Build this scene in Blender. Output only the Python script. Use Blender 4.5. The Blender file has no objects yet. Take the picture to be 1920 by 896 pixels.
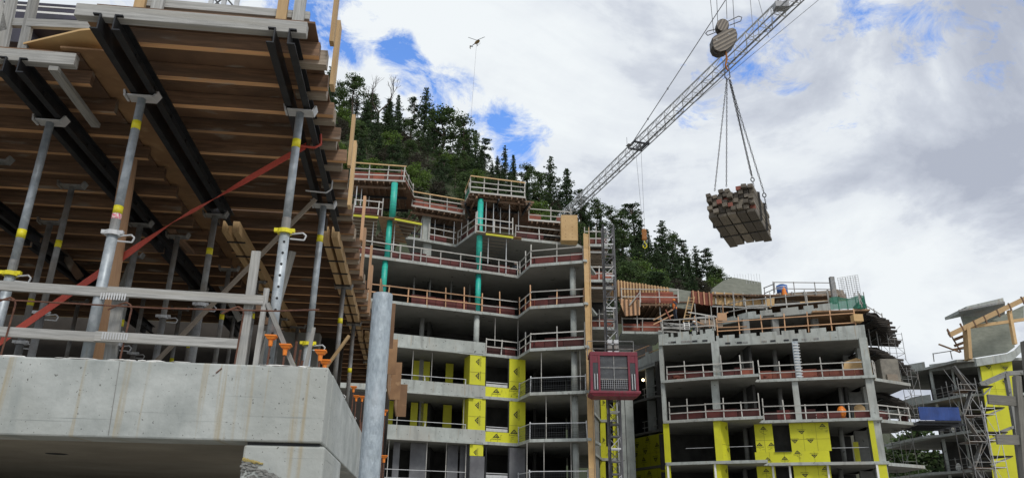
import bpy, math, random
from mathutils import Vector, Matrix
random.seed(7)
R = random.random
def ru(a, b): return a + (b - a) * R()

# ------------------------------------------------------------------ camera
FPX = 1440.0
_z = Vector((48, 3720, -1440)).normalized(); _f = Vector((0, 0, -1))
_y = (_f - _z * _f.dot(_z)).normalized(); _x = _y.cross(_z)
ROT = Matrix((_x, _y, _z))                       # camera space -> world
EYE = Vector((0, 0, 1.6))
scene = bpy.context.scene
cd = bpy.data.cameras.new('camera'); cam = bpy.data.objects.new('camera', cd)
scene.collection.objects.link(cam)
cam.matrix_world = Matrix.Translation(EYE) @ ROT.to_4x4()
cd.lens = 27; cd.sensor_width = 36; cd.clip_start = 0.1; cd.clip_end = 6000
scene.camera = cam
def ray(px, py): return ROT @ Vector(((px - 960) / FPX, (448 - py) / FPX, -1))
def atz(px, py, z): d = ray(px, py); return EYE + d * ((z - EYE.z) / d.z)
def aty(px, py, y): d = ray(px, py); return EYE + d * (y / d.y)
def proj(p):
    c = ROT.transposed() @ (Vector(p) - EYE); return 960 + FPX * c.x / -c.z, 448 - FPX * c.y / -c.z

# ------------------------------------------------------------------ sky and sun
SUN_EL, SUN_AZ = math.radians(50), math.radians(152)   # azimuth clockwise from +Y
scene.view_settings.view_transform = 'Standard'; scene.view_settings.look = 'None'
scene.view_settings.exposure = 0.35; scene.view_settings.gamma = 1.0
scene.view_settings.use_curve_mapping = False
world = bpy.data.worlds.new('World'); scene.world = world; world.use_nodes = True
wt = world.node_tree; wt.nodes.clear()
def wn(t, **k):
    n = wt.nodes.new(t)
    for a, b in k.items(): setattr(n, a, b)
    return n
def wm(op, a, b=None, c=None, clamp=False):
    n = wn('ShaderNodeMath', operation=op, use_clamp=clamp)
    for i, v in enumerate((a, b, c)):
        if v is None: continue
        if isinstance(v, (int, float)): n.inputs[i].default_value = v
        else: wt.links.new(v, n.inputs[i])
    return n.outputs[0]
BG = 0.1
out = wn('ShaderNodeOutputWorld'); bg = wn('ShaderNodeBackground'); bg.inputs[1].default_value = BG
sky = wn('ShaderNodeTexSky', sky_type='NISHITA', sun_disc=False)
sky.sun_elevation = SUN_EL; sky.sun_rotation = SUN_AZ; sky.air_density = 1.0; sky.dust_density = 0.3; sky.ozone_density = 2.0
tc = wn('ShaderNodeTexCoord'); sep = wn('ShaderNodeSeparateXYZ'); wt.links.new(tc.outputs['Generated'], sep.inputs[0])
den = wm('ADD', wm('MAXIMUM', sep.outputs[2], 0.0), 0.35)
cx = wm('DIVIDE', sep.outputs[0], den); cy = wm('DIVIDE', sep.outputs[1], den)
comb = wn('ShaderNodeCombineXYZ'); wt.links.new(cx, comb.inputs[0]); wt.links.new(cy, comb.inputs[1])
comb.inputs[2].default_value = 1.7
def wnoise(scale, detail, rough, dist=0.0):
    n = wn('ShaderNodeTexNoise'); n.inputs['Scale'].default_value = scale; n.inputs['Detail'].default_value = detail
    n.inputs['Roughness'].default_value = rough; n.inputs['Distortion'].default_value = dist
    wt.links.new(comb.outputs[0], n.inputs['Vector']); return n.outputs['Fac']
holes = [(590, 15, 70, 1.25), (635, 60, 55, .9), (745, 100, 34, 1.1), (775, 140, 32, .95), (840, 190, 50, .85), (880, 225, 36, .62), (948, 240, 44, 1.15), (970, 275, 38, 1.0), (1010, 250, 30, .5), (1320, 195, 54, 1.35),
         (1385, 105, 54, 1.35), (1435, 105, 52, 1.1), (1495, 140, 45, .68), (1290, 150, 36, .5), (1600, 45, 50, .6), (1745, 35, 70, .62), (1830, 60, 80, .5), (1870, 20, 60, .55), (1560, 215, 60, .42), (700, 250, 50, .3),
         (300, -300, 200, .8), (1500, -500, 220, .8)]
acc = None
for hx, hy, hr, hs in holes:
    d = ray(hx, hy).normalized()
    dp = wn('ShaderNodeVectorMath', operation='DOT_PRODUCT'); wt.links.new(tc.outputs['Generated'], dp.inputs[0]); dp.inputs[1].default_value = d
    ang = hr / FPX * 1.45
    # 1-cos(angle) relative to the hole's radius
    r = wm('DIVIDE', wm('SUBTRACT', 1.0, dp.outputs['Value']), ang * ang / 2)
    g = wm('MULTIPLY', wm('MAXIMUM', wm('SUBTRACT', 1.0, r), 0.0), hs)
    acc = g if acc is None else wm('MAXIMUM', acc, g)
n1 = wnoise(3.4, 9, .62, .4); n2 = wnoise(13, 11, .7, .5); n3 = wnoise(1.7, 9, .58, .9)
rag = wm('ADD', wm('MULTIPLY', wm('SUBTRACT', n2, .5), 5.0), wm('MULTIPLY', wm('SUBTRACT', n1, .5), 3.0))
blue = wm('SUBTRACT', wm('ADD', acc, rag), .50)
blue = wm('MULTIPLY', wm('MULTIPLY', blue, 1.0, clamp=True), wm('MULTIPLY', acc, 3.5, clamp=True), clamp=True)
cr = wn('ShaderNodeValToRGB'); wt.links.new(wm('ADD', wm('MULTIPLY', n3, .7), wm('MULTIPLY', n1, .3)), cr.inputs[0])
e = cr.color_ramp.elements
k = 1.0 / BG
def cc(r, g, b): return (r * k * .755, g * k * .755, b * k * .76, 1)
e[0].position = .40; e[0].color = cc(.46, .50, .59)
e[1].position = .60; e[1].color = cc(.92, .965, .985)
m = e.new(.48); m.color = cc(.66, .705, .78)
m = e.new(.52); m.color = cc(.82, .865, .91)
sb = wn('ShaderNodeMix', data_type='RGBA', blend_type='MULTIPLY'); sb.inputs['Factor'].default_value = 1
wt.links.new(sky.outputs[0], sb.inputs['A']); sb.inputs['B'].default_value = (1.25, 1.65, 2.25, 1)
mx = wn('ShaderNodeMix', data_type='RGBA')
wt.links.new(blue, mx.inputs['Factor']); wt.links.new(cr.outputs[0], mx.inputs['A']); wt.links.new(sb.outputs['Result'], mx.inputs['B'])
wt.links.new(mx.outputs['Result'], bg.inputs[0]); wt.links.new(bg.outputs[0], out.inputs[0])
sl = bpy.data.lights.new('sun', 'SUN'); sl.energy = 1.5; sl.angle = math.radians(12); sl.color = (1, .96, .9)
so = bpy.data.objects.new('sun', sl); scene.collection.objects.link(so)
sd = Vector((math.sin(SUN_AZ) * math.cos(SUN_EL), math.cos(SUN_AZ) * math.cos(SUN_EL), math.sin(SUN_EL)))
so.rotation_euler = (-sd).to_track_quat('-Z', 'Y').to_euler(); so.location = (0, 0, 80)

# ------------------------------------------------------------------ materials
def mat(name, c1, c2=None, scale=3.0, rough=.8, metal=0.0, bump=0.0, bscale=None, detail=6, stretch=(1, 1, 1), rnd=.0, coord='Object', spots=None, c3=None, tr=0, lo=.35, hi=.65):
    m = bpy.data.materials.new(name); m.use_nodes = True; t = m.node_tree; N = t.nodes; L = t.links
    b = N['Principled BSDF']; b.inputs['Roughness'].default_value = rough; b.inputs['Metallic'].default_value = metal
    c2 = c2 or tuple(v * .75 for v in c1)
    tcn = N.new('ShaderNodeTexCoord'); mp = N.new('ShaderNodeMapping'); mp.inputs['Scale'].default_value = stretch
    L.new(tcn.outputs[coord], mp.inputs[0])
    nz = N.new('ShaderNodeTexNoise'); nz.inputs['Scale'].default_value = scale; nz.inputs['Detail'].default_value = detail; nz.inputs['Roughness'].default_value = .62
    L.new(mp.outputs[0], nz.inputs['Vector'])
    rp = N.new('ShaderNodeValToRGB'); rp.color_ramp.elements[0].position = lo; rp.color_ramp.elements[1].position = hi
    rp.color_ramp.elements[0].color = (*c2, 1); rp.color_ramp.elements[1].color = (*c1, 1); L.new(nz.outputs['Fac'], rp.inputs[0])
    col = rp.outputs[0]
    if c3:                                        # big soft stains
        n2 = N.new('ShaderNodeTexNoise'); n2.inputs['Scale'].default_value = scale * .22; n2.inputs['Detail'].default_value = 5; L.new(mp.outputs[0], n2.inputs['Vector'])
        r2 = N.new('ShaderNodeMapRange'); r2.inputs[1].default_value = .48; r2.inputs[2].default_value = .68; L.new(n2.outputs['Fac'], r2.inputs[0])
        x = N.new('ShaderNodeMix'); x.data_type = 'RGBA'; L.new(r2.outputs[0], x.inputs['Factor']); L.new(col, x.inputs['A']); x.inputs['B'].default_value = (*c3, 1); col = x.outputs['Result']
    if spots:                                     # small dark pores
        vo = N.new('ShaderNodeTexNoise'); vo.inputs['Scale'].default_value = spots[0]; vo.inputs['Detail'].default_value = 2; L.new(tcn.outputs[coord], vo.inputs['Vector'])
        r3 = N.new('ShaderNodeMapRange'); r3.inputs[1].default_value = spots[1]; r3.inputs[2].default_value = spots[1] + .03; L.new(vo.outputs['Fac'], r3.inputs[0])
        x = N.new('ShaderNodeMix'); x.data_type = 'RGBA'; x.blend_type = 'MULTIPLY'; L.new(r3.outputs[0], x.inputs['Factor']); L.new(col, x.inputs['A']); x.inputs['B'].default_value = (.35, .34, .32, 1); col = x.outputs['Result']
    if rnd:
        at = N.new('ShaderNodeAttribute'); at.attribute_name = 'rnd'
        mr = N.new('ShaderNodeMapRange'); mr.inputs[3].default_value = 1 - rnd; mr.inputs[4].default_value = 1 + rnd * .6; L.new(at.outputs['Fac'], mr.inputs[0])
        x = N.new('ShaderNodeMix'); x.data_type = 'RGBA'; x.blend_type = 'MULTIPLY'; x.inputs['Factor'].default_value = 1; L.new(col, x.inputs['A']); L.new(mr.outputs[0], x.inputs['B']); col = x.outputs['Result']
    L.new(col, b.inputs['Base Color'])
    if tr:
        b.inputs['Alpha'].default_value = 1 - tr
    if bump:
        nb = N.new('ShaderNodeTexNoise'); nb.inputs['Scale'].default_value = bscale or scale * 4; nb.inputs['Detail'].default_value = 6; L.new(mp.outputs[0], nb.inputs['Vector'])
        bn = N.new('ShaderNodeBump'); bn.inputs['Strength'].default_value = bump; bn.inputs['Distance'].default_value = .02; L.new(nb.outputs['Fac'], bn.inputs['Height']); L.new(bn.outputs[0], b.inputs['Normal'])
    return m
M = {}
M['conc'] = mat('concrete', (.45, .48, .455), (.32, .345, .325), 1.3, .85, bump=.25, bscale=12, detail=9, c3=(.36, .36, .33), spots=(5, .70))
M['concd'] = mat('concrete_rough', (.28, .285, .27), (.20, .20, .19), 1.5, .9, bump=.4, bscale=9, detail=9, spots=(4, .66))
M['conci'] = mat('concrete_soffit_shaded', (.25, .243, .222), (.17, .165, .15), .55, .9, detail=8, c3=(.22, .21, .19), spots=(2, .70))  # darker copy of the concrete; slab undersides get their shade from this colour
M['interior'] = mat('shade_dark_partition', (.06, .058, .055), (.03, .03, .028), 1.2, .9)  # near-black stands in for the darkness of deep rooms and recesses
M['green_conc'] = mat('damp_concrete', (.27, .285, .24), (.20, .215, .18), 1.6, .9, detail=9, stretch=(1, 1, 3), bump=.3)
M['woodg'] = mat('grey_old_timber', (.24, .23, .205), (.14, .135, .12), 2.2, .9, coord='UV', stretch=(1.2, 22, 1), bump=.3, rnd=.2, detail=9)
M['mast'] = mat('dark_mast_steel', (.13, .13, .135), (.08, .08, .085), 2, .5)
M['deckd'] = mat('shade_dark_timber', (.050, .042, .035), (.028, .024, .02), 2, .85, rnd=.5)  # near-black so undersides and back walls read shaded; shade is in the colour
M['wood'] = mat('weathered_timber', (.43, .43, .415), (.25, .25, .24), 2.2, .85, coord='UV', stretch=(1.2, 22, 1), bump=.3, rnd=.3, detail=9, c3=(.33, .32, .29))
M['woodw'] = mat('pale_rail_timber', (.56, .545, .51), (.38, .37, .34), 2, .8, coord='UV', stretch=(1, 10, 1), rnd=.3)
M['woodn'] = mat('fresh_timber', (.62, .43, .22), (.48, .31, .15), 2.2, .75, coord='UV', stretch=(1, 12, 1), rnd=.25, bump=.15)
M['woodo'] = mat('orange_timber', (.60, .36, .20), (.48, .28, .16), 2.2, .8, coord='UV', stretch=(1, 10, 1), rnd=.35)
M['joist'] = mat('joist_timber', (.27, .16, .095), (.13, .08, .05), 2.0, .8, coord='UV', stretch=(1.2, 14, 1), rnd=.4, bump=.2, detail=9, c3=(.12, .08, .055))
M['jbot'] = mat('joist_underside_lit', (.72, .40, .19), (.46, .26, .13), 1.4, .8, coord='UV', stretch=(.6, 12, 1), rnd=.45, detail=8, c3=(.22, .14, .09))  # brighter copy of the joist timber; ground light painted onto the bottom faces
M['jend'] = mat('grey_joist_timber', (.40, .34, .27), (.27, .22, .17), 2.5, .85, coord='UV', stretch=(1.2, 16, 1), rnd=.3, bump=.25)
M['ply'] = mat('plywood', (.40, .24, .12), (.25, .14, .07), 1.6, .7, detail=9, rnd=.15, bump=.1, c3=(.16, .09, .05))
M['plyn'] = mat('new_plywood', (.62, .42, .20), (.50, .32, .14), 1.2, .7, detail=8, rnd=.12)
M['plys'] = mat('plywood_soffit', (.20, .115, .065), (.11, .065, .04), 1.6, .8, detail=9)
M['black'] = mat('black_steel', (.030, .032, .036), (.016, .017, .02), 6, .45, metal=.3, bump=.1)
M['galv'] = mat('galvanised_steel', (.46, .50, .53), (.30, .34, .37), 9, .5, metal=.35, detail=4, rnd=.1, lo=.4, hi=.6)
M['galvp'] = mat('galvanised_pole', (.40, .46, .50), (.30, .35, .39), 75, .5, metal=.35, detail=7, stretch=(1, 1, .35), lo=.40, hi=.56, bump=.5, bscale=40, c3=(.46, .51, .55))
M['galvd'] = mat('shade_dark_steel_tube', (.30, .31, .31), (.17, .17, .17), 7, .6, metal=.3, detail=6, c3=(.24, .21, .18))
M['zinc'] = mat('zinc_rail', (.62, .63, .64), (.48, .49, .5), 4, .5, metal=.2)
M['steelw'] = mat('white_crane_paint', (.62, .64, .66), (.46, .47, .48), 1.2, .5, rnd=.15)
M['steelg'] = mat('grey_crane_steel', (.34, .35, .37), (.24, .245, .26), 1.5, .5)
M['stk'] = mat('yellow_sticker', (.80, .70, .02), (.70, .62, .02), 20, .5)
M['stkp'] = mat('pink_sticker', (.70, .15, .22), (.75, .65, .6), 60, .5, lo=.48, hi=.52)
M['red'] = mat('red_webbing', (.52, .085, .055), (.42, .06, .04), 60, .7, coord='UV', stretch=(1, 3, 1))
M['rust'] = mat('rusty_rebar', (.17, .075, .045), (.09, .04, .028), 30, .85, bump=.3)
M['cap'] = mat('orange_plastic', (.85, .25, .02), (.75, .2, .02), 8, .45)
M['redp'] = mat('dark_red_board', (.13, .028, .024), (.07, .016, .014), .9, .75, rnd=.6, detail=6)
M['redl'] = mat('orange_red_board', (.30, .088, .052), (.20, .055, .036), .9, .75, rnd=.4)
M['teal'] = mat('teal_wrap', (.03, .50, .36), (.02, .36, .30), 1.3, .45, stretch=(1, 1, 8), rnd=.1, bump=.5, bscale=3)
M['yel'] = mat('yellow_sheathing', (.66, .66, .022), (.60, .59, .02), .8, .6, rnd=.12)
M['yeli'] = mat('yellow_sheathing_side_shaded', (.55, .53, .03), (.46, .44, .03), .8, .7, rnd=.1)
M['ink'] = mat('black_print', (.03, .03, .015), (.02, .02, .01), 5, .6)
M['greym'] = mat('grey_membrane', (.16, .165, .175), (.10, .10, .11), 1.1, .6)
M['net'] = mat('green_netting', (.02, .20, .12), (.015, .12, .08), 2, .7, tr=.15)
M['tarp'] = mat('blue_tarpaulin', (.022, .065, .26), (.015, .04, .16), 1.0, .5, bump=.4, bscale=3)
M['cage'] = mat('red_cage_paint', (.20, .022, .040), (.14, .016, .03), 2, .45)
M['cageb'] = mat('dark_cage_panel', (.05, .055, .06), (.035, .037, .04), 3, .4)
M['block'] = mat('hook_block_dark', (.060, .05, .042), (.045, .038, .03), 6, .5, metal=.3)
M['blocks'] = mat('hook_block_stripe', (.20, .165, .12), (.15, .12, .09), 6, .5)
M['chain'] = mat('chain_steel', (.12, .12, .12), (.07, .07, .07), 10, .5, metal=.6)
M['hook'] = mat('orange_hook', (.40, .15, .02), (.28, .10, .02), 6, .6)
M['bundle'] = mat('bundle_timber', (.22, .19, .145), (.11, .095, .075), 2.4, .85, coord='UV', stretch=(1.5, 14, 1), rnd=.6, bump=.35, detail=9, c3=(.15, .13, .11))
M['bred'] = mat('red_end_paint', (.30, .10, .07), (.20, .07, .05), 12, .8)
M['strapk'] = mat('dark_strap', (.035, .033, .03), (.03, .03, .03), 9, .7)
M['heli'] = mat('helicopter_paint', (.30, .19, .05), (.24, .15, .04), .6, .4)
M['helid'] = mat('helicopter_dark', (.03, .028, .03), (.02, .02, .02), 2, .4)
M['ground'] = mat('gravel_ground', (.33, .31, .275), (.24, .225, .195), 1.3, .95, detail=10, bump=.6)
M['hill'] = mat('forest_floor', (.05, .065, .028), (.028, .036, .017), .08, .95, detail=10, c3=(.045, .04, .025), bump=.5)
M['bark'] = mat('bark', (.11, .085, .065), (.06, .048, .038), 2, .95, stretch=(1, 1, .3))
M['leafd'] = mat('conifer_needles', (.066, .11, .042), (.033, .060, .025), .5, .8, rnd=.6)
M['leafm'] = mat('pine_needles', (.10, .155, .048), (.05, .086, .031), .5, .8, rnd=.6)
M['leafl'] = mat('broadleaf_leaves', (.16, .25, .045), (.085, .145, .032), .6, .75, rnd=.6)
M['leafb'] = mat('scrub_leaves', (.075, .07, .045), (.045, .042, .03), .6, .85, rnd=.5)
M['skin'] = mat('skin', (.50, .30, .22), (.42, .25, .18), 8, .6)
M['vesto'] = mat('orange_vest', (.90, .25, .04), (.8, .2, .03), 5, .6)
M['vesty'] = mat('lime_vest', (.55, .85, .05), (.45, .75, .04), 5, .6)
M['cloth'] = mat('dark_work_clothes', (.045, .055, .08), (.03, .035, .05), 5, .9)
M['white'] = mat('white_plastic', (.78, .78, .76), (.7, .7, .68), 5, .4)
M['bluet'] = mat('blue_plastic', (.02, .12, .42), (.015, .09, .33), 3, .45)
M['pack'] = mat('packed_boards', (.26, .24, .20), (.16, .15, .13), 2, .85)
M['boards'] = mat('dark_navy_board', (.05, .045, .075), (.03, .03, .04), 3, .5)
M['foam'] = mat('yellow_foam', (.42, .33, .12), (.34, .27, .1), 9, .9, bump=.4)
lamp = bpy.data.materials.new('lit_bulb'); lamp.use_nodes = True
lamp.node_tree.nodes['Principled BSDF'].inputs['Emission Color'].default_value = (1, .75, .4, 1)
lamp.node_tree.nodes['Principled BSDF'].inputs['Emission Strength'].default_value = 6
M['bulb'] = lamp

for _k in ('leafd', 'leafm', 'leafl', 'leafb'):                   # thin leaves let some light through
    _t = M[_k].node_tree; _N = _t.nodes; _b = _N['Principled BSDF']; _tr = _N.new('ShaderNodeBsdfTranslucent'); _mx = _N.new('ShaderNodeMixShader'); _mx.inputs[0].default_value = .42
    _t.links.new(_b.inputs['Base Color'].links[0].from_socket, _tr.inputs[0]); _t.links.new(_b.outputs[0], _mx.inputs[1]); _t.links.new(_tr.outputs[0], _mx.inputs[2]); _t.links.new(_mx.outputs[0], _N['Material Output'].inputs[0])
def streaks(m, sc, lo, hi, colr, amt, coord='Object'):
    t = m.node_tree; N = t.nodes; L = t.links; b = N['Principled BSDF']; src = b.inputs['Base Color'].links[0].from_socket
    tcn = N.new('ShaderNodeTexCoord'); mp = N.new('ShaderNodeMapping'); mp.inputs['Scale'].default_value = sc; L.new(tcn.outputs[coord], mp.inputs[0])
    nz = N.new('ShaderNodeTexNoise'); nz.inputs['Scale'].default_value = 1; nz.inputs['Detail'].default_value = 6; L.new(mp.outputs[0], nz.inputs['Vector'])
    r = N.new('ShaderNodeMapRange'); r.inputs[1].default_value = lo; r.inputs[2].default_value = hi; r.inputs[4].default_value = amt; L.new(nz.outputs['Fac'], r.inputs[0])
    x = N.new('ShaderNodeMix'); x.data_type = 'RGBA'; L.new(r.outputs[0], x.inputs['Factor']); L.new(src, x.inputs['A']); x.inputs['B'].default_value = (*colr, 1); L.new(x.outputs['Result'], b.inputs['Base Color'])
streaks(M['conc'], (3.5, 3.5, .5), .52, .68, (.24, .25, .235), .7); streaks(M['conc'], (6, 6, .4), .62, .7, (.33, .27, .19), .6)
streaks(M['yel'], (1.2, 1.2, .35), .55, .75, (.50, .49, .05), .6); streaks(M['yel'], (9, 9, 6), .66, .72, (.35, .34, .06), .6)
streaks(M['joist'], (1.2, 7, 1), .60, .68, (.30, .27, .23), .75, 'UV'); streaks(M['plys'], (2.5, 6, 1), .60, .70, (.28, .25, .21), .7); streaks(M['jbot'], (1.5, 6, 1), .60, .68, (.42, .37, .30), .8, 'UV')
streaks(M['ply'], (4, 4, 4), .58, .70, (.50, .33, .18), .6); streaks(M['cage'], (5, 5, 1.2), .55, .7, (.11, .05, .045), .7); streaks(M['teal'], (2, 2, 5), .55, .68, (.04, .32, .36), .8)
streaks(M['galvd'], (9, 9, 3), .55, .68, (.36, .34, .30), .7); streaks(M['galv'], (12, 12, 2.5), .60, .72, (.30, .27, .22), .6); streaks(M['galvp'], (14, 14, 1.5), .58, .74, (.26, .28, .29), .5)
M['seam'] = mat('panel_seam', (.30, .29, .03), (.24, .23, .02), 5, .7)
# foreground concrete: mottled, pores, rust and lime streaks, casting joints
def fore_concrete():
    m = mat('cast_concrete', (.47, .495, .48), (.31, .335, .325), 2.4, .85, detail=12, c3=(.385, .40, .375), spots=(42, .69), bump=.35, bscale=14)
    t = m.node_tree; N = t.nodes; L = t.links; b = N['Principled BSDF']; src = b.inputs['Base Color'].links[0].from_socket
    tcn = N.new('ShaderNodeTexCoord')
    def layer(src, scale3, s, lo, hi, colr, seed):
        mp = N.new('ShaderNodeMapping'); mp.inputs['Scale'].default_value = scale3; mp.inputs['Location'].default_value = (seed, seed * .7, seed * 1.3); L.new(tcn.outputs['Object'], mp.inputs[0])
        nz = N.new('ShaderNodeTexNoise'); nz.inputs['Scale'].default_value = s; nz.inputs['Detail'].default_value = 5; L.new(mp.outputs[0], nz.inputs['Vector'])
        r = N.new('ShaderNodeMapRange'); r.inputs[1].default_value = lo; r.inputs[2].default_value = hi; r.inputs[4].default_value = .9; L.new(nz.outputs['Fac'], r.inputs[0])
        x = N.new('ShaderNodeMix'); x.data_type = 'RGBA'; L.new(r.outputs[0], x.inputs['Factor']); L.new(src, x.inputs['A']); x.inputs['B'].default_value = (*colr, 1); return x.outputs['Result']
    src = layer(src, (11, .3, .35), 1.0,   .60, .70, (.36, .32, .23), 3.1)      # ochre runs
    src = layer(src, (3, .3, .5), 1.3, .56, .72, (.25, .28, .275), 9.4)       # damp runs
    src = layer(src, (.6, .6, 22), 1.0, .66, .74, (.23, .25, .24), 5.5)       # casting lines
    L.new(src, b.inputs['Base Color']); return m
M['fore'] = fore_concrete()
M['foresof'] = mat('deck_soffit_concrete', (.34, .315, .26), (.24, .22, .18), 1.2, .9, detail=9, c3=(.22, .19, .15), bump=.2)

# ------------------------------------------------------------------ mesh tools
COL = scene.collection
ORG = {}
def tag(o, label=None, cat=None, group=None, kind=None):
    if label: o['label'] = label
    if cat: o['category'] = cat
    if group: o['group'] = group
    if kind: o['kind'] = kind
    return o
def thing(name, label, cat, loc=(0, 0, 0), group=None):
    o = bpy.data.objects.new(name, None); COL.objects.link(o); o.location = loc; o.empty_display_size = .2
    ORG[o] = Vector(loc); return tag(o, label, cat, group)
class MB:
    def __init__(s, F=None): s.v = []; s.f = []; s.uv = []; s.r = []; s.mi = []; s.F = F; s.m = 0; s.bot = None
    def T(s, p): return s.F(p) if s.F else Vector(p)
    def face(s, idx, uvs, r): s.f.append(idx); s.uv.append(uvs); s.r.append(r); s.mi.append(s.m)
    def hexa(s, P, r=None, L=1, W=1, H=1):
        # P: 8 points; 0-3 start ring, 4-7 end ring
        r = R() if r is None else r; b = len(s.v); s.v += [s.T(p) for p in P]; o = R() * 9; q = R() * 9
        for a in range(4):
            c = (a + 1) % 4; w = W if a % 2 == 0 else H
            s.face((b + a, b + c, b + c + 4, b + a + 4), ((o, q), (o, q + w), (o + L, q + w), (o + L, q)), r)
        s.face((b + 3, b + 2, b + 1, b), ((o, q), (o + H * .2, q), (o + H * .2, q + W), (o, q + W)), r)
        s.face((b + 4, b + 5, b + 6, b + 7), ((o, q), (o + H * .2, q), (o + H * .2, q + W), (o, q + W)), r)
    def beam(s, p0, p1, w, h, up=(0, 0, 1), r=None, roll=0):
        p0 = Vector(p0); p1 = Vector(p1); d = p1 - p0; L = d.length
        if L < 1e-6: return
        d /= L; up = Vector(up)
        if abs(d.dot(up)) > .98: up = Vector((0, 1, 0)) if abs(d.y) < .9 else Vector((1, 0, 0))
        sd_ = d.cross(up).normalized(); u = sd_.cross(d).normalized()
        if roll: q = Matrix.Rotation(roll, 3, d); sd_ = q @ sd_; u = q @ u
        a = sd_ * w / 2; b = u * h / 2
        s.hexa([p0 - a - b, p0 + a - b, p0 + a + b, p0 - a + b, p1 - a - b, p1 + a - b, p1 + a + b, p1 - a + b], r, L, w, h)
    def box(s, x0, x1, y0, y1, z0, z1, r=None):
        X, Y, Z = abs(x1 - x0), abs(y1 - y0), abs(z1 - z0)
        c = [(x0, y0, z0), (x1, y0, z0), (x1, y1, z0), (x0, y1, z0), (x0, y0, z1), (x1, y0, z1), (x1, y1, z1), (x0, y1, z1)]
        if X >= Y and X >= Z: o = [0, 3, 7, 4, 1, 2, 6, 5]; L, W, H = X, Y, Z
        elif Y >= Z: o = [0, 4, 5, 1, 3, 7, 6, 2]; L, W, H = Y, Z, X
        else: o = list(range(8)); L, W, H = Z, X, Y
        s.hexa([c[i] for i in o], r, L, W, H)
    def prism(s, poly, z0, z1, r=None):
        r = R() if r is None else r; n = len(poly); b = len(s.v)
        ar = sum(poly[i][0] * poly[(i + 1) % n][1] - poly[(i + 1) % n][0] * poly[i][1] for i in range(n))
        if ar < 0: poly = poly[::-1]
        s.v += [s.T((p[0], p[1], z0)) for p in poly] + [s.T((p[0], p[1], z1)) for p in poly]
        k0 = s.m; s.m = s.bot if s.bot is not None else k0
        s.face(tuple(range(b + n - 1, b - 1, -1)), tuple((poly[i][0], poly[i][1]) for i in range(n - 1, -1, -1)), r); s.m = k0
        s.face(tuple(range(b + n, b + 2 * n)), tuple((p[0], p[1]) for p in poly), r)
        for i in range(n):
            j = (i + 1) % n; L = math.dist(poly[i][:2], poly[j][:2])
            s.face((b + i, b + j, b + n + j, b + n + i), ((0, z0), (L, z0), (L, z1), (0, z1)), r)
    def wallstrip(s, prof, P0, P1, th, r=None):
        # prof: closed polygon in (t along, z); extruded inwards by th
        P0 = Vector((P0[0], P0[1], 0)); P1 = Vector((P1[0], P1[1], 0)); d = (P1 - P0).normalized(); nrm = Vector((-d.y, d.x, 0))
        r = R() if r is None else r; n = len(prof); b = len(s.v)
        for off in (0, th):
            for (t, z) in prof: s.v.append(s.T(P0 + d * t + nrm * off + Vector((0, 0, z))))
        s.face(tuple(range(b, b + n)), tuple(prof), r); s.face(tuple(range(b + 2 * n - 1, b + n - 1, -1)), tuple(prof[::-1]), r)
        for i in range(n):
            j = (i + 1) % n; s.face((b + j, b + i, b + n + i, b + n + j), ((0, 0), (1, 0), (1, th), (0, th)), r)
    def tube(s, p0, p1, r0, r1=None, n=8, cap=True, r=None):
        p0 = Vector(p0); p1 = Vector(p1); r1 = r0 if r1 is None else r1; d = p1 - p0; L = d.length
        if L < 1e-6: return
        d /= L; a = d.orthogonal().normalized(); c = d.cross(a); r = R() if r is None else r; b = len(s.v)
        for P, q in ((p0, r0), (p1, r1)):
            for i in range(n): t = 2 * math.pi * i / n; s.v.append(s.T(P + a * math.cos(t) * q + c * math.sin(t) * q))
        for i in range(n):
            j = (i + 1) % n; s.face((b + i, b + j, b + n + j, b + n + i), ((0, i / n), (0, (i + 1) / n), (L, (i + 1) / n), (L, i / n)), r)
        if cap: s.face(tuple(range(b + n - 1, b - 1, -1)), ((0, 0),) * n, r); s.face(tuple(range(b + n, b + 2 * n)), ((0, 0),) * n, r)
    def path(s, pts, rad, n=6, r=None):
        for a, b in zip(pts, pts[1:]): s.tube(a, b, rad, None, n, True, r)
    def blob(s, c, rx, ry, rz, nu=10, nv=7, jit=0, r=None):
        r = R() if r is None else r; b = len(s.v); c = Vector(c)
        for i in range(nv + 1):
            ph = math.pi * i / nv
            for j in range(nu):
                th = 2 * math.pi * j / nu; k = 1 + ru(-jit, jit)
                s.v.append(s.T(c + Vector((rx * math.sin(ph) * math.cos(th) * k, ry * math.sin(ph) * math.sin(th) * k, rz * math.cos(ph) * k))))
        for i in range(nv):
            for j in range(nu):
                k = (j + 1) % nu; s.face((b + i * nu + j, b + (i + 1) * nu + j, b + (i + 1) * nu + k, b + i * nu + k), ((0, 0),) * 4, r)
    def build(s, name, m, parent=None, loc=None):
        me = bpy.data.meshes.new(name); o0 = ORG[parent] if parent else Vector(loc or (0, 0, 0))
        me.from_pydata([tuple(v - o0) for v in s.v], [], s.f)
        ms = m if isinstance(m, (list, tuple)) else [m]
        for q in ms: me.materials.append(M[q] if isinstance(q, str) else q)
        uvl = me.uv_layers.new(name='UVMap'); fl = [c for f in s.uv for u in f for c in u]; uvl.data.foreach_set('uv', fl)
        at = me.attributes.new('rnd', 'FLOAT', 'FACE'); at.data.foreach_set('value', s.r)
        me.polygons.foreach_set('material_index', s.mi)
        me.update()
        o = bpy.data.objects.new(name, me); COL.objects.link(o); ORG[o] = Vector(o0)
        if parent: o.parent = parent
        else: o.location = o0
        return o
def smooth(o):
    o.data.polygons.foreach_set('use_smooth', [True] * len(o.data.polygons)); return o
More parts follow.
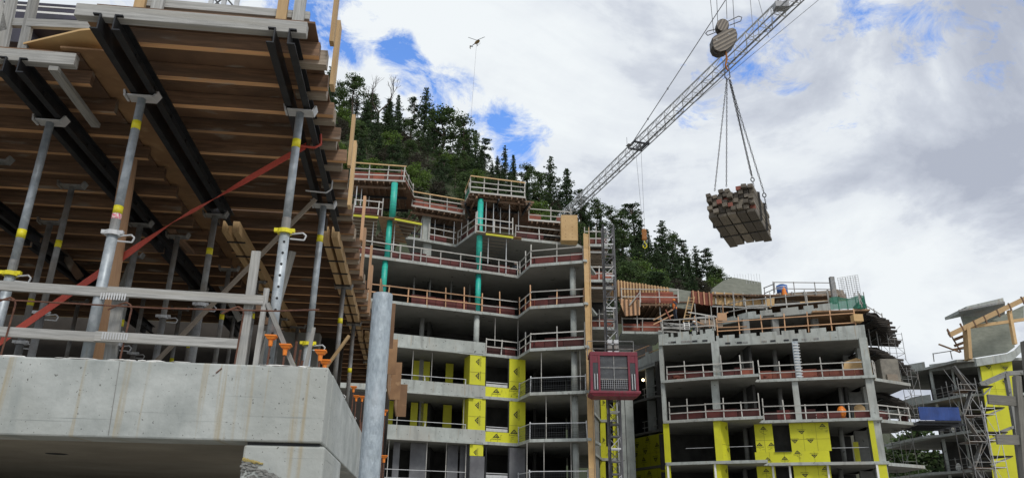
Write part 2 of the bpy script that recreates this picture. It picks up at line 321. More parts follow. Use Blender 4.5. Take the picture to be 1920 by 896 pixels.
def copy_tree(o, loc=None, rz=None, parent=None, sc=None):
    c = o.copy(); COL.objects.link(c)
    if parent: c.parent = parent
    if loc is not None: c.location = loc
    if rz is not None: c.rotation_euler = (0, 0, rz)
    if sc is not None: c.scale = sc
    for ch in list(o.children): copy_tree(ch, parent=c)
    return c
# ------------------------------------------------------------------ ground and hill
g = MB(); g.prism([(-3000, -3000), (3000, -3000), (3000, 3000), (-3000, 3000)], -.5, 0.0)
tag(g.build('ground', 'ground'), kind='structure')
ET = [(-.9, .78), (-.461, .677), (-.29, .612), (-.209, .585), (-.128, .55), (-.048, .503), (.03, .455), (.105, .41), (.178, .372), (.249, .334), (.304, .300), (.385, .246), (.505, .123), (.7, .05), (1.2, .02)]
def lerp_t(T, t):
    if t <= T[0][0]: return T[0][1]
    for (a, b), (c, d) in zip(T, T[1:]):
        if t <= c: return b + (d - b) * (t - a) / (c - a)
    return T[-1][1]
YR = 262.0
def hz(x, y):
    t = x / max(y, 30); e = lerp_t(ET, t); s_ = (y - 105) / (YR - 105)
    top = e * YR
    if s_ <= 0: return -3.0
    if s_ <= 1: z = top * s_ ** .95
    else: z = top * (1 - (s_ - 1) * .55)
    return z + 2.2 * math.sin(x * .11 + y * .07) * min(1, s_ * 3) * math.cos(y * .13 - x * .05) - 1
h = MB(); nx, ny = 110, 60
gx = [-260 + 460 * i / nx for i in range(nx + 1)]; gy = [100 + 260 * j / ny for j in range(ny + 1)]
for y in gy:
    for x in gx: h.v.append(Vector((x, y, hz(x, y) + ru(-.5, .5))))
for j in range(ny):
    for i in range(nx):
        a = j * (nx + 1) + i; h.face((a, a + 1, a + nx + 2, a + nx + 1), ((0, 0),) * 4, R())
tag(smooth(h.build('hill', 'hill')), kind='structure')

# ------------------------------------------------------------------ trees
def leafquad(mb, c, L, W, droop=0):
    th = ru(0, 6.283); ph = ru(-.9, .5) - droop
    d = Vector((math.cos(th) * math.cos(ph), math.sin(th) * math.cos(ph), math.sin(ph)))
    a = d.orthogonal().normalized(); a = Matrix.Rotation(ru(0, 6.28), 3, d) @ a
    b = len(mb.v); c = Vector(c)
    mb.v += [c - d * L * .5 - a * W * .25, c - a * W * .5 + d * L * .1, c + d * L * .5, c + a * W * .5]
    mb.face((b, b + 1, b + 2, b + 3), ((0, 0),) * 4, R())
def tree_conifer(hh, wid, dens, leaf, seed, bare=.12):
    random.seed(seed); root = thing('conifer_tree', None, None); tk = MB(); cr_ = MB()
    lean = Vector((ru(-.03, .03), ru(-.03, .03), 1))
    tk.tube((0, 0, -1), lean * hh * .96, hh * .016 + .06, .04, 7)
    z = hh * bare
    while z < hh * .985:
        f = 1 - z / hh; r_ = wid * (f ** .75) * ru(.65, 1.15) + .25; nb = random.randint(4, 6); o = ru(0, 6.28)
        for k_ in range(nb):
            if R() < .12: continue
            th = o + k_ * 6.283 / nb + ru(-.3, .3); rr = r_ * ru(.6, 1.15); base = lean * z
            tip = base + Vector((math.cos(th) * rr, math.sin(th) * rr, -rr * ru(.05, .35) + rr * .12))
            tk.tube(base, tip, .05 + .012 * rr, .02, 3, False)
            n = max(2, int(rr / .55 * dens))
            for q in range(n):
                u = (q + R()) / n * .95 + .1; p = base.lerp(tip, min(u, 1))
                sp = .25 + .2 * rr * (1 - abs(u - .5))
                for _ in range(3):
                    leafquad(cr_, p + Vector((ru(-sp, sp), ru(-sp, sp), ru(-.28, .12))), ru(.5, .95), ru(.28, .5), .2)
        z += ru(.42, .75) * (1 + hh * .012)
    tk.build('trunk', 'bark', root); cr_.build('crown', leaf, root); return root
def tree_clumps(hh, wid, leaf, seed, nclump, low, flat, name, lsz=.55, per=110):
    random.seed(seed); root = thing(name, None, None); tk = MB(); cr_ = MB()
    p = Vector((0, 0, -1)); pts = [p]
    for i in range(6): p = Vector((p.x + ru(-.4, .4), p.y + ru(-.4, .4), hh * .9 * (i + 1) / 6)); pts.append(p)
    for i in range(6): tk.tube(pts[i], pts[i + 1], (.32 - .045 * i) * hh / 14, (.32 - .045 * (i + 1)) * hh / 14, 7)
    for c in range(nclump):
        u = low + (1 - low) * ((c + R()) / nclump); zc = hh * u
        i = min(5, int(u / .9 * 6)); base = pts[i].lerp(pts[i + 1], .5) if i < 6 else pts[-1]
        rad = wid * (1.05 - .75 * max(0, (u - low) / (1 - low)) ** 1.6) * ru(.25, 1.0); th = ru(0, 6.28)
        c0 = Vector((math.cos(th) * rad, math.sin(th) * rad, zc)); tk.tube(Vector((base.x, base.y, min(base.z, zc - .3))), c0, .12, .04, 4, False)
        a = ru(.8, 1.7) * wid / 3.6; b = a * flat * ru(.8, 1.2)
        for _ in range(int(per * ru(.6, 1.2))):
            v = Vector((random.gauss(0, .5), random.gauss(0, .5), random.gauss(0, .45)))
            if v.length > 1.15: v *= .8 / v.length
            leafquad(cr_, c0 + Vector((v.x * a, v.y * a, v.z * b)), ru(.6, 1.2) * lsz, ru(.5, .9) * lsz * .8)
    tk.build('trunk', 'bark', root); cr_.build('crown', leaf, root); return root
def tree_bare(hh, seed):
    random.seed(seed); root = thing('bare_tree', None, None); tk = MB()
    def grow(p, d, L, r_, lv):
        q = p + d * L; tk.tube(p, q, r_, r_ * .65, 5 if lv < 2 else 3, False)
        if lv >= 5: return
        for _ in range(3 if lv < 4 else 2):
            grow(q if R() < .6 else p.lerp(q, .7), (d + Vector((ru(-.75, .75), ru(-.75, .75), ru(-.1, .5)))).normalized(), L * ru(.6, .8), r_ * .6, lv + 1)
    grow(Vector((0, 0, -1)), Vector((0, 0, 1)), hh * .4, .26, 0)
    tk.build('branches', 'bark', root); return root
PROT = {
 'fir': [tree_conifer(17, 4.2, 1.5, 'leafd', 11), tree_conifer(15, 3.6, 1.7, 'leafd', 12), tree_conifer(19, 4.6, 1.3, 'leafd', 13, .2), tree_conifer(13, 3.9, 1.9, 'leafd', 14, .05)],
 'pine': [tree_clumps(15, 4.2, 'leafm', 21, 26, .35, .45, 'pine_tree'), tree_clumps(13, 4.6, 'leafm', 22, 30, .25, .5, 'pine_tree'), tree_clumps(16, 3.6, 'leafd', 23, 24, .3, .4, 'pine_tree')],
 'leafy': [tree_clumps(9, 4.4, 'leafl', 31, 26, .2, .8, 'leafy_tree', .5, 130), tree_clumps(8, 4.0, 'leafl', 32, 24, .15, .8, 'leafy_tree', .5, 130)],
 'scrub': [tree_clumps(9, 3.8, 'leafb', 41, 22, .25, .7, 'leafless_scrub_tree', .45, 90)],
 'bare': [tree_bare(11, 51)],
}
PH = {'fir': [17, 15, 19, 13], 'pine': [15, 13, 16], 'leafy': [9, 8], 'scrub': [9], 'bare': [11]}
LBL = {'fir': ('dark pointed fir growing in the mass of the hillside forest', 'fir tree', 'firs on the forested hillside'),
       'pine': ('dark pine with clumped flat boughs growing on the hillside', 'pine tree', 'pines on the forested hillside'),
       'leafy': ('bright green leafy tree growing low on the hillside', 'tree', 'leafy trees on the hillside'),
       'scrub': ('brownish thin-leaved tree between the dark evergreens on the hillside', 'tree', 'brownish trees on the hillside'),
       'bare': ('leafless grey tree with bare branches against the sky', 'tree', 'bare trees on the hillside')}
USED = set()
def plant(kind, i, x, y, z, hh, lab=None, wk=1.0):
    P = PROT[kind][i]; s_ = hh / PH[kind][i]
    if (kind, i) in USED: o = copy_tree(P)
    else: USED.add((kind, i)); o = P
    o.location = (x, y, z); o.rotation_euler = (0, 0, ru(0, 6.28)); o.scale = (s_ * wk, s_ * wk, s_)
    l, c, g_ = LBL[kind]
    if lab: tag(o, lab, c)
    else: tag(o, l, c, g_)
    return o
random.seed(99)
# trees that stand out on the ridge: (pixel x of the trunk, pixel y of the top, kind, variant, width, label)
SKY = [(622, 125, 'fir', 1, .9, 'pointed fir at the far left end of the ridge'), (668, 146, 'pine', 0, 1.2, 'broad dark pine on the ridge just left of the bare tree'),
 (640, 160, 'pine', 1, 1, None), (715, 152, 'bare', 0, 1.1, 'leafless grey tree standing on the ridge against the sky'), (700, 178, 'pine', 1, .8, None),
 (748, 180, 'fir', 0, .8, 'small dark fir on the ridge just right of the bare tree'), (776, 185, 'pine', 2, .8, None), (800, 165, 'fir', 2, 1.0, 'tall layered fir on the ridge below the helicopter'),
 (835, 206, 'pine', 1, 1.2, 'round-topped pine on the ridge right of the tall layered fir'), (868, 222, 'pine', 0, 1.0, None), (893, 246, 'fir', 0, .9, None), (912, 262, 'pine', 2, 1.0, None),
 (947, 272, 'fir', 1, .7, 'narrow spiky fir under the largest blue gap in the clouds'), (963, 292, 'fir', 0, .8, None), (990, 312, 'pine', 0, 1, None),
 (1030, 293, 'fir', 2, 1.0, 'tall fir above the wooden column box, the tallest left of the crane jib'), (1062, 317, 'fir', 0, 1.1, 'fir touching the crane jib just right of the tallest one'), (1010, 325, 'pine', 1, .9, None),
 (1088, 358, 'pine', 2, 1.0, None), (1118, 378, 'pine', 1, 1.0, None), (1143, 392, 'pine', 0, .9, 'pine behind the top of the hoist mast'), (1180, 385, 'pine', 2, 1.3, 'broad flat-boughed pine behind the orange hook'),
 (1165, 398, 'pine', 0, .9, None), (1238, 414, 'fir', 2, 1.3, 'broad pointed fir just right of the orange hook'), (1215, 435, 'fir', 0, .8, None), (1262, 440, 'pine', 0, .9, None), (1278, 452, 'pine', 2, .8, None),
 (1303, 460, 'fir', 1, .9, 'fir on the low right part of the ridge'), (1322, 470, 'pine', 2, 1.0, None), (1348, 508, 'pine', 1, .9, 'last pine at the right foot of the ridge'), (1335, 500, 'pine', 0, .9, None),
 (1090, 372, 'fir', 3, 1, None), (1200, 415, 'fir', 3, 1, None), (880, 262, 'fir', 3, 1, None), (730, 190, 'pine', 2, 1, None), (812, 205, 'fir', 0, 1, None)]
for px, py, kd, i, wk, lab in SKY:
    y = ru(250, 264); p = aty(px, py, y); gz = hz(p.x, y); hh = max(7, p.z - gz + 1)
    plant(kd, i, p.x, y, gz - .5, hh, lab, wk * (1.0 if hh > 12 else 1.25))
placed = []; tries = 0
while len(placed) < 225 and tries < 40000:
    tries += 1; y = ru(150, 262); t = ru(-.33, .36); x = t * y; z = hz(x, y)
    if z < 10: continue
    px, py = proj((x, y, z + 6))
    if px < 585 or px > 1375 or py > (400 if px < 1000 else 560) or py < 60: continue
    lowb = 350 + max(0, px - 760) * .36
    if py > lowb + 75: continue
    md = 6.2 + (1 if y < 200 else 0)
    if any((x - a) ** 2 + (y - b) ** 2 < md * md for a, b in placed): continue
    placed.append((x, y)); s_ = (y - 105) / 157
    q = R(); kd = 'fir' if q < .34 else 'pine' if q < .62 else 'leafy' if q < .84 else 'scrub'
    if kd == 'leafy' and s_ > .85: kd = 'fir'
    i = random.randrange(len(PROT[kd])); hh = {'fir': ru(12, 18), 'pine': ru(10, 15), 'leafy': ru(8, 12), 'scrub': ru(8, 11)}[kd]
    if s_ > .72: hh *= max(.68, 1 - (s_ - .72) * 1.3)
    plant(kd, i, x, y, z - .8, hh, None, ru(1.0, 1.35))
for px, py, kd, i, lab in [(1712, 800, 'pine', 0, 'dark pine between the right block and the far right block'), (1742, 812, 'fir', 3, 'dark fir in the gap beside the far right block'), (1690, 830, 'pine', 1, 'pine behind the lowest balcony of the right block'), (1765, 850, 'pine', 2, 'low dark pine at the left foot of the far right block')]:
    p = aty(px, py, 96); plant(kd, i, p.x, 96, 0, p.z, lab, 1.15)

# ------------------------------------------------------------------ left: podium, shoring and formwork deck in the foreground
PHI = math.radians(6.6); UX, UY = math.cos(PHI), math.sin(PHI)
def LF(p): return Vector((p[0] * UX - p[1] * UY, p[0] * UY + p[1] * UX, p[2]))
def onv(px, py, v):
    d = ray(px, py); Vv = Vector((-UY, UX, 0)); t = (v - EYE.dot(Vv)) / d.dot(Vv); p = EYE + d * t
    return p.x * UX + p.y * UY, p.z
root = thing('concrete_podium', 'pale concrete podium with deep edge beam and chipped corner column, lower left', 'building', LF((-4, 9, 0)))
def bev(o, w=.012):
    m = o.modifiers.new('bevel', 'BEVEL'); m.width = w; m.segments = 2; return o
m = MB(LF); m.box(-12, -.80, 6.74, 7.1, 2.31, 2.945); bev(m.build('edge_beam', 'fore', root), .015)
m = MB(LF); m.box(-1.15, -.795, 7.103, 12.2, 2.31, 2.95); bev(m.build('side_beam', 'fore', root))
m = MB(LF); m.box(-12, -1.153, 7.103, 24, 2.33, 2.93); m.build('deck_slab', 'foresof', root)
m = MB(LF); m.box(-1.43, -.77, 6.765, 8.3, 0, 2.285); cl_ = m.build('column', 'fore', root); bev(cl_, .02)
m = MB(LF); m.box(-1.41, -.82, 6.8, 8.2, 2.285, 2.31); m.build('joint_gap', 'black', root)
m = MB(LF); m.box(-12, -11.7, 7.2, 14, 0, 2.33); m.box(-12, -2.4, 13, 13.3, 0, 2.33); m.build('inner_wall', 'concd', root)  # walls added to keep light out of the space below the slab
m = MB(LF)
random.seed(5)
for i in range(190):                                             # broken concrete across the column face
    u = ru(0, 1); x = -1.42 + .60 * u; z = 2.17 - .26 * u - abs(random.gauss(0, .05)) * (1 + u); s_ = ru(.006, .02)
    m.blob((x, 6.762, z), s_ * 1.5, s_ * .8, s_ * .8, 5, 3, .4)
m.build('chipped_patch', 'concd', cl_)
m = MB(LF)
for i in range(16):
    u = i / 15; m.blob((-1.415 + .15 * u, 6.758, 2.165 - .03 * u + ru(-.004, .004)), .014, .008, .012 * (1.2 - u * .6), 7, 5, .25)
m.build('foam_filler', 'foam', cl_)
m = MB(LF); hq = atz(106, 851, 2.325); m.F = None; m.blob((hq.x, hq.y, 2.331), .115, .11, .008, 16, 4, .07); m.build('soffit_hole', 'black', root)
m = MB(LF)
for k_ in range(16):                                             # laitance crumbs along the top arris
    x = ru(-3.4, -.9); m.blob((x, 6.76, 2.945), ru(.03, .12), .022, ru(.004, .011), 9, 4, .3)
m.build('mortar_crumb', 'white', root)
m = MB(LF); m.beam((onv(222, 690, 6.738)[0], 6.7385, 2.93), (onv(203, 815, 6.738)[0], 6.7385, 2.33), .005, .003, (0, 1, 0)); m.build('form_joint', 'concd', root)
m = MB(LF); m.beam((onv(405, 699, 6.738)[0], 6.735, onv(405, 699, 6.738)[1]), (onv(416, 690, 6.738)[0], 6.735, onv(416, 690, 6.738)[1]), .008, .008); m.build('wire_stub', 'rust', root)
m = MB(LF); m.box(-3.3, -2.15, 16, 16.3, 2.93, 5.5); m.build('upper_wall', 'concd', root)
m = MB(LF); m.box(-12, -.95, 24.1, 24.4, 0, 5.7); m.box(-12.3, -12, 7.2, 24, 2.3, 5.9); m.box(-12, -1.8, 17.4, 17.6, 2.95, 5.97); m.build('shade_wall', 'deckd', root)  # added walls; their near-black colour stands in for the dark under the deck

# formwork tables
def stringer_steel(root, u, v0, v1, z0=5.58):
    for du in (-.062, .062):
        m = MB(LF); s_ = 1 if du > 0 else -1
        m.box(u + du - .006 * s_, u + du + .006 * s_, v0, v1, z0, z0 + .16)
        a, b = sorted((u + du + .006 * s_, u + du + .06 * s_))
        m.box(a, b, v0, v1, z0, z0 + .012); m.box(a, b, v0, v1, z0 + .148, z0 + .16)
        o = m.build('stringer', 'black', root)
        v = v0 + .5
        while v < v1 - .3: h_ = MB(LF); h_.tube((u + du + .02 * s_, v, z0 + .08), (u + du + .035 * s_, v, z0 + .08), .022, None, 8); h_.build('bolt_head', 'black', o); v += .55
def stringer_wood(root, u, v0, v1, z0=5.56):
    for du in (-.07, .07):
        m = MB(LF); m.box(u + du - .045, u + du + .045, v0, v1, z0 + .01, z0 + .17); m.build('stringer', 'woodn', root)
    v = v0 + .4
    while v < v1: m = MB(LF); m.box(u - .13, u + .13, v, v + .03, z0 - .005, z0 + .012); m.build('band', 'black', root); v += .62
def table(label, u0, u1, v0, v1, sus, steel, first=None, jit=.06, jm='joist', endm='jend', rim=None, vstep=.545, endb=False):
    root = thing('formwork_table', label, 'formwork table', LF(((u0 + u1) / 2, v0, 5.6)), 'timber and steel formwork tables over the podium')
    for u in sus: (stringer_steel if steel else stringer_wood)(root, u, v0 - (.12 if steel else 0), v1)
    v = v0 + .28
    while v < v1 - .05:
        m = MB(LF); a = u0 - ru(0, jit); b = u1 + ru(-jit, jit) * .8; w = .066 + ru(-.008, .010)
        m.box(a, b, v, v + w, 5.745, 5.895); m.mi[0] = 1; m.build('joist', [jm, 'jbot'], root)
        v += vstep + ru(-.012, .012)
    if endb:
        v = v0 + .28
        while v < v1 - .05:
            m = MB(LF); x = u1 + ru(-.04, .06); m.box(x - ru(.2, .35), x, v + .07, v + .07 + ru(.085, .11), 5.70 + ru(-.01, .02), 5.86); m.build('end_block', 'jend', root)
            v += vstep
    if rim:
        m = MB(LF); m.box(rim[0], rim[1], v0 - .09, v0, rim[2], rim[3]); bev(m.build('rim_timber', 'wood', root), .006)
    m = MB(LF); v = v0
    while v < v1:
        w = min(1.22, v1 - v); m.box(u0 + .04, u1 - .06, v + .004, v + w - .004, 5.9, 5.92); v += w
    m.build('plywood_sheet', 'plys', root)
    return root
random.seed(3)
T1 = table('formwork table with grey rim timber over the podium corner, black steel stringers', -3.05, -1.07, 5.95, 10.3, (-2.84, -1.38), True, rim=(-3.13, -1.18, 5.72, 5.845), endb=True)
T2 = table('leftmost formwork table with short grey rim timber, cut off by the photo edge', -9, -3.4, 6.75, 11.6, (-3.97, -5.9), True, rim=(-5.4, -3.44, 5.72, 5.85))
T3 = table('formwork table on yellowish timber stringers behind the corner table', -3.05, -1.08, 10.5, 16.4, (-2.8, -1.42), False, endb=True)
T4 = table('farthest formwork table on timber stringers, next to the stepped plywood edge', -3.05, -.98, 16.55, 23.2, (-2.8, -1.30), False)
T5 = table('formwork table in the dark behind the leftmost one', -9, -3.3, 11.8, 17, (-3.97, -5.9), True)
m = MB(LF); m.box(-3.2, -2.86, 6.05, 6.7, 5.925, 5.943); m.box(-3.62, -2.86, 6.7, 14.4, 5.925, 5.943)
tag(m.build('plywood_strip', 'ply', None, LF((-3.2, 6.2, 5.95))), 'orange plywood filler strip between the two front formwork tables', 'plywood')
m = MB(); m.prism([tuple(atz(x, y, 6.02))[:2] for x, y in ((40, 84), (150, 58), (195, 54), (205, 112), (20, 108))], 6.02, 6.04)
tag(m.build('plywood_sheet', 'plyn', None, atz(120, 80, 6.03)), 'orange plywood corner between the rail and the short rim timber, upper left', 'plywood')
m = MB(); m.beam(atz(100, 128, 5.66), atz(180, 236, 5.66), .085, .045)
tag(m.build('loose_timber', 'wood', None, LF((-3.6, 7, 5.6))), 'short grey timber lying under the leftmost formwork table', 'timber')
# plywood edge of the far table (stepped)
root = thing('plywood_edge_form', 'brown plywood edge boards hanging in steps, right of the galvanised pole', 'formwork', LF((-.8, 18, 5.6)))
for k_, (v0, v1, u, za, zb) in enumerate([(15.2, 16.5, -.95, 5.35, 6.5), (17, 18.6, -.92, 5.2, 6.2), (18.8, 20.8, -.84, 4.95, 6.1), (21, 23.2, -.70, 4.85, 5.95)]):
    m = MB(LF); m.box(u, u + .03, v0, v1, za, zb); m.box(u + .033, u + .3, v1 - .03, v1, za, zb - .15); m.build('board', 'ply', root)
# upright boards along the right edge
for k_, (v, z0, z1, w, mm, lab) in enumerate([(6.2, 5.9, 6.62, .09, 'woodn', 'narrow upright board nailed to the front joist ends, first of the row'), (6.5, 5.62, 6.36, .14, 'woodn', 'wide upright board behind the narrow front one'),
    (8.5, 5.75, 6.45, .09, 'woodn', 'upright board further back on the joist ends, narrow, under the hill'), (8.9, 5.4, 6.3, .14, 'woodn', 'wide upright board beside the red guardrail deck'), (10.9, 5.7, 6.42, .09, 'woodo', 'pinkish narrow upright board at mid edge of the deck'),
    (11.4, 5.3, 6.1, .14, 'woodo', 'pinkish wide upright board at mid edge of the deck'), (13.0, 5.6, 6.4, .09, 'woodo', 'narrow upright board above the yellow stringers'), (13.5, 5.3, 6.2, .14, 'woodo', 'wide upright board above the yellow stringers')]):
    m = MB(LF); m.box(-1.03, -.99, v, v + w, z0, z1); tag(m.build('upright_board', mm, None, LF((-1, v, z0))), lab, 'board')
# deck-top guard posts and rails seen over the rim timbers
root = thing('timber_guardrail', 'grey timber guard posts and rails standing on the corner formwork table', 'guardrail', LF((-2, 5.7, 5.9)))
for u, w, mm in ((-2.67, .09, 'woodn'), (-2.52, .10, 'wood'), (-1.44, .09, 'woodn'), (-1.29, .10, 'wood')):
    m = MB(LF); m.box(u - w / 2, u + w / 2, 5.97, 6.01, 5.9, 6.9); m.build('post', mm, root)
m = MB(LF); m.box(-2.7, -1.2, 6.015, 6.055, 5.99, 6.07); m.build('rail', 'wood', root)
m = MB(LF); m.box(-2.7, -1.2, 6.015, 6.055, 6.4, 6.5); m.build('rail', 'wood', root)
root = thing('timber_guardrail', 'grey timber posts and rail above the leftmost formwork table', 'guardrail', LF((-3.8, 6.4, 5.7)))
for (xa, ya, xb, yb), w in (((2, 100, 24, -10), .10), ((42, 96, 66, -10), .09), ((8, 60, -6, -10), .08)):
    m = MB(); m.beam(aty(xa, ya, 6.35), aty(xb, yb, 6.35), w, .04, (0, 1, 0)); m.build('post', 'wood', root)
m = MB(); m.beam(aty(-60, 40, 6.45), aty(181, 50, 6.25), .05, .085); m.build('rail', 'wood', root)
root = thing('stacked_boards', 'stack of dark navy edged boards with white gaps, upper left corner', 'boards', atz(80, 25, 6.5))
for (xa, ya, xb, yb, h_, mm) in ((8, 16, 160, 27, .035, 'boards'), (8, 20.5, 160, 31, .02, 'white'), (8, 26, 160, 36.5, .05, 'boards'), (8, 31, 160, 42, .03, 'white'), (8, 36, 160, 47, .09, 'boards'), (30, 52, 160, 60, .14, 'boards'), (-20, 70, 60, 78, .25, 'boards')):
    m = MB(); m.beam(aty(xa, ya, 8.4), aty(xb, yb, 8.4), .3, h_); m.build('board', mm, root)

# shoring posts
def shore(label, u, v, z0=2.95, z1=5.58, r_=.047, split=.45, band='stk', lab_b=.82, clamp='zinc', dim=False, holes=False):
    root = thing('shoring_post', label, 'shoring post', LF((u, v, z0)), 'adjustable steel shoring posts under the formwork')
    zs = z0 + (z1 - z0) * split; lo, hi = ('galv', 'galv') if not dim else ('galvd', 'galvd')  # dim posts use the darker steel as painted shade
    m = MB(LF); m.tube((u, v, z0 + .01), (u, v, zs), r_, None, 16); t_ = smooth(m.build('lower_tube', lo, root))
    if holes:
        z = z0 + .1
        while z < zs - .05: m = MB(LF); m.tube((u + .012, v - r_ - .001, z), (u + .012, v - r_ + .004, z), .012, None, 8); m.build('pin_hole', 'black', t_); z += .11
    m = MB(LF); m.tube((u, v, zs - .08), (u, v, zs + .14), r_ * .9, None, 14); m.build('sleeve', 'galvd', root)
    m = MB(LF); m.tube((u, v, zs), (u, v, z1 - .03), r_ * .84, None, 14); smooth(m.build('upper_tube', hi, root))
    m = MB(LF); m.box(u - .10, u + .10, v - .07, v + .07, z0, z0 + .01); m.build('base_plate', 'galvd', root)
    m = MB(LF); m.tube((u, v, zs - .02), (u, v, zs + .02), r_ * 1.5, None, 12); m.box(u - .10, u + .09, v - .02, v + .02, zs - .005, zs + .03); col_ = m.build('collar', clamp, root)
    m = MB(LF); cx_ = u + .12
    m.path([(u + .05, v, zs - .02), (u + .17, v - .02, zs - .01), (u + .205, v - .03, zs - .04), (u + .19, v - .03, zs - .085), (u + .06, v - .02, zs - .075)], .008, 6)
    m.build('handle', 'zinc', col_)
    zb = z0 + (z1 - z0) * lab_b
    m = MB(LF); m.tube((u, v, zb), (u, v, zb + .09), r_ * .87, None, 14); smooth(m.build('sticker', band, root))
    m = MB(LF); m.box(u - .12, u + .12, v - .07, v + .07, z1 - .03, z1 - .018)
    for s_ in (-1, 1):
        m.hexa([(u + s_ * .12, v - .09, z1 - .05), (u + s_ * .14, v - .09, z1 - .05), (u + s_ * .14, v + .03, z1 - .05), (u + s_ * .12, v + .03, z1 - .05),
                (u + s_ * .145, v - .06, z1 + .035), (u + s_ * .165, v - .06, z1 + .035), (u + s_ * .165, v + .06, z1 + .035), (u + s_ * .145, v + .06, z1 + .035)])
    m.build('head_bracket', 'zinc' if not dim else 'galvd', root)
    return root
s1 = shore('shoring post crossing the red strap, yellow and pink stickers, second from left edge', -2.87, 6.92, band='stk', lab_b=.86)
for zb, mm in ((4.33, 'stk'), (4.25, 'stkp')):
    m = MB(LF); m.tube((-2.87, 6.92, zb), (-2.87, 6.92, zb + .075), .0415, None, 14); smooth(m.build('sticker', mm, s1))
s2 = shore('shoring post with row of pin holes, standing left of the orange rebar caps', -1.36, 6.98, clamp='stk', split=.5, lab_b=.84, holes=True)
shore('dirty shoring post nearest the left edge with yellow collar', -3.98, 7.55, clamp='stk', split=.36, lab_b=.5)
shore('shoring post below the middle of the steel stringer, yellow band near the top', -2.86, 9.9, dim=True, split=.52, lab_b=.78)
shore('shoring post behind the podium corner with yellow band below its bracket', -1.38, 9.35, clamp='stk', split=.3, lab_b=.80)
shore('shoring post under the near end of the yellow timber stringers', -1.42, 12.9, dim=True, split=.3, lab_b=.75)
shore('shoring post behind the podium corner, rusty lower half, yellow band at mid height', -1.42, 15.4, dim=True, split=.3, lab_b=.62)
shore('farthest shoring post by the stepped plywood edge', -1.30, 19.0, dim=True, split=.3, lab_b=.62)
for k_, (u, v, l) in enumerate([(-3.98, 10.4, 'dark shoring post behind the leftmost one, near the red strap'), (-5.2, 10.5, 'dark shoring post at the far left behind the guardrail'), (-2.85, 12.8, 'dark shoring post behind the timber diagonal brace'),
    (-2.85, 15.2, 'dim shoring post deep under the deck near the grey wall'), (-3.98, 13.5, 'dim shoring post deep in the shadow left of the tan prop'), (-5.0, 8.6, 'dim shoring post at the left edge behind the guardrail')]):
    shore(l, u, v, dim=True, split=.35, lab_b=ru(.4, .8))
random.seed(14)
for k_, (px, v, ln) in enumerate([(75, 9.2, 'left of the red strap'), (140, 14.6, 'behind the tan tube, far back'), (225, 11.8, 'between the tan tube and the splice post'), (262, 13.9, 'right of the splice post, far back'), (305, 10.8, 'left of the middle post'), (335, 14.8, 'left of the middle post, deep in shadow'),
      (415, 12.2, 'right of the middle post'), (438, 15.2, 'beside the tall guard post, far back'), (560, 15.8, 'between the pinholed post and the corner post'), (590, 17.6, 'just left of the corner post, far back')]):
    a = onv(px, 600, v); shore('dim shoring post ' + ln, a[0], v, dim=True, split=ru(.35, .6), lab_b=ru(.3, .85), r_=.042)
for k_, (xa, ya, xb, yb, v, h_, mm, ln) in enumerate([(-20, 470, 330, 505, 15, .16, 'joist', 'dark ledger beam crossing behind the shoring posts, upper'), (60, 560, 440, 590, 16.5, .14, 'joist', 'dark ledger beam crossing behind the guardrail, lower'), (20, 330, 150, 520, 12.5, .12, 'plys', 'dark brace leaning behind the leftmost post'),
      (380, 470, 450, 600, 14, .10, 'wood', 'grey brace leaning in the shade right of the middle post'), (250, 480, 190, 640, 13, .09, 'wood', 'grey brace leaning in the shade behind the splice post'), (300, 440, 400, 475, 12.6, .14, 'jend', 'pale ledger under the far end of the strip'), (520, 600, 640, 560, 18, .08, 'jend', 'pale diagonal far behind the corner post')]):
    a, b = onv(xa, ya, v), onv(xb, yb, v); m = MB(LF); m.beam((a[0], v, a[1]), (b[0], v, b[1]), .06, h_); tag(m.build('timber_brace', mm, None, LF((a[0], v, a[1]))), ln, 'brace')
m = MB(LF); p0 = onv(150, 670, 7.6); p1 = onv(195, 360, 9.2)
m.tube((p0[0] + .02, 8.0, 2.93), (p0[0] - .10, 8.0, 5.4), .085, .08, 14)
tag(smooth(m.build('fibre_tube_form', 'woodo', None, LF((p0[0], 8, 3)))), 'tan round tube standing behind the second post from the left', 'tube form')
# timber braces
def stick(label, a, b, w, h_, mm, name='timber_brace', cat='brace', cid=None):
    m = MB(LF); m.beam(a, b, w, h_); tag(m.build(name, mm, None, LF(a)), label, cat)
stick('long yellowish timber brace rising diagonally behind the guardrail post', (-3.0, 8.9, 3.3), (-1.42, 8.9, 5.45), .025, .05, 'jend')
stick('second yellowish diagonal brace, low behind the podium corner', (-2.1, 12.4, 3.1), (-1.2, 12.4, 4.6), .08, .04, 'woodn')
stick('short grey prop leaning behind the pinholed post', (-1.41, 6.86, 3.52), (-1.12, 6.9, 2.96), .07, .04, 'wood')
stick('thin grey stake upright on the podium right of the orange caps', (-1.02, 6.9, 2.95), (-.985, 6.9, 3.33), .03, .03, 'wood')
stick('rough grey stake beside the pinholed post', (-1.44, 6.85, 2.95), (-1.43, 6.85, 3.66), .045, .03, 'wood')
stick('grey timber diagonal in the shade behind the red strap', (-2.6, 12, 3.0), (-2.0, 11, 5.5), .10, .05, 'wood')
m = MB(); m.beam(atz(322, 432, 5.6), atz(360, 474, 5.6), .085, .045); tag(m.build('timber_brace', 'joist', None, atz(322, 432, 5.6)), 'dim short timber hanging diagonally below the filler strip', 'brace')
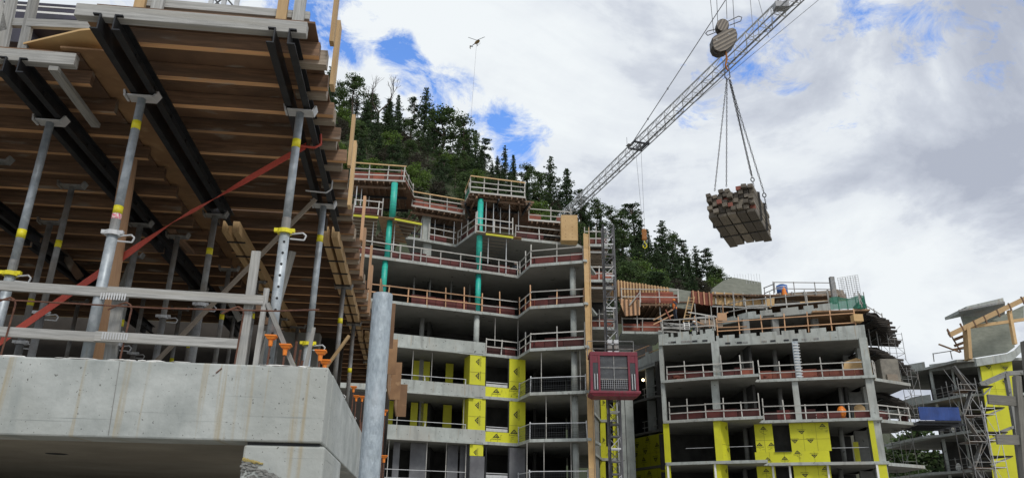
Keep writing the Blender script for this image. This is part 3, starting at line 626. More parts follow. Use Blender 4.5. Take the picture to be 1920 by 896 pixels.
# guardrail on the podium edge
root = thing('timber_guardrail', 'long weathered two-rail timber guardrail on the podium edge', 'guardrail', LF((-2.6, 6.85, 2.95)))
for za, zb, v in ((3.58, 3.545, 6.88), (3.165, 3.13, 6.83)):
    m = MB(LF); m.beam((-6.4, v, za + .06), (-2.62, v, (za + zb) / 2), .038, .082, r=.7); m.build('rail', 'wood', root)
    m = MB(LF); m.beam((-2.78, v - .042, (za + zb) / 2 + .002), (-1.44 if za > 3.3 else -1.6, v - .042, zb), .038, .082, r=.9); m.build('rail', 'wood', root)
m = MB(LF); m.box(-1.62, -1.54, 6.89, 6.93, 2.95, 4.03); bev(m.build('post', 'wood', root), .004)
m = MB(LF); m.beam((-2.68, 6.93, 2.95), (-2.71, 6.93, 3.54), .04, .095, (1, 0, 0)); m.build('post', 'wood', root)
m = MB(LF); m.box(-4.3, -4.2, 6.9, 6.94, 2.95, 3.7); m.build('post', 'wood', root)
for u, z in ((-2.62, 3.15), (-2.70, 3.5)):
    m = MB(LF)
    for k_ in range(10): m.box(u - .1 + k_ * .022, u - .088 + k_ * .022, 6.762, 6.766, z - .03, z + .03)
    m.build('nail_plate', 'zinc', root)
# red strap: two flat runs with a twist
A = (-1.40, 7.72, 5.57); Bp_ = onv(0, 640, 8.2); tw = (-2.93 + .12, 7.95, onv(320, 415, 7.95)[1]); tw = (onv(322, 418, 7.95)[0], 7.95, onv(322, 418, 7.95)[1])
root = thing('ratchet_strap', 'red webbing strap pulled diagonally from the stringer to the left edge', 'strap', LF(A))
m = MB(LF); n = 40; E_ = (Bp_[0], 8.2, Bp_[1])
for i in range(n + 1):
    t = i / n; q = t / .5 if t < .5 else (t - .5) / .5
    c = Vector(A).lerp(Vector(tw), q) if t < .5 else Vector(tw).lerp(Vector(E_), q)
    an = math.radians(90 * (1 - min(1, abs(t - .42) * 5))) ; w = .042 if t < .5 else .05
    dv = Vector((0, math.sin(an), math.cos(an))) * w
    m.v += [LF(c - dv), LF(c + dv)]
    if i: b = 2 * i; m.face((b - 2, b - 1, b + 1, b), ((0, t), (.06, t), (.06, t + .02), (0, t + .02)), .5)
o = m.build('webbing', 'red', root); sm_ = o.modifiers.new('thickness', 'SOLIDIFY'); sm_.thickness = .004
m = MB(LF); m.path([(-1.52, 7.7, 5.56), (-1.3, 7.7, 5.545), (-1.24, 7.72, 5.6), (-1.26, 7.75, 5.74)], .014, 6); m.build('strap_loop', 'red', root)
m = MB(LF); m.path([(-1.47, 7.1, 5.63), (-1.50, 6.98, 5.76)], .02, 6); m.build('strap_tail', 'red', root)
m = MB(LF); m.path([(-1.55, 8.9, 5.56), (-1.3, 8.9, 5.545), (-1.24, 8.9, 5.6), (-1.24, 8.9, 5.72)], .010, 6)
tag(m.build('beam_clamp', 'zinc', None, LF((-1.4, 8.9, 5.6))), 'bent pale metal clamp around the steel stringer', 'clamp')
# rebar: caps, bent bars and the long thin bar
def dowel(label, u, v, z0, z1, tilt=0):
    root = thing('rebar_dowel', label, 'capped rebar', LF((u, v, z0)), 'rebar dowels with orange caps')
    m = MB(LF); m.tube((u, v, z0), (u + tilt, v, z1), .009, None, 7); m.build('bar', 'rust', root)
    m = MB(LF); m.F = LF
    c = Vector((u + tilt, v, z1)); m.tube(c - Vector((0, 0, .06)), c + Vector((0, 0, .005)), .017, .022, 12)
    m.hexa([c + Vector(q) for q in ((-.03, -.03, 0), (.03, -.03, 0), (.03, .03, 0), (-.03, .03, 0), (-.045, -.04, .022), (.045, -.04, .022), (.045, .04, .022), (-.045, .04, .022))], .5)
    c.z += .023; m.hexa([c + Vector(q) for q in ((-.05, -.045, 0), (.05, -.045, 0), (.05, .045, 0), (-.05, .045, 0), (-.05, -.045, .012), (.05, -.045, .012), (.05, .045, .012), (-.05, .045, .012))], .5)
    o = m.build('cap', 'cap', root); return root
for k_, (px, py, v, l) in enumerate([(507, 636, 6.83, 'left orange cap in front of the pinholed post'), (534, 653, 6.80, 'second orange cap from the left, slightly tilted'), (600, 664, 6.86, 'orange cap just left of the podium corner, on top of a close pair'), (608, 682, 7.05, 'lower orange cap of the pair by the podium corner')]):
    u, z = onv(px, py, v); dowel(l, u, v, 2.95, z, .005)
for k_, (px, py, v, z0, l) in enumerate([(663, 728, 12.6, 2.0, 'small orange capped bar between the rear posts and the pole, highest of its cluster'), (668, 745, 13.0, 2.0, 'orange capped bar left of the pole, lower left of its cluster'), (679, 746, 13.4, 2.0, 'orange capped bar touching the pole edge, lower right of its cluster'),
    (722, 772, 13.5, 1, 'orange capped bar right of the pole, upper'), (720, 858, 11.0, 1, 'orange capped bar right of the pole near the bottom edge')]):
    u, z = onv(px, py, v); dowel(l, u, v, z0, z)
for k_, (u, v, w, l) in enumerate([(-3.50, 6.80, .14, 'bent rusty starter bar at the left edge of the podium'), (-2.55, 6.80, .14, 'bent rusty starter bar between the two rail joints'), (-1.60, 6.78, .13, 'bent rusty starter bar crossing the tall guard post')]):
    m = MB(LF); m.path([(u, v, 2.94), (u + .015, v, 3.40), (u, v, 3.44), (u - .04, v, 3.46), (u - .09, v, 3.44), (u - w - .04, v, 3.39)], .008, 6)
    tag(m.build('bent_rebar', 'rust', None, LF((u, v, 2.95))), l, 'rebar', 'bent starter bars on the podium edge')
m = MB(LF); m.path([(-6, 6.72, 3.44), (-3.5, 6.72, 3.415), (-2.3, 6.72, 3.40), (-1.3, 6.72, 3.42), (-.93, 6.72, 3.45)], .007, 6)
tag(m.build('long_rebar', 'rust', None, LF((-3, 6.7, 3.4))), 'long thin rusty bar running level across the guardrail', 'rebar')
m = MB(LF)
for i, (u, v, h_) in enumerate([(-1.14, 6.95, .26), (-1.08, 7.0, .1), (-1.11, 7.02, .2)]): m.tube((u, v, 2.94), (u + .01, v, 2.95 + h_), .012, None, 6)
tag(m.build('rebar_stubs', 'rust', None, LF((-1.1, 7, 2.95))), 'few short bare rebar stubs between the orange caps', 'rebar')
random.seed(8); m = MB(LF)
for i in range(16):
    v = ru(12.4, 15); m.tube((-.88 + ru(-.12, .05), v, 1.6), (-.88 + ru(-.1, .05), v, ru(3.0, 3.5)), .012, None, 5)
tag(m.build('rebar_mat', 'rust', None, LF((-.9, 13, 2))), 'cluster of rusty bars standing left of the galvanised pole', 'rebar')
# galvanised pole, close to the camera
p = aty(718, 552, 3.2); root = thing('galvanised_pole', 'thick galvanised steel pole in the foreground, open top', 'pole', (p.x, 3.2, 0))
m = MB(); m.tube((p.x - .0, 3.2, 0), (p.x, 3.2, p.z), .0425, None, 28, False); m.tube((p.x, 3.2, p.z), (p.x, 3.2, p.z - .3), .036, None, 28, False); smooth(m.build('tube', 'galvp', root))
m = MB(); 
for i in range(28):
    a0, a1 = 2 * math.pi * i / 28, 2 * math.pi * (i + 1) / 28; b = len(m.v)
    for a, q in ((a0, .036), (a1, .036), (a1, .0425), (a0, .0425)): m.v.append(Vector((p.x + math.cos(a) * q, 3.2 + math.sin(a) * q, p.z + .001)))
    m.face((b, b + 1, b + 2, b + 3), ((0, 0),) * 4, .5)
m.build('rim', 'galvp', root)
# ------------------------------------------------------------------ helpers for the blocks under construction
def onseg(P0, P1, px, z, inset=0):
    P0 = Vector((*P0[:2], 0)); P1 = Vector((*P1[:2], 0)); d = P1 - P0; nrm = Vector((-d.y, d.x, 0)).normalized() * inset
    lo, hi = -14 / d.length, 1 + 14 / d.length
    f = lambda t: proj(P0 + d * t + nrm + Vector((0, 0, z)))[0] - px
    for _ in range(40):
        mid = (lo + hi) / 2
        if f(mid) < 0: lo = mid
        else: hi = mid
    q = P0 + d * lo + nrm; return (q.x, q.y)
def panel(root, P0, P1, xa, xb, z0, z1, m_, inset=.15, th=.06, name='panel', zc=None, ret=0, side=None):
    zc = (z0 + z1) / 2 if zc is None else zc
    a = onseg(P0, P1, xa, zc, inset); b = onseg(P0, P1, xb, zc, inset); m = MB()
    m.wallstrip([(0, z0), (math.dist(a, b), z0), (math.dist(a, b), z1), (0, z1)], a, b, th); o = m.build(name, m_, root)
    if ret:
        d = Vector((b[0] - a[0], b[1] - a[1], 0)).normalized(); n_ = Vector((-d.y, d.x, 0)); m = MB()
        q = Vector((*a, 0)) + d * .002 + n_ * (th + .002); m.prism([tuple(q)[:2], tuple(q + d * .05)[:2], tuple(q + d * .05 + n_ * ret)[:2], tuple(q + n_ * ret)[:2]], z0 + .003, z1 - .003); m.build(name, side or m_, root)
    return a, b
# print on the sheathing: a small triangle mark with a line of lettering below it
def text_mesh(body):
    cu = bpy.data.curves.new('t', 'FONT'); cu.body = body; cu.size = .17; cu.align_x = 'CENTER'; ob = bpy.data.objects.new('t', cu); COL.objects.link(ob)
    dg = bpy.context.evaluated_depsgraph_get(); me = bpy.data.meshes.new_from_object(ob.evaluated_get(dg)); bpy.data.objects.remove(ob)
    return [v.co.copy() for v in me.vertices], [tuple(p.vertices) for p in me.polygons]
TXT = text_mesh('CertainTeed')
def logos(root, a, b, z0, z1, spots, off=-.012, sc=1.0, th=.0):
    """spots: (u fraction, z fraction, rotation)"""
    A_ = Vector((a[0], a[1], 0)); B_ = Vector((b[0], b[1], 0)); d = (B_ - A_); L = d.length; d /= L; n_ = Vector((-d.y, d.x, 0))
    m = MB()
    for (fu, fz, rot) in spots:
        c = A_ + d * (L * fu) + n_ * off + Vector((0, 0, z0 + (z1 - z0) * fz)); cr_, sr = math.cos(rot), math.sin(rot)
        def W(x, y): x, y = x * sc, y * sc; return c + d * (x * cr_ - y * sr) + Vector((0, 0, x * sr + y * cr_))
        o_ = [(-.34, 0), (.34, 0), (0, .36)]; i_ = [(-.17, .07), (.17, .07), (0, .25)]
        b0 = len(m.v); m.v += [W(*p) for p in o_ + i_]
        for k_ in range(3): j = (k_ + 1) % 3; m.face((b0 + k_, b0 + j, b0 + 3 + j, b0 + 3 + k_), ((0, 0),) * 4, .5)
        b0 = len(m.v); m.v += [W(*p) for p in ((-.08, .09), (.08, .09), (0, .18))]; m.face((b0, b0 + 1, b0 + 2), ((0, 0),) * 3, .5)
        b0 = len(m.v); m.v += [W(v.x, v.y - .17) for v in TXT[0]]
        for f in TXT[1]: m.face(tuple(b0 + q for q in f), ((0, 0),) * len(f), .5)
        for q in range(3):
            xo = ru(-.5, .3); yo = -.3 - .12 * q; b0 = len(m.v); m.v += [W(xo, yo), W(xo + .25, yo), W(xo + .25, yo + .025), W(xo, yo + .025)]
            if 0 < (fu * L + (xo + .12) * sc * cr_) < L and rot == 0 and (z0 + .1 < m.v[b0].z < z1 - .05): m.face((b0, b0 + 1, b0 + 2, b0 + 3), ((0, 0),) * 4, .5)
    o = m.build('printed_mark', 'ink', root)
    sm = MB(); n_s = int(L / 1.22)
    for i in range(1, n_s + 1):
        if L * i / (n_s + 1) > .3: q = A_ + d * (L * i / (n_s + 1)) + n_ * (off * .6); sm.beam(q + Vector((0, 0, z0 + .01)), q + Vector((0, 0, z1 - .01)), .022, .006, tuple(n_))
    if z1 - z0 > 1.6: zc_ = z0 + (z1 - z0) * .42; sm.beam(A_ + n_ * (off * .6) + Vector((0, 0, zc_)) + d * .02, B_ + n_ * (off * .6) + Vector((0, 0, zc_)) - d * .02, .006, .022)
    if sm.v: sm.build('joint_tape', 'seam', root)
    return o
def guard(label, pts, z, h_=(.5, 1.03), sp=1.5, mm='woodw', back=None, tall=0, group='guardrails on the floor edges', inset=.1, rail=.072, posth=1.1, mesh=False, pm=None, rz=None, bh=.68, toe=False):
    """pts: plan polyline; rails and posts are parts"""
    p = [Vector((q[0], q[1], 0)) for q in pts]; root = thing('guardrail', label, 'guardrail', (p[0].x, p[0].y, z), group)
    zo = rz or (0,) * len(p)
    for i in range(len(p) - 1):
        a, b = p[i], p[i + 1]; d = (b - a); L = d.length; d /= L; n_ = Vector((-d.y, d.x, 0)) * inset
        a = a + n_; b = b + n_; za, zb = z + zo[i], z + zo[i + 1]
        for hh in h_:
            m = MB(); j = ru(-.02, .02); m.beam(a + Vector((0, 0, za + hh + j)), b + Vector((0, 0, zb + hh + ru(-.03, .03))), .04, rail); m.build('rail', mm, root)
        if toe:
            m = MB(); m.beam(a + Vector((0, 0, za + .08)), b + Vector((0, 0, zb + .08)), .03, .14); m.build('toe_board', mm, root)
        n = max(1, round(L / sp))
        for k_ in range(n + (1 if i == len(p) - 2 else 0)):
            q = a + d * (L * k_ / n) ; zz = za + (zb - za) * k_ / n; m = MB(); hh = posth + (ru(.25, tall) if tall and R() < .55 else 0)
            m.beam(q + n_ * .35 + Vector((ru(-.02, .02), 0, zz)), q + n_ * .35 + Vector((ru(-.05, .05), 0, zz + hh)), .075, .045, (0, 1, 0)); m.build('post', pm or mm, root)
        if back:
            q0 = a + n_ * 2.5; q1 = b + n_ * 2.5; s_ = 0
            while s_ < L - .2:
                w = min(ru(.8, 1.8), L - s_); hh = bh * ru(.8, 1.1)
                if R() < .88:
                    c0 = q0 + d * s_; c1 = q0 + d * (s_ + w - .03); m = MB(); zz = za + (zb - za) * s_ / L
                    m.beam(c0 + Vector((0, 0, zz + hh / 2 + .02)), c1 + Vector((0, 0, zz + hh / 2 + .02)), .03, hh)
                    m.build('board', back if R() < .93 else 'redl', root)
                s_ += w
        if mesh:
            m = MB(); s_ = 0
            while s_ < L: c = a + d * s_; m.beam(c + Vector((0, 0, za + .05)), c + Vector((0, 0, za + 1.0)), .012, .012); s_ += .16
            for hh in (.1, .25, .4, .7, .85): m.beam(a + Vector((0, 0, za + hh)), b + Vector((0, 0, zb + hh)), .012, .012)
            m.build('wire_mesh', 'cageb', root)
    return root
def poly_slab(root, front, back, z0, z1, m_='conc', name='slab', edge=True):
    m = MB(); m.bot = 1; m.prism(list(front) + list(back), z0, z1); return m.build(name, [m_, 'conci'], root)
def cyl(root, x, y, z0, z1, r_, m_, name='column', n=18):
    m = MB(); m.tube((x, y, z0), (x, y, z1), r_, None, n); return smooth_side(m.build(name, m_, root))
def smooth_side(o):
    for p in o.data.polygons:
        if len(p.vertices) == 4: p.use_smooth = True
    return o
def sqcol(root, x, y, z0, z1, w, d, ang=0, m_='conc', name='column'):
    m = MB(); c, s_ = math.cos(ang), math.sin(ang); pts = [(x + a * w / 2 * c - b * d / 2 * s_, y + a * w / 2 * s_ + b * d / 2 * c) for a, b in ((-1, -1), (1, -1), (1, 1), (-1, 1))]
    m.prism(pts, z0, z1); return m.build(name, m_, root)
def prop(label, x, y, z0, z1, m_='zinc', r_=.03, group='slender props standing between the floors'):
    root = thing('shore_prop', label, 'prop', (x, y, z0), group)
    m = MB(); m.tube((x, y, z0), (x, y, z0 + (z1 - z0) * .5), r_ * 1.25, None, 8); m.build('lower_tube', m_, root)
    m = MB(); m.tube((x, y, z0 + (z1 - z0) * .5), (x, y, z1), r_, None, 8); m.build('upper_tube', m_, root); return root

# ------------------------------------------------------------------ middle block
random.seed(42)
FZ = {0: 1.3, 1: 4.3, 2: 7.3, 3: 10.3, 4: 13.25, 5: 16.2, 6: 19.25, 7: 22.25, 8: 25.2}
Q0, Q1, Q2, Q3, Q4 = (-17, 46.6), (-8.3, 50), (.5, 53.5), (1.3, 51), (4.9, 50)
Qm = onseg(Q1, Q2, 910, 13.3)
B = thing('apartment_block', 'tall unfinished concrete apartment block with zigzag balconies in the middle of the photo', 'building', (-5, 55, 0))
BACK = [(5.9, 56.5), (5.9, 68), (-17, 68)]
for k_ in (0, 1, 2, 3, 4, 5, 6):
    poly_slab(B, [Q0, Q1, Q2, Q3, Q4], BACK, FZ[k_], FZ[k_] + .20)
    # thin drip step and pour joints on the edge
    m = MB(); a = onseg(Q1, Q2, 905, FZ[k_]); b = onseg(Q1, Q2, 945, FZ[k_])
    d_ = (Vector(b) - Vector(a)).normalized() if False else None
    m.beam((a[0], a[1] - .04, FZ[k_] + .06), (b[0], b[1] - .04, FZ[k_] + .06), .06, .12); m.build('edge_lip', 'conc', B)
# F7: set-back slab with its own zigzag
S7 = [(-8.0, 53.6), (-7.5, 53.7), (-4.3, 55.2), (-2.7, 52.2), (-.6, 53.0), (.2, 53.5), (5.05, 54.75)]
poly_slab(B, S7, [(5.9, 56), (5.9, 68), (-8, 68)], 22.25, 22.45)
for k_ in range(0, 6):                                           # rear rooms: near-black partitions standing in for the dark interior
    z0, z1 = FZ[k_] + .2, FZ[k_ + 1]
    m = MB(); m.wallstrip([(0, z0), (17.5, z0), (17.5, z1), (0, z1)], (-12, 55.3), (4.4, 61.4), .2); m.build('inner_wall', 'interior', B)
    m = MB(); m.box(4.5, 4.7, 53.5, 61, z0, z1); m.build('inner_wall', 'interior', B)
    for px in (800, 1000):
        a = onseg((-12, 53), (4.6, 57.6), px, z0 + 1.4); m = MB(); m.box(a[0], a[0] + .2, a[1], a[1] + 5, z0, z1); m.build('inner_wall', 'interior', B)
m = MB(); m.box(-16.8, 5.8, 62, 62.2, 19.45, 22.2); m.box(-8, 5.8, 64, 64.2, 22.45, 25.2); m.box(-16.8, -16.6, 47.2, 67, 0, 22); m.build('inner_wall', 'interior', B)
# columns
for k_ in range(0, 6):
    z0, z1 = FZ[k_] + .2, FZ[k_ + 1]
    cyl(B, 4.28, 51.0, z0, z1, .21, 'conc')
c2 = onseg(Q1, Q2, 894, 16, .45)
for k_ in (0, 1, 2, 3, 4): cyl(B, c2[0], c2[1], FZ[k_] + .2, FZ[k_ + 1], .20, 'conc')
ct = onseg(Q1, Q2, 897, 19, .45); cyl(B, ct[0], ct[1], 16.4, 19.25, .20, 'teal', 'wrapped_column'); cyl(B, ct[0], ct[1], 19.45, 25.2, .22, 'teal', 'wrapped_column')
cw = onseg(Q1, Q2, 722, 19, .35)
cyl(B, cw[0], cw[1], 16.4, 19.25, .20, 'teal', 'wrapped_column'); cyl(B, cw[0] + .1, cw[1], 19.45, 22.3, .20, 'teal', 'wrapped_column'); cyl(B, cw[0] + .25, cw[1], 22.4, 25.2, .23, 'teal', 'wrapped_column')
for z0, z1 in ((19.45, 22.25), (22.45, 25.2)):
    a = onseg((-7.5, 54.2), (-4.3, 55.8), 799, (z0 + z1) / 2); sqcol(B, a[0], a[1], z0, z1, .62, .3, .4)
for k_, xs in ((4, (790,)), (5, (775, 805, 845, 880))):
    for px in xs:
        a = onseg((-8.3, 53), (.5, 56.5), px, FZ[k_] + 1.5); cyl(B, a[0], a[1], FZ[k_] + .2, FZ[k_ + 1], .17 if k_ == 4 else .07, 'concd')
# upstand beams at the left half of floors 2-4
for k_, hh in ((2, .72), (3, .68), (4, .72)):
    L0 = Q0; a = onseg(Q1, Q2, 910, FZ[k_] + .5, -.03); P0 = Vector((*Q1, 0)); m = MB(); L = math.dist(Q1, a)
    m.wallstrip([(-3.2, FZ[k_] + .10), (L, FZ[k_] + .10), (L, FZ[k_] + .2 + hh), (-3.2, FZ[k_] + .2 + hh)], Q1, a, .2); m.build('upstand_beam', 'conc', B)
    m = MB(); L2 = L - (.8 if k_ != 4 else 1.9)
    m.wallstrip([(-3.2, FZ[k_] - .01), (L2, FZ[k_] - .01), (L2, FZ[k_] + .098), (-3.2, FZ[k_] + .098)], (Q1[0] + .03, Q1[1] - .12), (a[0] + .03, a[1] - .12), .2); m.build('edge_lip', 'conc', B)
    m = MB(); rr = Vector((a[0] - Q1[0], a[1] - Q1[1], 0)).normalized(); n_ = Vector((-rr.y, rr.x, 0))
    for i in range(14):
        c = Vector((*Q1, 0)) + rr * (.4 + i * .72) + Vector((0, 0, FZ[k_] + .35 + .3 * (i % 2))); m.tube(c - n_ * .012 - n_ * 0, c + n_ * .05, .022, None, 8)
    m.build('tie_hole', 'black', B)
# yellow sheathing, openings between floors 1 and 4
def bl(k): return FZ[k] + .2
for k_ in (2, 3):
    za, zb = bl(k_), FZ[k_ + 1]; zs_ = za + .72
    a, b = panel(B, Q1, Q2, 878 if k_ == 2 else 881, 910, zs_, zb, 'yel', .03, .06, 'yellow_panel', ret=1.2, side='yeli')  # return face in a dimmer yellow, its side shade put into the colour
    logos(B, a, b, zs_, zb, [(.6, .30, 1.57), (.6, .78, 1.57)], sc=.75)
    a, b = panel(B, Q1, Q2, 910, 955, za - .02, za + .66, 'yel', .06, .06, 'yellow_panel'); logos(B, a, b, za, za + .66, [(.45, .45, 0)], sc=.75)
    a, b = panel(B, Q1, Q2, 955, 985, za - .02, zb, 'yel', .02, .06, 'yellow_panel'); logos(B, a, b, za, zb, [(.5, .68, 1.57), (.3, .22, 0)], sc=.85)
    for xa, xb in ((774, 785), (793, 805), (835, 849)) if k_ == 3 else ((724, 736), (769, 782), (788, 800), (830, 846)):
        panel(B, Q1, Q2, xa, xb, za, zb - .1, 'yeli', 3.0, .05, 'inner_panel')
    panel(B, Q1, Q2, 785, 793, za, zb, 'concd', 3.0, .05, 'inner_wall')
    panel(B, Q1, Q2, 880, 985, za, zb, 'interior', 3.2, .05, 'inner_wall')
za, zb = bl(1), FZ[2]
a, b = panel(B, Q1, Q2, 881, 906, zb - .75, zb - .02, 'yel', .05, .05, 'yellow_panel'); logos(B, a, b, zb - .75, zb, [(.5, .3, 1.57)], sc=.6)
panel(B, Q1, Q2, 881, 908, za, zb - .77, 'greym', .03, .06, 'grey_panel')
panel(B, Q1, Q2, 955, 985, za, zb - .1, 'greym', .03, .06, 'grey_panel')
for xa, xb in ((736, 748), (768, 800), (838, 858), (862, 880)): panel(B, Q1, Q2, xa, xb, za, zb - .03, 'greym', 1.2, .05, 'grey_panel')
# window frames in the lower openings
for k_ in (1, 2, 3):
    for (xa, xb) in ((911, 953),):
        for px in (xa, xb):
            a = onseg(Q1, Q2, px, bl(k_) + 1.5, .12); m = MB(); m.tube((a[0], a[1], bl(k_)), (a[0], a[1], FZ[k_ + 1]), .025, None, 6); m.build('frame_post', 'cageb', B)
# plywood deck F7 at the left and flying tables
def deckbox(root, poly, z, th=.02, m_='plys', name='plywood_deck'):
    m = MB(); m.prism(poly, z, z + th); return m.build(name, m_, root)
def flying(label, a, b, depth, z, edge='woodn', n=9, jm='jend', jh=.14):
    """formwork table: long front ledger from a to b, joists running back, plywood on top"""
    A_ = Vector((*a, 0)); B_ = Vector((*b, 0)); d = (B_ - A_).normalized(); n_ = Vector((-d.y, d.x, 0)); L = (B_ - A_).length
    root = thing('flying_table', label, 'formwork table', (a[0], a[1], z), 'formwork tables on the blocks')
    m = MB(); m.beam(A_ + Vector((0, 0, z)), B_ + Vector((0, 0, z)), .09, .14); m.build('ledger', edge, root)
    m = MB(); m.beam(A_ + n_ * depth + Vector((0, 0, z)), B_ + n_ * depth + Vector((0, 0, z)), .12, .16); m.build('ledger', 'black', root)
    for i in range(n):
        q = A_ + d * (L * (i + .5) / n) + Vector((0, 0, z + .04)); m = MB(); 
        m.beam(A_ + n_ * (depth * (i + .5) / n) + Vector((0, 0, z + .10)), B_ + n_ * (depth * (i + .5) / n) + Vector((0, 0, z + .10)), .09, jh); m.build('joist', jm, root)
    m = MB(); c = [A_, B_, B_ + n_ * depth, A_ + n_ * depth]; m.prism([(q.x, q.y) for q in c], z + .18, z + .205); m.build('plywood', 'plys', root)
    return root
a0, a1 = onseg((-12, 48.9), (-8.2, 49.7), 662, 22.25), onseg((-12, 48.9), (-8.2, 49.7), 709, 22.25)
flying('formwork table with yellowish front ledger left of the left teal column', a0, a1, 6, 22.2, 'yeli')
a2, a3 = onseg((-8.2, 49.7), (-6.4, 50.6), 740, 22.25), onseg((-8.2, 49.7), (-6.4, 50.6), 791, 22.25)
flying('formwork table with yellowish front ledger right of the left teal column', a2, a3, 6, 22.2, 'yeli')
a4, a5 = onseg((-2.9, 52.0), (.9, 53.2), 911, 22.25), onseg((-2.9, 52.0), (.9, 53.2), 962, 22.25)
flying('formwork table with yellowish ledger right of the right teal column', a4, a5, 6, 22.2, 'yeli')
m = MB(); m.prism([a1, a2, (a2[0] + .3, a2[1] + 5), (a1[0] - .3, a1[1] + 5)], 22.28, 22.31); tag(m.build('infill_plywood', 'ply', None, (a1[0], a1[1], 22.3)), 'brown plywood infill between two yellow-edged tables around the left teal column', 'plywood')
m = MB(); q0 = onseg((-2.9, 52.0), (.9, 53.2), 893, 22.25); m.prism([q0, a4, (a4[0] - .3, a4[1] + 4), (q0[0] - .5, q0[1] + 3)], 22.28, 22.31)
q1 = onseg((-2.9, 52.0), (.9, 53.2), 978, 22.3); m.prism([a5, q1, (q1[0], q1[1] + 5), (a5[0], a5[1] + 5)], 22.28, 22.31); tag(m.build('infill_plywood', 'ply', None, (q0[0], q0[1], 22.3)), 'brown plywood infill around the right teal column', 'plywood')
# top decks (formwork for the roof slab)
def topdeck(label, poly, z, back=8, fascia='ply', njoist=12, hh=.34):
    root = thing('formwork_deck', label, 'formwork deck', (poly[0][0], poly[0][1], z), 'plywood formwork decks on top of the blocks')
    bk = [(poly[-1][0] + .6, poly[-1][1] + back), (poly[0][0] + .6, poly[0][1] + back)]
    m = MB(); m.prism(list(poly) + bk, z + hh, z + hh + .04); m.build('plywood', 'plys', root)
    for i in range(len(poly) - 1):
        A_ = Vector((*poly[i], 0)); B_ = Vector((*poly[i + 1], 0)); d = (B_ - A_); L = d.length; d /= L; n_ = Vector((-d.y, d.x, 0))
        m = MB(); m.beam(A_ + Vector((0, 0, z + hh + .09)), B_ + Vector((0, 0, z + hh + .09)), .05, .14); m.build('edge_board', 'woodw', root)
        n = max(2, int(L / .42))
        for k_ in range(n):
            q = A_ + d * (L * (k_ + .5) / n); m = MB(); m.beam(q - n_ * ru(-.05, .12) + Vector((0, 0, z + hh - .08)), q + n_ * min(back, 6) + Vector((0, 0, z + hh - .08)), .09, .15); m.build('joist', 'joist', root)
        for off in (.5, 2.2, 4.6):
            m = MB(); m.beam(A_ + n_ * off + Vector((0, 0, z + .07)), B_ + n_ * off + Vector((0, 0, z + .07)), .12, .16); m.build('stringer', 'black' if off > 1 else 'joist', root)
    return root
TL = [onseg((-12, 50), (-7.7, 50.3), 655, 25.2), onseg((-12, 50), (-7.7, 50.3), 760, 25.2)]
topdeck('high left formwork deck of the middle block, in front of the forest', TL, 25.0, 5)
TM = [(TL[1][0] + .2, 53.2), (-3.7, 54.7)]; topdeck('low formwork deck between the two raised ones of the middle block', TM, 24.35, 7)
TC = [(-3.75, 54.6), (-3.15, 52.2), onseg((-3.15, 52.2), (1.0, 53.1), 985, 25.4), (1.2, 55.5)]
topdeck('raised centre formwork deck over the right teal column', TC, 25.1, 5)
TR = [onseg((.6, 54.2), (4.3, 56.9), 978, 25.0), onseg((.6, 54.2), (4.3, 56.9), 1062, 25.0)]
TR = [(1.3, 54.6), (4.7, 55.2)]; topdeck('right formwork deck of the middle block, below the foot of the crane jib', TR, 23.9, 6)
# guardrails
def zr(k): return FZ[k] + .2
G = 'timber guardrails on the floor edges of the middle block'
L6 = onseg(Q0, Q1, 660, 19.3); M6 = onseg(Q1, Q2, 750, 19.3)
guard('white two-rail guardrail on the sixth floor edge, left run under the yellow-edged tables', [L6, Q1, M6], zr(6), back='redp', tall=.5, group=G)
guard('white two-rail guardrail on the sixth floor edge, middle run across the grey rectangular column', [M6, Q2], zr(6), back='redp', tall=.6, group=G)
guard('white guardrail on the sixth floor balcony, right run below the wooden box', [Q2, Q3, Q4], zr(6), back='redp', tall=.5, group=G)
L5 = onseg(Q0, Q1, 690, 16.3); guard('orange-tinted guardrail on the fifth floor edge, long left run behind the pole top', [L5, Q1, onseg(Q1, Q2, 905, 16.3)], zr(5), mm='woodo', back='redp', tall=.6, group=G, pm='woodo')
guard('pinkish guardrail on the fifth floor, right run dipping then rising to the plywood wall', [onseg(Q1, Q2, 905, 16.3), Q2, Q3, Q4], zr(5), mm='woodw', back='redp', tall=.6, group=G, pm='woodo')
guard('guardrail on the fourth floor balcony right of the upstand beam', [onseg(Q1, Q2, 912, 13.4), Q2, Q3, Q4], zr(4), mm='woodw', back='redp', tall=.6, group=G)
for k_, w in ((3, 'third'), (2, 'second'), (1, 'first')):
    guard(w + ' floor balcony guardrail of wire mesh with a metal top rail, beside the plywood wall', [Q2, Q3, Q4], zr(k_), mm='zinc', mesh=True, sp=2.5, group='wire mesh guardrails on the low balconies', h_=(.98,), rail=.05)
    a = onseg(Q1, Q2, 720, zr(k_) + .7); b = onseg(Q1, Q2, 876, zr(k_) + .7)
    guard(w + ' floor thin metal rail above the upstand beam, left half', [a, b], zr(k_) + (.6 if k_ > 1 else 0), mm='zinc', mesh=False, sp=3, group='thin metal rails of the middle block', h_=(.45,) if k_ > 1 else (.5, 1), rail=.035, posth=.5, inset=.3)
    a = onseg(Q1, Q2, 911, zr(k_) + .7, .2); b = onseg(Q1, Q2, 953, zr(k_) + .7, .2); m = MB(); m.beam((*a, zr(k_) + 1.0), (*b, zr(k_) + 1.0), .04, .05); m.beam((*a, zr(k_) + .8), (*b, zr(k_) + .8), .02, .2)
    tag(m.build('window_rail', 'zinc', None, (*a, zr(k_))), w + ' floor bar across the square opening between yellow or grey panels', 'rail')
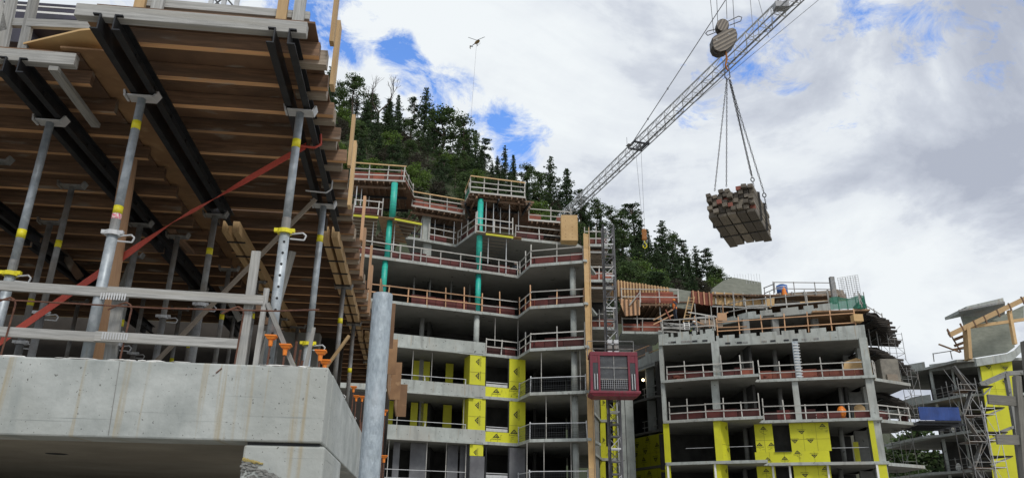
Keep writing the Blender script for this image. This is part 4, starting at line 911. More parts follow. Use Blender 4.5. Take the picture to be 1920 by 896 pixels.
guard('guardrail around the seventh floor balcony between the rectangular column and the right teal column', [onseg((-7.5, 53.7), (-4.3, 55.2), 805, 22.4), (-4.3, 55.2), (-2.7, 52.2)], 22.45, mm='woodw', back='redp', tall=.6, group=G)
guard('short guardrail at seventh floor level on the left yellow-edged table', [a0, a1, (a1[0] + .25, a1[1] + .1)], 22.42, mm='woodw', back='redp', group=G, tall=.4)
guard('seventh floor guardrail standing on the table right of the right teal column', [(q0[0] - .05, q0[1]), a5], 22.42, mm='woodw', group=G, tall=.4)
guard('seventh floor guardrail on the slab left of the wooden box', [(.3, 53.6), (3.9, 54.5)], 22.45, mm='woodw', back='redp', tall=.5, group=G)
guard('top guardrail on the high left deck against the forest, red boards behind', TL + [(TL[1][0] + .3, TL[1][1] + 3)], 25.42, h_=(.45, .9), mm='woodw', back='redl', group=G, bh=.9, posth=1.25)
m = MB(); m.beam((*TL[0], 26.75), (*TL[1], 26.62), .04, .09); tag(m.build('top_rail', 'woodn', None, (*TL[0], 26.7)), 'fresh yellow top rail over the high left deck', 'rail')
guard('top guardrail on the low deck between the raised decks, orange plywood behind', TM, 24.8, h_=(.4, .8), mm='woodw', back='redl', group=G, posth=1.2)
m = MB(); m.beam((*TM[0], 25.95), (*TM[1], 25.95), .04, .09); tag(m.build('top_rail', 'woodn', None, (*TM[0], 25.9)), 'fresh yellow top rail over the low deck between the raised decks', 'rail')
guard('top guardrail on the raised centre deck, bent around its corner', TC[:3], 25.52, h_=(.45, .9), mm='woodw', group=G, posth=1.35, sp=1.2)
m = MB(); m.beam((*TC[0], 26.6), (*TC[1], 26.85), .04, .09); m.beam((*TC[1], 26.85), (*TC[2], 26.75), .04, .09); tag(m.build('top_rail', 'woodn', None, (*TC[0], 26.7)), 'fresh yellow top rail over the raised centre deck', 'rail')
m = MB(); m.wallstrip([(0, 25.5), (2.3, 25.5), (2.3, 26.3), (0, 26.3)], (TC[0][0] + .05, TC[0][1] + .1), (TC[1][0] + .05, TC[1][1] + .1), .02); tag(m.build('green_sheet', 'net', None, (*TC[0], 25.5)), 'green netting on the left side of the raised centre deck', 'netting')
guard('top guardrail on the right deck at the foot of the jib, orange boards behind', [TR[0], TR[1], (TR[1][0] + .1, TR[1][1] + 2)], 24.3, h_=(.5, 1.0), mm='woodw', back='redl', group=G, posth=1.3)
m = MB()
for k_ in range(5): m.blob((TM[1][0] - 1.5 + k_ * .32, TM[1][1] + .5, 25.05 + (k_ % 2) * .16), .28, .2, .16, 9, 5, .12)
tag(m.build('white_sacks', 'white', None, (TM[1][0] - 1, TM[1][1], 25)), 'heap of white rolled sheets on the low deck behind the rail', 'sheets')
# slender props
pi = 0
for (px, k_, z1, sg, ins, wd) in [(667, 7, 25.0, 'L', .8, 'outer prop under the high left deck'), (676, 7, 25.0, 'L', 1.2, 'second prop under the high left deck'), (690, 7, 25.0, 'L', 2.4, 'inner prop under the high left deck'),
     (698, 6, 22.2, 'L', .3, 'prop under the left yellow-edged table, left of the teal column'), (738, 6, 22.2, 'L', .3, 'prop just right of the left teal column under the next table'), (776, 6, 22.2, 'L', .3, 'prop under the right corner of the second yellow-edged table'),
     (790, 7, 24.3, 'M', .5, 'prop left of the grey rectangular column'), (815, 7, 24.3, 'M', .6, 'prop just right of the rectangular column'), (832, 7, 24.3, 'M', 1.2, 'middle prop under the low deck'), (851, 7, 24.3, 'M', .5, 'prop under the right end of the low deck'), (865, 7, 24.3, 'M', .5, 'prop left of the right teal column'),
     (911, 7, 25.1, 'C', .4, 'prop just right of the right teal column'), (925, 7, 25.1, 'C', .5, 'second prop under the raised centre deck'), (938, 7, 25.1, 'C', 1.2, 'third prop under the raised centre deck'), (955, 7, 25.1, 'C', .4, 'rightmost prop under the raised centre deck'), (972, 7, 25.1, 'C', 1.5, 'prop left of the right deck'),
     (915, 6, 22.2, 'C', .3, 'prop below the centre yellow-edged table, left'), (949, 6, 22.2, 'C', .3, 'prop below the centre yellow-edged table, right'),
     (928, 4, 16.2, 'F', .3, 'white prop on the fourth floor, left one'), (971, 4, 16.2, 'F', .4, 'white prop on the fourth floor at the inner corner'),
     (773, 3, 13.2, 'F', .25, 'white prop on the third floor balcony, left'), (809, 3, 13.2, 'F', .25, 'white prop on the third floor balcony, right'), (745, 2, 10.3, 'F', .25, 'white prop on the second floor balcony, left'), (869, 2, 10.3, 'F', .25, 'white prop on the second floor balcony, next to the yellow panel'),
     (727, 1, 7.3, 'F', .25, 'white prop on the first floor, leftmost'), (799, 1, 7.3, 'F', .25, 'white prop on the first floor, second'), (836, 1, 7.3, 'F', .25, 'white prop on the first floor, third'), (873, 1, 7.3, 'F', .25, 'white prop on the first floor beside the grey panel'),
     (1015, 3, 13.2, 'R', .2, 'white prop on the third floor right balcony'), (1088, 3, 13.2, 'R', .2, 'white prop on the third floor against the plywood wall'), (1024, 2, 10.3, 'R', .2, 'white prop on the second floor right balcony, left'), (1071, 2, 10.3, 'R', .2, 'white prop on the second floor beside the round column'),
     (1020, 1, 7.3, 'R', .2, 'white prop on the first floor right balcony, left'), (1071, 1, 7.3, 'R', .2, 'white prop on the first floor beside the round column'), (988, 1, 7.3, 'R', .1, 'white prop on the first floor at the zigzag corner')]:
    z0 = FZ[k_] + .2; S = {'L': ((-12, 49.2), (-6.4, 50.6)), 'M': ((-7.5, 53.7), (-3.7, 54.7)), 'C': ((-3.1, 52.3), (.9, 53.2)), 'F': (Q1, Q2), 'R': (Q3, Q4)}[sg]
    a = onseg(S[0], S[1], px, (z0 + z1) / 2, ins + .1); prop(wd, a[0], a[1], z0, z1, 'woodw' if k_ < 5 else 'zinc', .022 if k_ < 5 else .032)
# wooden column box and the tall plywood hoist wall
a = aty(1052, 461, 53.9); b = aty(1087, 461, 53.9); root = thing('column_form', 'big new plywood box standing on the seventh floor edge below the jib', 'formwork', (a.x, 53.9, a.z))
m = MB(); m.box(a.x, a.x + 1.22, 53.6, 54.6, 22.3, 24.35); bev(m.build('plywood_box', 'plyn', root), .01)
for u in (a.x + .34, a.x + .83):
    m = MB(); 
    for z in (22.55, 22.8, 23.1, 23.4, 23.9): m.tube((u, 53.59, z), (u, 53.62, z), .03, None, 7)
    m.build('tie_plate', 'ply', root)
m = MB(); m.box(a.x + 1.222, a.x + 1.25, 53.58, 54.6, 22.28, 24.37); m.build('edge_board', 'woodn', root)
W0 = Vector((4.98, 49.85, 0)); root = thing('plywood_hoist_wall', 'tall narrow wall of yellow plywood sheets beside the hoist', 'hoarding', (4.98, 49.85, 0))
zz = 3.2; k_ = 0
while zz < 21.4:
    h2 = min(2.44, 21.4 - zz); m = MB(); m.wallstrip([(0, zz + .004), (.38, zz + .004), (.38, zz + h2), (0, zz + h2)], W0, W0 + Vector((.38, .17, 0)), .03)
    m.build('sheet', 'plyn' if k_ % 3 else 'woodn', root)
    m = MB(); q = W0 + Vector((.39, .19, 0)); tp = min(h2, 2.44)
    m.wallstrip([(0, zz + .004), (.7, zz + .004), (.7, zz + tp), (0, zz + tp)], q, q + Vector((.35, 1.6, 0)), .03); m.build('sheet', 'jend' if zz < 15 else 'plyn', root)
    if zz > 5:
        m = MB(); m.wallstrip([(.18, zz + .4), (.45, zz + .4), (.45, zz + 1.9), (.18, zz + 1.9)], q + Vector((.012, -.004, 0)), q + Vector((.362, 1.596, 0)), .008); m.build('opening', 'black', root)
    zz += h2; k_ += 1
m = MB(); m.box(5.36, 5.40, 49.95, 50.1, 3.2, 21.9); m.build('stud', 'woodn', root)
for z in FZ.values():
    if 7 < z < 20: 
        m = MB(); m.prism([(4.9, 49.7), (5.15, 49.75), (6.1, 52.6), (5.8, 52.7)], z + .01, z + .17); m.build('deck_edge', 'conc', root)
# right rear recess of the block
m = MB()
for (z, pl) in ((10.3, [(5.9, 55), (6.3, 58.4), (7.4, 63.1), (8.9, 62.75)]), (7.3, [(5.9, 55), (6.3, 58.4), (7.4, 63.1), (8.9, 62.75)]), (4.3, [(5.9, 55), (6.3, 58.4), (7.4, 63.1), (8.9, 62.75)]), (13.25, [(5.9, 55), (6.3, 58.4), (7.4, 63.1), (8.9, 62.75)])):
    m = MB(); m.bot = 1; m.prism(pl + [(9.2, 70), (5.9, 70)], z, z + .2); m.build('slab', ['conc', 'conci'], B)
for k_ in (1, 2, 3):
    z0, z1 = FZ[k_] + .2, FZ[k_ + 1]; e0, e1 = (7.4, 63.1), (12, 62.0)
    xa = 1126; a, b = panel(B, e0, e1, xa, 1136, z0, z1, 'yel', .05, .06, 'yellow_panel'); logos(B, a, b, z0, z1, [(.5, .5, -1.57)], sc=.5)
    a, b = panel(B, e0, e1, 1136, 1150, z0, z0 + .9, 'yel', .05, .06, 'yellow_panel'); logos(B, a, b, z0, z0 + .9, [(.5, .35, 0)], sc=.6)
    panel(B, e0, e1, 1150, 1158, z0, z1, 'yel', .05, .06, 'yellow_panel')
    panel(B, e0, e1, 1136, 1150, z0 + .9, z1, 'interior', .8, .06, 'inner_wall')
    panel(B, (6.3, 58.4), (7.4, 63.1), 1113, 1124, z0, z1, 'concd', .1, .1, 'side_wall')
    panel(B, (5.9, 54.5), (6.3, 58.4), 1107, 1110, z0, z1, 'yel', .05, .06, 'yellow_panel')
for (z, y, xa, xb) in ((16.2, 56.3, 1098, 1152), (19.25, 54.2, 1098, 1150), (22.25, 54.7, 1096, 1140)):
    a = aty(xa, 500, y); b = aty(xb, 500, y); a.x = onseg((4, y), (9, y), xa, z)[0]; b.x = onseg((4, y), (9, y), xb, z)[0]
    m = MB(); m.bot = 1; m.prism([(a.x, y), (b.x, y), (b.x, 68), (a.x, 68)], z, z + .2); m.build('slab', ['conc', 'conci'], B)
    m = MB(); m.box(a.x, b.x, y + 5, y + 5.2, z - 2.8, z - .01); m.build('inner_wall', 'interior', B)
    fl_ = flying('dark formwork table in the recess behind the hoist mast at height %s' % {16.2: 'of the fifth floor', 19.25: 'of the sixth floor', 22.25: 'of the seventh floor'}[z], (a.x, y + .2), (b.x, y + .2), 4, z - .4, 'wood') if z > 17 else None
    guard('guardrail in the recess behind the hoist mast, %s' % {16.2: 'lowest, sloping', 19.25: 'middle one with pinkish boards', 22.25: 'highest one, under the trees'}[z], [(a.x, y), (b.x, y)], z + .2, mm='woodw', back='redp' if z > 20 else 'redl', group='guardrails in the recess behind the hoist', sp=1.0, tall=.4)
# link block between the middle and the right block
LK = thing('link_block', 'recessed grey concrete link block behind the hoist, between the two main blocks', 'building', (12, 70, 0))
for z, (x0, x1) in ((4.3, (10.4, 14)), (7.3, (10.4, 14)), (10.3, (10.4, 14)), (13.25, (10.4, 14)), (16.2, (10.4, 14))):
    m = MB(); m.prism([(10.2, 75.2), (13.3, 67.6), (18, 67.6), (18, 82), (10.2, 82)], z, z + .2); m.build('slab', 'conci', LK)
m = MB(); m.prism([(8.6, 62.6), (10.0, 63.0), (10.4, 76), (9.4, 76)], 0, 16.2); m.build('pier', 'conc', LK)
for px in (1222, 1180):
    a = onseg((10.2, 75.4), (13.3, 67.8), px, 12, .5); sqcol(LK, a[0], a[1], 0, 16.2, .7, .5, 0, 'conc')
m = MB(); m.box(10.4, 18, 76, 76.2, 0, 16.2); m.box(13.2, 13.4, 68.5, 76, 0, 13.2); m.build('inner_wall', 'interior', LK)
a, b = onseg((10.2, 75.2), (13.3, 67.6), 1172, 8.8), onseg((10.2, 75.2), (13.3, 67.6), 1244, 8.8)
for z0, z1 in ((7.5, 10.1), (4.5, 7.25)):
    m = MB(); L = math.dist(a, b); m.wallstrip([(0, z0), (L, z0), (L, z1), (0, z1)], a, b, .06); m.build('yellow_panel', 'yel', LK)
    logos(LK, a, b, z0, z1, [(.08, .8, 0), (.34, .8, 3.14), (.62, .85, 0), (.16, .5, 3.14), (.3, .5, 3.14), (.55, .55, 3.14), (.25, .2, 0), (.5, .2, 0), (.8, .25, 3.14), (.85, .6, 0)], sc=1.0)
for k_, z in ((2, 13.45), (1, 10.5)):
    a2_, b2_ = onseg((10.2, 75.2), (13.3, 67.6), 1195, z), onseg((10.2, 75.2), (13.3, 67.6), 1222, z)
    guard('timber rail in the dim opening of the link block, %s' % ('upper' if k_ == 2 else 'lower'), [a2_, b2_], z, mm='wood', group='rails in the link block', sp=2, inset=.6)
a, b = onseg((10.2, 75.2), (13.3, 67.6), 1186, 16.4), (13.3, 67.6); L = math.dist(a, b); m = MB()
m.wallstrip([(0, 16.1), (L, 16.1), (L, 17.3), (L * .62, 17.3), (L * .62, 17.55), (L * .5, 17.55), (L * .5, 17.2), (L * .2, 17.1), (0, 17.1)], a, b, .25); m.build('parapet', 'conc', LK)
guard('fresh timber rails on the stepped parapet right of the red cage', [a, b], 17.0, mm='woodo', group='rails in the link block', sp=2.2, h_=(.45, 1.1))
m = MB(); m.blob((*onseg((10.2, 75.4), (13.3, 68.2), 1206, 15), 15.2), .13, .13, .13, 8, 6); tag(m.build('work_light', 'bulb', None, (12, 72, 15.2)), 'small glowing work light inside the link block', 'light')
# ------------------------------------------------------------------ right block
random.seed(77)
GZ = {0: .6, 1: 3.6, 2: 6.6, 3: 9.6, 4: 12.6, 5: 15.6, 6: 18.6}
K0, K1, K2, K3, K4 = (11.45, 58.3), (14.3, 56.7), (17.95, 55.2), (18.7, 57.4), (26.35, 55.1)
KM = (K3[0] - .55, K3[1] - .15)
CB = thing('apartment_block', 'right unfinished block with notched concrete parapets and yellow panels at the bottom', 'building', (18, 62, 0))
for k_ in (0, 1, 2, 3, 4):
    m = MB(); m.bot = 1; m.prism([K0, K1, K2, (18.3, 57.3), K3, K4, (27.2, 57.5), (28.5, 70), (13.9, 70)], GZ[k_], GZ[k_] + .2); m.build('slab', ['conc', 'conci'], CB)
    for (A_, B_, u0, u1) in ((K0, K1, .05, .5), (K0, K1, .72, .97), (K3, K4, .0, .15), (K3, K4, .42, .62), (K3, K4, .88, .99), (K1, K2, .3, .8)):
        A_ = Vector((*A_, 0)); d = Vector((*B_, 0)) - A_; n_ = Vector((d.y, -d.x, 0)).normalized() * .05; p0 = A_ + d * u0 + n_; p1 = A_ + d * u1 + n_
        m = MB(); m.beam(p0 + Vector((0, 0, GZ[k_] + .05)), p1 + Vector((0, 0, GZ[k_] + .05)), .10, .13); m.build('edge_lip', 'conc', CB)
m = MB(); m.prism([K0, (15.5, 57.2), (16, 58.6), (26.2, 55.6), (27.2, 57.5), (28.5, 70), (13.9, 70)], 15.6, 15.8); m.build('slab', 'conci', CB)
m = MB(); m.prism([(17.9, 63.4), (19.6, 61.8), (25.5, 59.2), (27.6, 60), (28.5, 70), (13.9, 70), (13, 64)], 18.6, 18.8); m.build('slab', 'conci', CB)
def notch(root, a, b, z0, zt, drop, notches, th=.22, zt1=None, bn=()):
    """parapet wall with rectangular notches cut out of its top and steps in its bottom"""
    L = math.dist(a[:2], b[:2]); zt1 = zt if zt1 is None else zt1; top = []
    f = lambda t: zt + (zt1 - zt) * t / L
    for (t0, w, dp) in notches:
        t0 *= L; top += [(t0, f(t0)), (t0, f(t0) - dp), (t0 + w, f(t0 + w) - dp), (t0 + w, f(t0 + w))]
    bot = [(0, z0)]
    for (t0, w, dp) in bn: t0 *= L; bot += [(t0, z0), (t0, z0 + dp), (t0 + w, z0 + dp), (t0 + w, z0)]
    m = MB(); m.wallstrip(bot + [(L, z0), (L, zt1)] + top[::-1] + [(0, zt)], a, b, th); return m.build('notched_parapet', 'conc', root)
o5 = (11.45, 58.2); o6 = (15.5, 57.1)
notch(CB, o5, o6, 15.5, 16.35, .2, [(.18, .2, .3), (.22, .1, .0), (.27, .35, .35), (.50, .12, .0), (.55, .25, .25), (.68, .3, .35), (.80, .2, .3)], zt1=16.6)
notch(CB, (16.0, 58.5), (26.3, 55.5), 15.55, 16.38, .2, [(.02, .3, .2), (.13, .35, .3), (.28, .28, .25), (.42, .35, .3), (.54, .3, .28), (.62, .3, .3), (.75, .7, .32)], zt1=16.62)
notch(CB, (17.9, 63.2), (19.6, 61.6), 18.55, 19.0, .2, [(.5, .3, .2)], zt1=19.2)
notch(CB, (19.65, 61.6), (25.5, 59.0), 18.62, 19.22, .2, [(.1, .35, .3), (.3, .7, .3), (.62, .4, .28), (.8, .35, .3)], zt1=19.3, bn=[(.18, .9, .16)])
root = CB
for (A_, B_, z, us) in (((11.45, 58.17), (15.5, 57.07), 15.62, (.17, .22, .40, .5, .6, .78)), ((16, 58.47), (26.3, 55.47), 15.68, (.06, .14, .18, .31, .37, .46, .52, .58, .66))):
    A_ = Vector((*A_, 0)); d = Vector((*B_, 0)) - A_; L = d.length; d /= L; n_ = Vector((-d.y, d.x, 0))
    for u in us:
        q = A_ + d * L * u; m = MB(); m.wallstrip([(0, z), (.38, z), (.38, z + .13), (0, z + .13)], q, q + d, .03); m.build('cast_pocket', 'black' if R() < .6 else 'galvd', CB)
# columns
ANG = math.atan2(K4[1] - K3[1], K4[0] - K3[0])
for k_ in range(0, 5):
    z0, z1 = GZ[k_] + .2, GZ[k_ + 1]
    sqcol(CB, 11.66, 58.52, z0, z1, .28, .4, -.4)
    a = onseg(K0, K2, 1343, (z0 + z1) / 2, .8)
    if k_ > 2: sqcol(CB, a[0], a[1], z0, z1, .55, .45, -.3)
    a = onseg(K3, K4, 1494, (z0 + z1) / 2, .4)
    if k_ == 4: 
        sqcol(CB, a[0], a[1], z0, z1, .42, .42, ANG, 'galv', 'steel_column_form')
        m = MB()
        for i in range(12): m.box(a[0] - .24, a[0] + .24, a[1] - .26, a[1] - .2, z0 + .1 + i * .22, z0 + .15 + i * .22)
        m.build('form_rib', 'white', CB)
    elif k_ == 3 or k_ == 0: sqcol(CB, a[0], a[1], z0, z1, .42, .42, ANG)
    sqcol(CB, 26.05, 55.6, z0, z1, .55, .55, ANG)
    m = MB(); m.box(12.3, 28, 64.5, 64.7, z0, z1); m.build('inner_wall', 'interior', CB)
    m = MB(); m.box(18.4, 18.6, 58.4, 64.5, z0, z1); m.build('inner_wall', 'interior', CB)
    m = MB(); m.box(25.6, 25.8, 58.8, 64.5, z0, z1) if k_ in (0, 3) else m.box(22.5, 22.7, 61, 64.5, z0, z1); m.build('inner_wall', 'interior', CB)
    for px in ((1455, 1395) if k_ == 4 else (1400, 1465, 1580)): a = onseg((12, 61), (27, 59), px, (z0 + z1) / 2); cyl(CB, a[0], a[1], z0, z1, .18, 'concd')
m = MB(); m.box(16, 28, 66, 66.2, 15.8, 18.6); m.box(12, 28, 68.5, 68.7, 18.8, 21.5); m.build('inner_wall', 'interior', CB)
for px in (1400, 1455, 1530): a = onseg((15, 62), (27, 60.5), px, 17.3); sqcol(CB, a[0], a[1], 15.8, 18.6, .5, .4, 0, 'concd')
# yellow sheathing
for k_ in (1, 2):
    z0, z1 = GZ[k_] + .2, GZ[k_ + 1]
    if k_ == 1: z0 = GZ[k_] + .2
    a, b = panel(CB, K0, K1, 1245 if k_ == 2 else 1249, 1256 if k_ == 2 else 1259, z0, z1, 'yel', .06, .06, 'yellow_panel')
    a, b = panel(CB, K1, K2, 1340, 1353, z0, z1, 'yel', .25, .06, 'yellow_panel', ret=.01)
    c = (b[0] + .75, b[1] + .8); m = MB(); L = math.dist(b, c); m.wallstrip([(0.01, z0), (L, z0), (L, z1), (0.01, z1)], b, c, .06); m.build('yellow_panel', 'yel', CB); logos(CB, b, c, z0, z1, [(.8, .85, 1.57), (.8, .3, 1.57)], sc=.5)
    w0, w1 = (1418, 1556)
    e = [1416, 1450, 1482, 1556] if k_ == 2 else [1421, 1456, 1490, 1560]
    P0_, P1_ = (17.6, 58.3), (23.4, 56.3)
    zs_ = z0 + .8
    a, b = panel(CB, P0_, P1_, e[0], e[1], zs_, z1, 'yel', .05, .06, 'yellow_panel'); logos(CB, a, b, zs_, z1, [(.5, .80, 0), (.2, .22, 0), (.85, .22, 0)], sc=.66)
    a, b = panel(CB, P0_, P1_, e[2], e[3], zs_, z1, 'yel', .05, .06, 'yellow_panel'); logos(CB, a, b, zs_, z1, [(.85, .84, 0), (.3, .72, 3.14), (.1, .4, 3.14), (.5, .4, 3.14), (.97, .85, 0)][:4], sc=.66)
    a, b = panel(CB, P0_, P1_, e[0], e[3], z0, zs_ - .003, 'yel', .05, .06, 'yellow_panel'); logos(CB, a, b, z0, zs_, [(.17, .25, 0), (.4, .3, 0), (.58, .8, 0), (.8, .7, 3.14)], sc=.66)
    panel(CB, P0_, P1_, e[1], e[2], zs_, z1, 'interior', 1.2, .06, 'inner_wall')
    m = MB(); a = onseg(P0_, P1_, e[1], zs_ + 1, .0); b = onseg(P0_, P1_, e[2], zs_ + 1, .0); m.beam((*a, zs_), (*b, zs_), .1, .04); m.build('window_sill', 'cageb', CB)
    a, b = panel(CB, K3, K4, 1633 if k_ == 2 else 1651, 1643 if k_ == 2 else 1668, z0, z1, 'yel', .02 if k_ == 2 else -.03, .06, 'yellow_panel')
    a, b = panel(CB, K3, K4, 1602, 1612, z0, z0 + 1.6, 'yeli', 2.5, .05, 'inner_panel')
    for px in ((1254, 1343) if k_ == 1 else ()) + ((1452, 1484, 1556, 1649) if k_ == 1 else ()):
        a = onseg(K0, K2, px, z0 + 1.5, -.02) if px < 1400 else onseg(P0_, P1_, px, z0 + 1.5, -.02) if px < 1600 else onseg(K3, K4, px, z0 + 1.5, -.02)
        m = MB(); m.box(a[0] - .07, a[0] + .07, a[1] - .05, a[1] - .01, z0, z1); m.build('white_trim', 'white', CB)
G2_ = 'timber guardrails on the floor edges of the right block'
for k_, w in ((4, 'fourth'), (3, 'third')):
    z = GZ[k_] + .2
    guard(w + ' floor guardrail on the left balcony of the right block, dark red boards behind', [(11.9, 58.15), (14.3, 56.8), (17.8, 55.35)] if k_ == 3 else [(11.9, 58.2), (17.0, 56.2), (17.8, 55.9)], z, back='redp', tall=.6, group=G2_)
    guard(w + ' floor guardrail on the right bay of the right block', [(18.75, 57.5), (25.8, 55.35)], z, back='redp' if k_ == 3 else 'redl', tall=.6, group=G2_)
a = onseg((26.6, 55.3), (28.5, 56), 1650, 13.3); guard('short guardrail right of the corner column of the right block', [(26.5, 55.2), (27.2, 56.5)], 12.8, group=G2_, sp=.8)
for k_, z in ((2, 6.8), (1, 3.8)):
    for (xa, xb, l) in ((1286, 1338, 'left opening'), (1368, 1412, 'middle opening'), (1560, 1630, 'right opening')):
        A_, B_ = ((K0, K2) if xa < 1400 else (K3, K4)); a = onseg(A_, B_, xa, z + .9, .5); b = onseg(A_, B_, xb, z + .9, .5); m = MB(); m.beam((*a, z + 1.0), (*b, z + 1.0), .03, .03)
        tag(m.build('thin_rail', 'zinc', None, (*a, z)), 'thin bar across the %s between yellow panels, %s floor of the right block' % (l, 'second' if k_ == 2 else 'first'), 'rail')
guard('fresh two-rail timber guardrail above the long notched parapet', [(16.2, 58.7), (25.9, 55.9)], 16.35, h_=(.5, 1.25), mm='woodo', pm='woodo', posth=1.6, sp=1.6, group=G2_, rz=(0, .1), inset=.25)
guard('white rails above the small notched parapet on the left', [(11.8, 58.3), (15.6, 57.2)], 16.6, h_=(.35, 1.0), posth=1.1, group=G2_, inset=.4)
guard('two-rail guardrail above the upper notched parapet', [(17.9, 63.4), (19.6, 61.8), (25.5, 59.2)], 19.15, h_=(.45, 1.15), posth=1.35, sp=1.5, mm='wood', pm='woodw', group=G2_)
# balconies and ragged dark decks on the right side
SB = [(26.7, 56.2), (30.4, 58.2), (30.6, 62), (27, 64)]
for z, lab in ((3.6, 0), (6.6, 0), (9.6, 0), (12.6, 0)):
    pts = SB if z != 9.6 else [(26.7, 56.2), (30.0, 57.6), (30.5, 62), (27, 64)]
    m = MB(); m.bot = 1; m.prism(pts, z, z + .22); m.build('side_balcony', ['conc', 'conci'], CB)
    m = MB(); m.box(26.9, 27.3, 58.6, 59, z + .22, z + 3); m.build('column', 'conc', CB)
    m = MB(); m.box(26.8, 28.6, 61, 61.2, z + .22, z + 3); m.build('inner_wall', 'concd', CB)
guard('guardrail on the side balcony above the blue tarpaulin, red boards behind', [(26.9, 56.5), (29.8, 57.7), (30.3, 60)], 9.85, back='redp', group=G2_, sp=1.0)
def ragged(label, x0, x1, y0, y1, z, drop, seed, mcol='plys'):
    random.seed(seed); root = thing('ragged_deck', label, 'formwork deck', (x0, y0, z), 'ragged formwork decks on the right side')
    n = 19
    for i in range(n):
        u = i / (n - 1); y = y0 + (y1 - y0) * u; x = x0 + 1.0 + (x1 - x0 - 1) * u ** .8 + ru(-.35, .35)
        m = MB(); m.beam((x0, y, z + ru(-.02, .02)), (x, y, z - drop * .2 + ru(-.05, .03)), .16, .16); m.build('joist', 'deckd', root)  # near-black joists carry the deck's underside shade in their colour
    m = MB(); m.prism([(x0, y0), (x0 + .8, y0), (x0 + .6 + (x1 - x0) * .5, y0 + (y1 - y0) * .5), (x1 - .4, y1), (x0, y1)], z + .1, z + .13); m.build('plywood', 'deckd', root)
    for k_ in range(3): 
        m = MB(); xx = x0 + (x1 - x0) * (.12 + .2 * k_); m.beam((xx, y0 + (y1 - y0) * (.1 + .25 * k_), z - .16), (xx + .3, y1, z - .16), .16, .16); m.build('stringer', 'black', root)
    return root
ragged('dark ragged formwork deck jutting right, upper one below the brown plywood', 27.4, 34.2, 57.2, 66.5, 17.9, 1, 1)
ragged('dark ragged formwork deck jutting right, lower and longest', 27.2, 35.2, 57.6, 66.5, 15.3, 1, 2)
ragged('dark formwork deck sticking out beside the blue tarpaulin, lowest of three', 29.0, 34.8, 61, 67, 12.4, 1, 3)
m = MB(); m.prism([(28.1, 60.5), (30.4, 59.8), (32.6, 64), (28.3, 66)], 18.0, 18.06); m.beam((28.1, 60.4, 19.0), (31.2, 62.6, 18.2), .04, 1.0); 
tag(m.build('brown_side_form', 'ply', None, (28, 60, 18)), 'brown plywood side form sloping down at the upper right corner of the right block', 'formwork')
guard('small dark rail on the brown side form, against the sky', [(28.9, 61), (31.6, 63)], 18.9, h_=(.4, .9), mm='wood', sp=1.3, group='rails on the ragged decks', rz=(.3, -.3))
guard('grey rail along the rim of the upper ragged deck', [(27.2, 57.2), (28.6, 59.5)], 18.7, h_=(.4, .9), mm='wood', sp=1.0, group='rails on the ragged decks', rz=(0, 0))
for k_, (x, y) in enumerate([(28, 59.6), (28.9, 60.4), (29.9, 61.2), (30.2, 64)]): prop('grey prop between the ragged decks, %s from the corner' % ['first', 'second', 'third', 'fourth'][k_], x, y, 15.2, 17.6, 'galvd', .05, 'props between the ragged decks')
m = MB(); m.box(28.2, 29.6, 57.9, 58.9, 12.83, 14.6); o = m.build('packed_crate', 'pack', None, (28.9, 58.4, 12.8))
tag(bev(o, .05), 'tall grey wrapped stack of material on the side balcony below the ragged decks', 'pallet')
m = MB(); m.box(28.5, 29.3, 57.75, 57.88, 12.83, 13.4); tag(m.build('crate', 'jend', None, (28.9, 57.8, 12.8)), 'small pale box in front of the wrapped stack on the side balcony', 'crate')
def scaff(label, x0, x1, y0, y1, z0, z1, nz, mm='galvd', r_=.03, planks=False, stairs=False):
    root = thing('scaffold', label, 'scaffold', (x0, y0, z0), 'scaffold towers')
    for (x, y) in ((x0, y0), (x1, y0), (x1, y1), (x0, y1)): m = MB(); m.tube((x, y, z0), (x, y, z1), r_, None, 6); m.build('standard', mm, root)
    for i in range(nz):
        z = z0 + (z1 - z0) * (i + .5) / nz; dz = (z1 - z0) / nz
        m = MB(); m.path([(x0, y0, z), (x1, y0, z), (x1, y1, z), (x0, y1, z), (x0, y0, z)], r_ * .8, 5); m.tube((x0, y0, z + .45), (x1, y0, z + .45), r_ * .7, None, 5); m.build('ledger', mm, root)
        m = MB(); a, b = (x0, x1) if i % 2 else (x1, x0); m.tube((a, y0, z), (b, y0, z + dz), r_ * .7, None, 5); m.tube((x0, y0, z), (x0, y1, z + dz), r_ * .7, None, 5); m.build('brace', mm, root)
        if planks: m = MB(); m.box(x0 + .05, x1 - .05, y0 + .1, y1 - .1, z + .03, z + .07); m.build('platform', 'plys', root)
        if stairs:
            m = MB(); a, b = (x0 + .2, x1 - .2) if i % 2 else (x1 - .2, x0 + .2); m.beam((a, y0 + .5, z), (b, y0 + .5, z + dz), .5, .08); m.build('stair_flight', 'galvd', root)
    return root
scaff('thin scaffold frame standing between the upper and lower ragged decks', 30.9, 32.1, 61.5, 62.8, 15.3, 17.6, 2, r_=.022)
scaff('thin scaffold beside the side balconies above the blue tarpaulin', 30.7, 31.5, 59.0, 60.0, 9.9, 14.2, 3, r_=.022)
scaff('thin scaffold at the lowest side balcony of the right block', 29.2, 30.2, 58.9, 60.2, 3.9, 9.5, 3, r_=.022)
m = MB(); m.prism([(30.0, 57.3), (33.2, 56.6), (33.6, 60.5), (30.4, 61)], 9.9, 10.0); m.build
root = thing('loading_platform', 'blue tarpaulin covered loading platform hanging off the right block', 'platform', (30, 57, 9.8))
m2 = MB(); m2.prism([(30.0, 57.0), (32.9, 56.8), (33.2, 60.5), (30.4, 61)], 9.75, 9.87); m2.build('deck', 'black', root)
m2 = MB(); 
N_ = 16
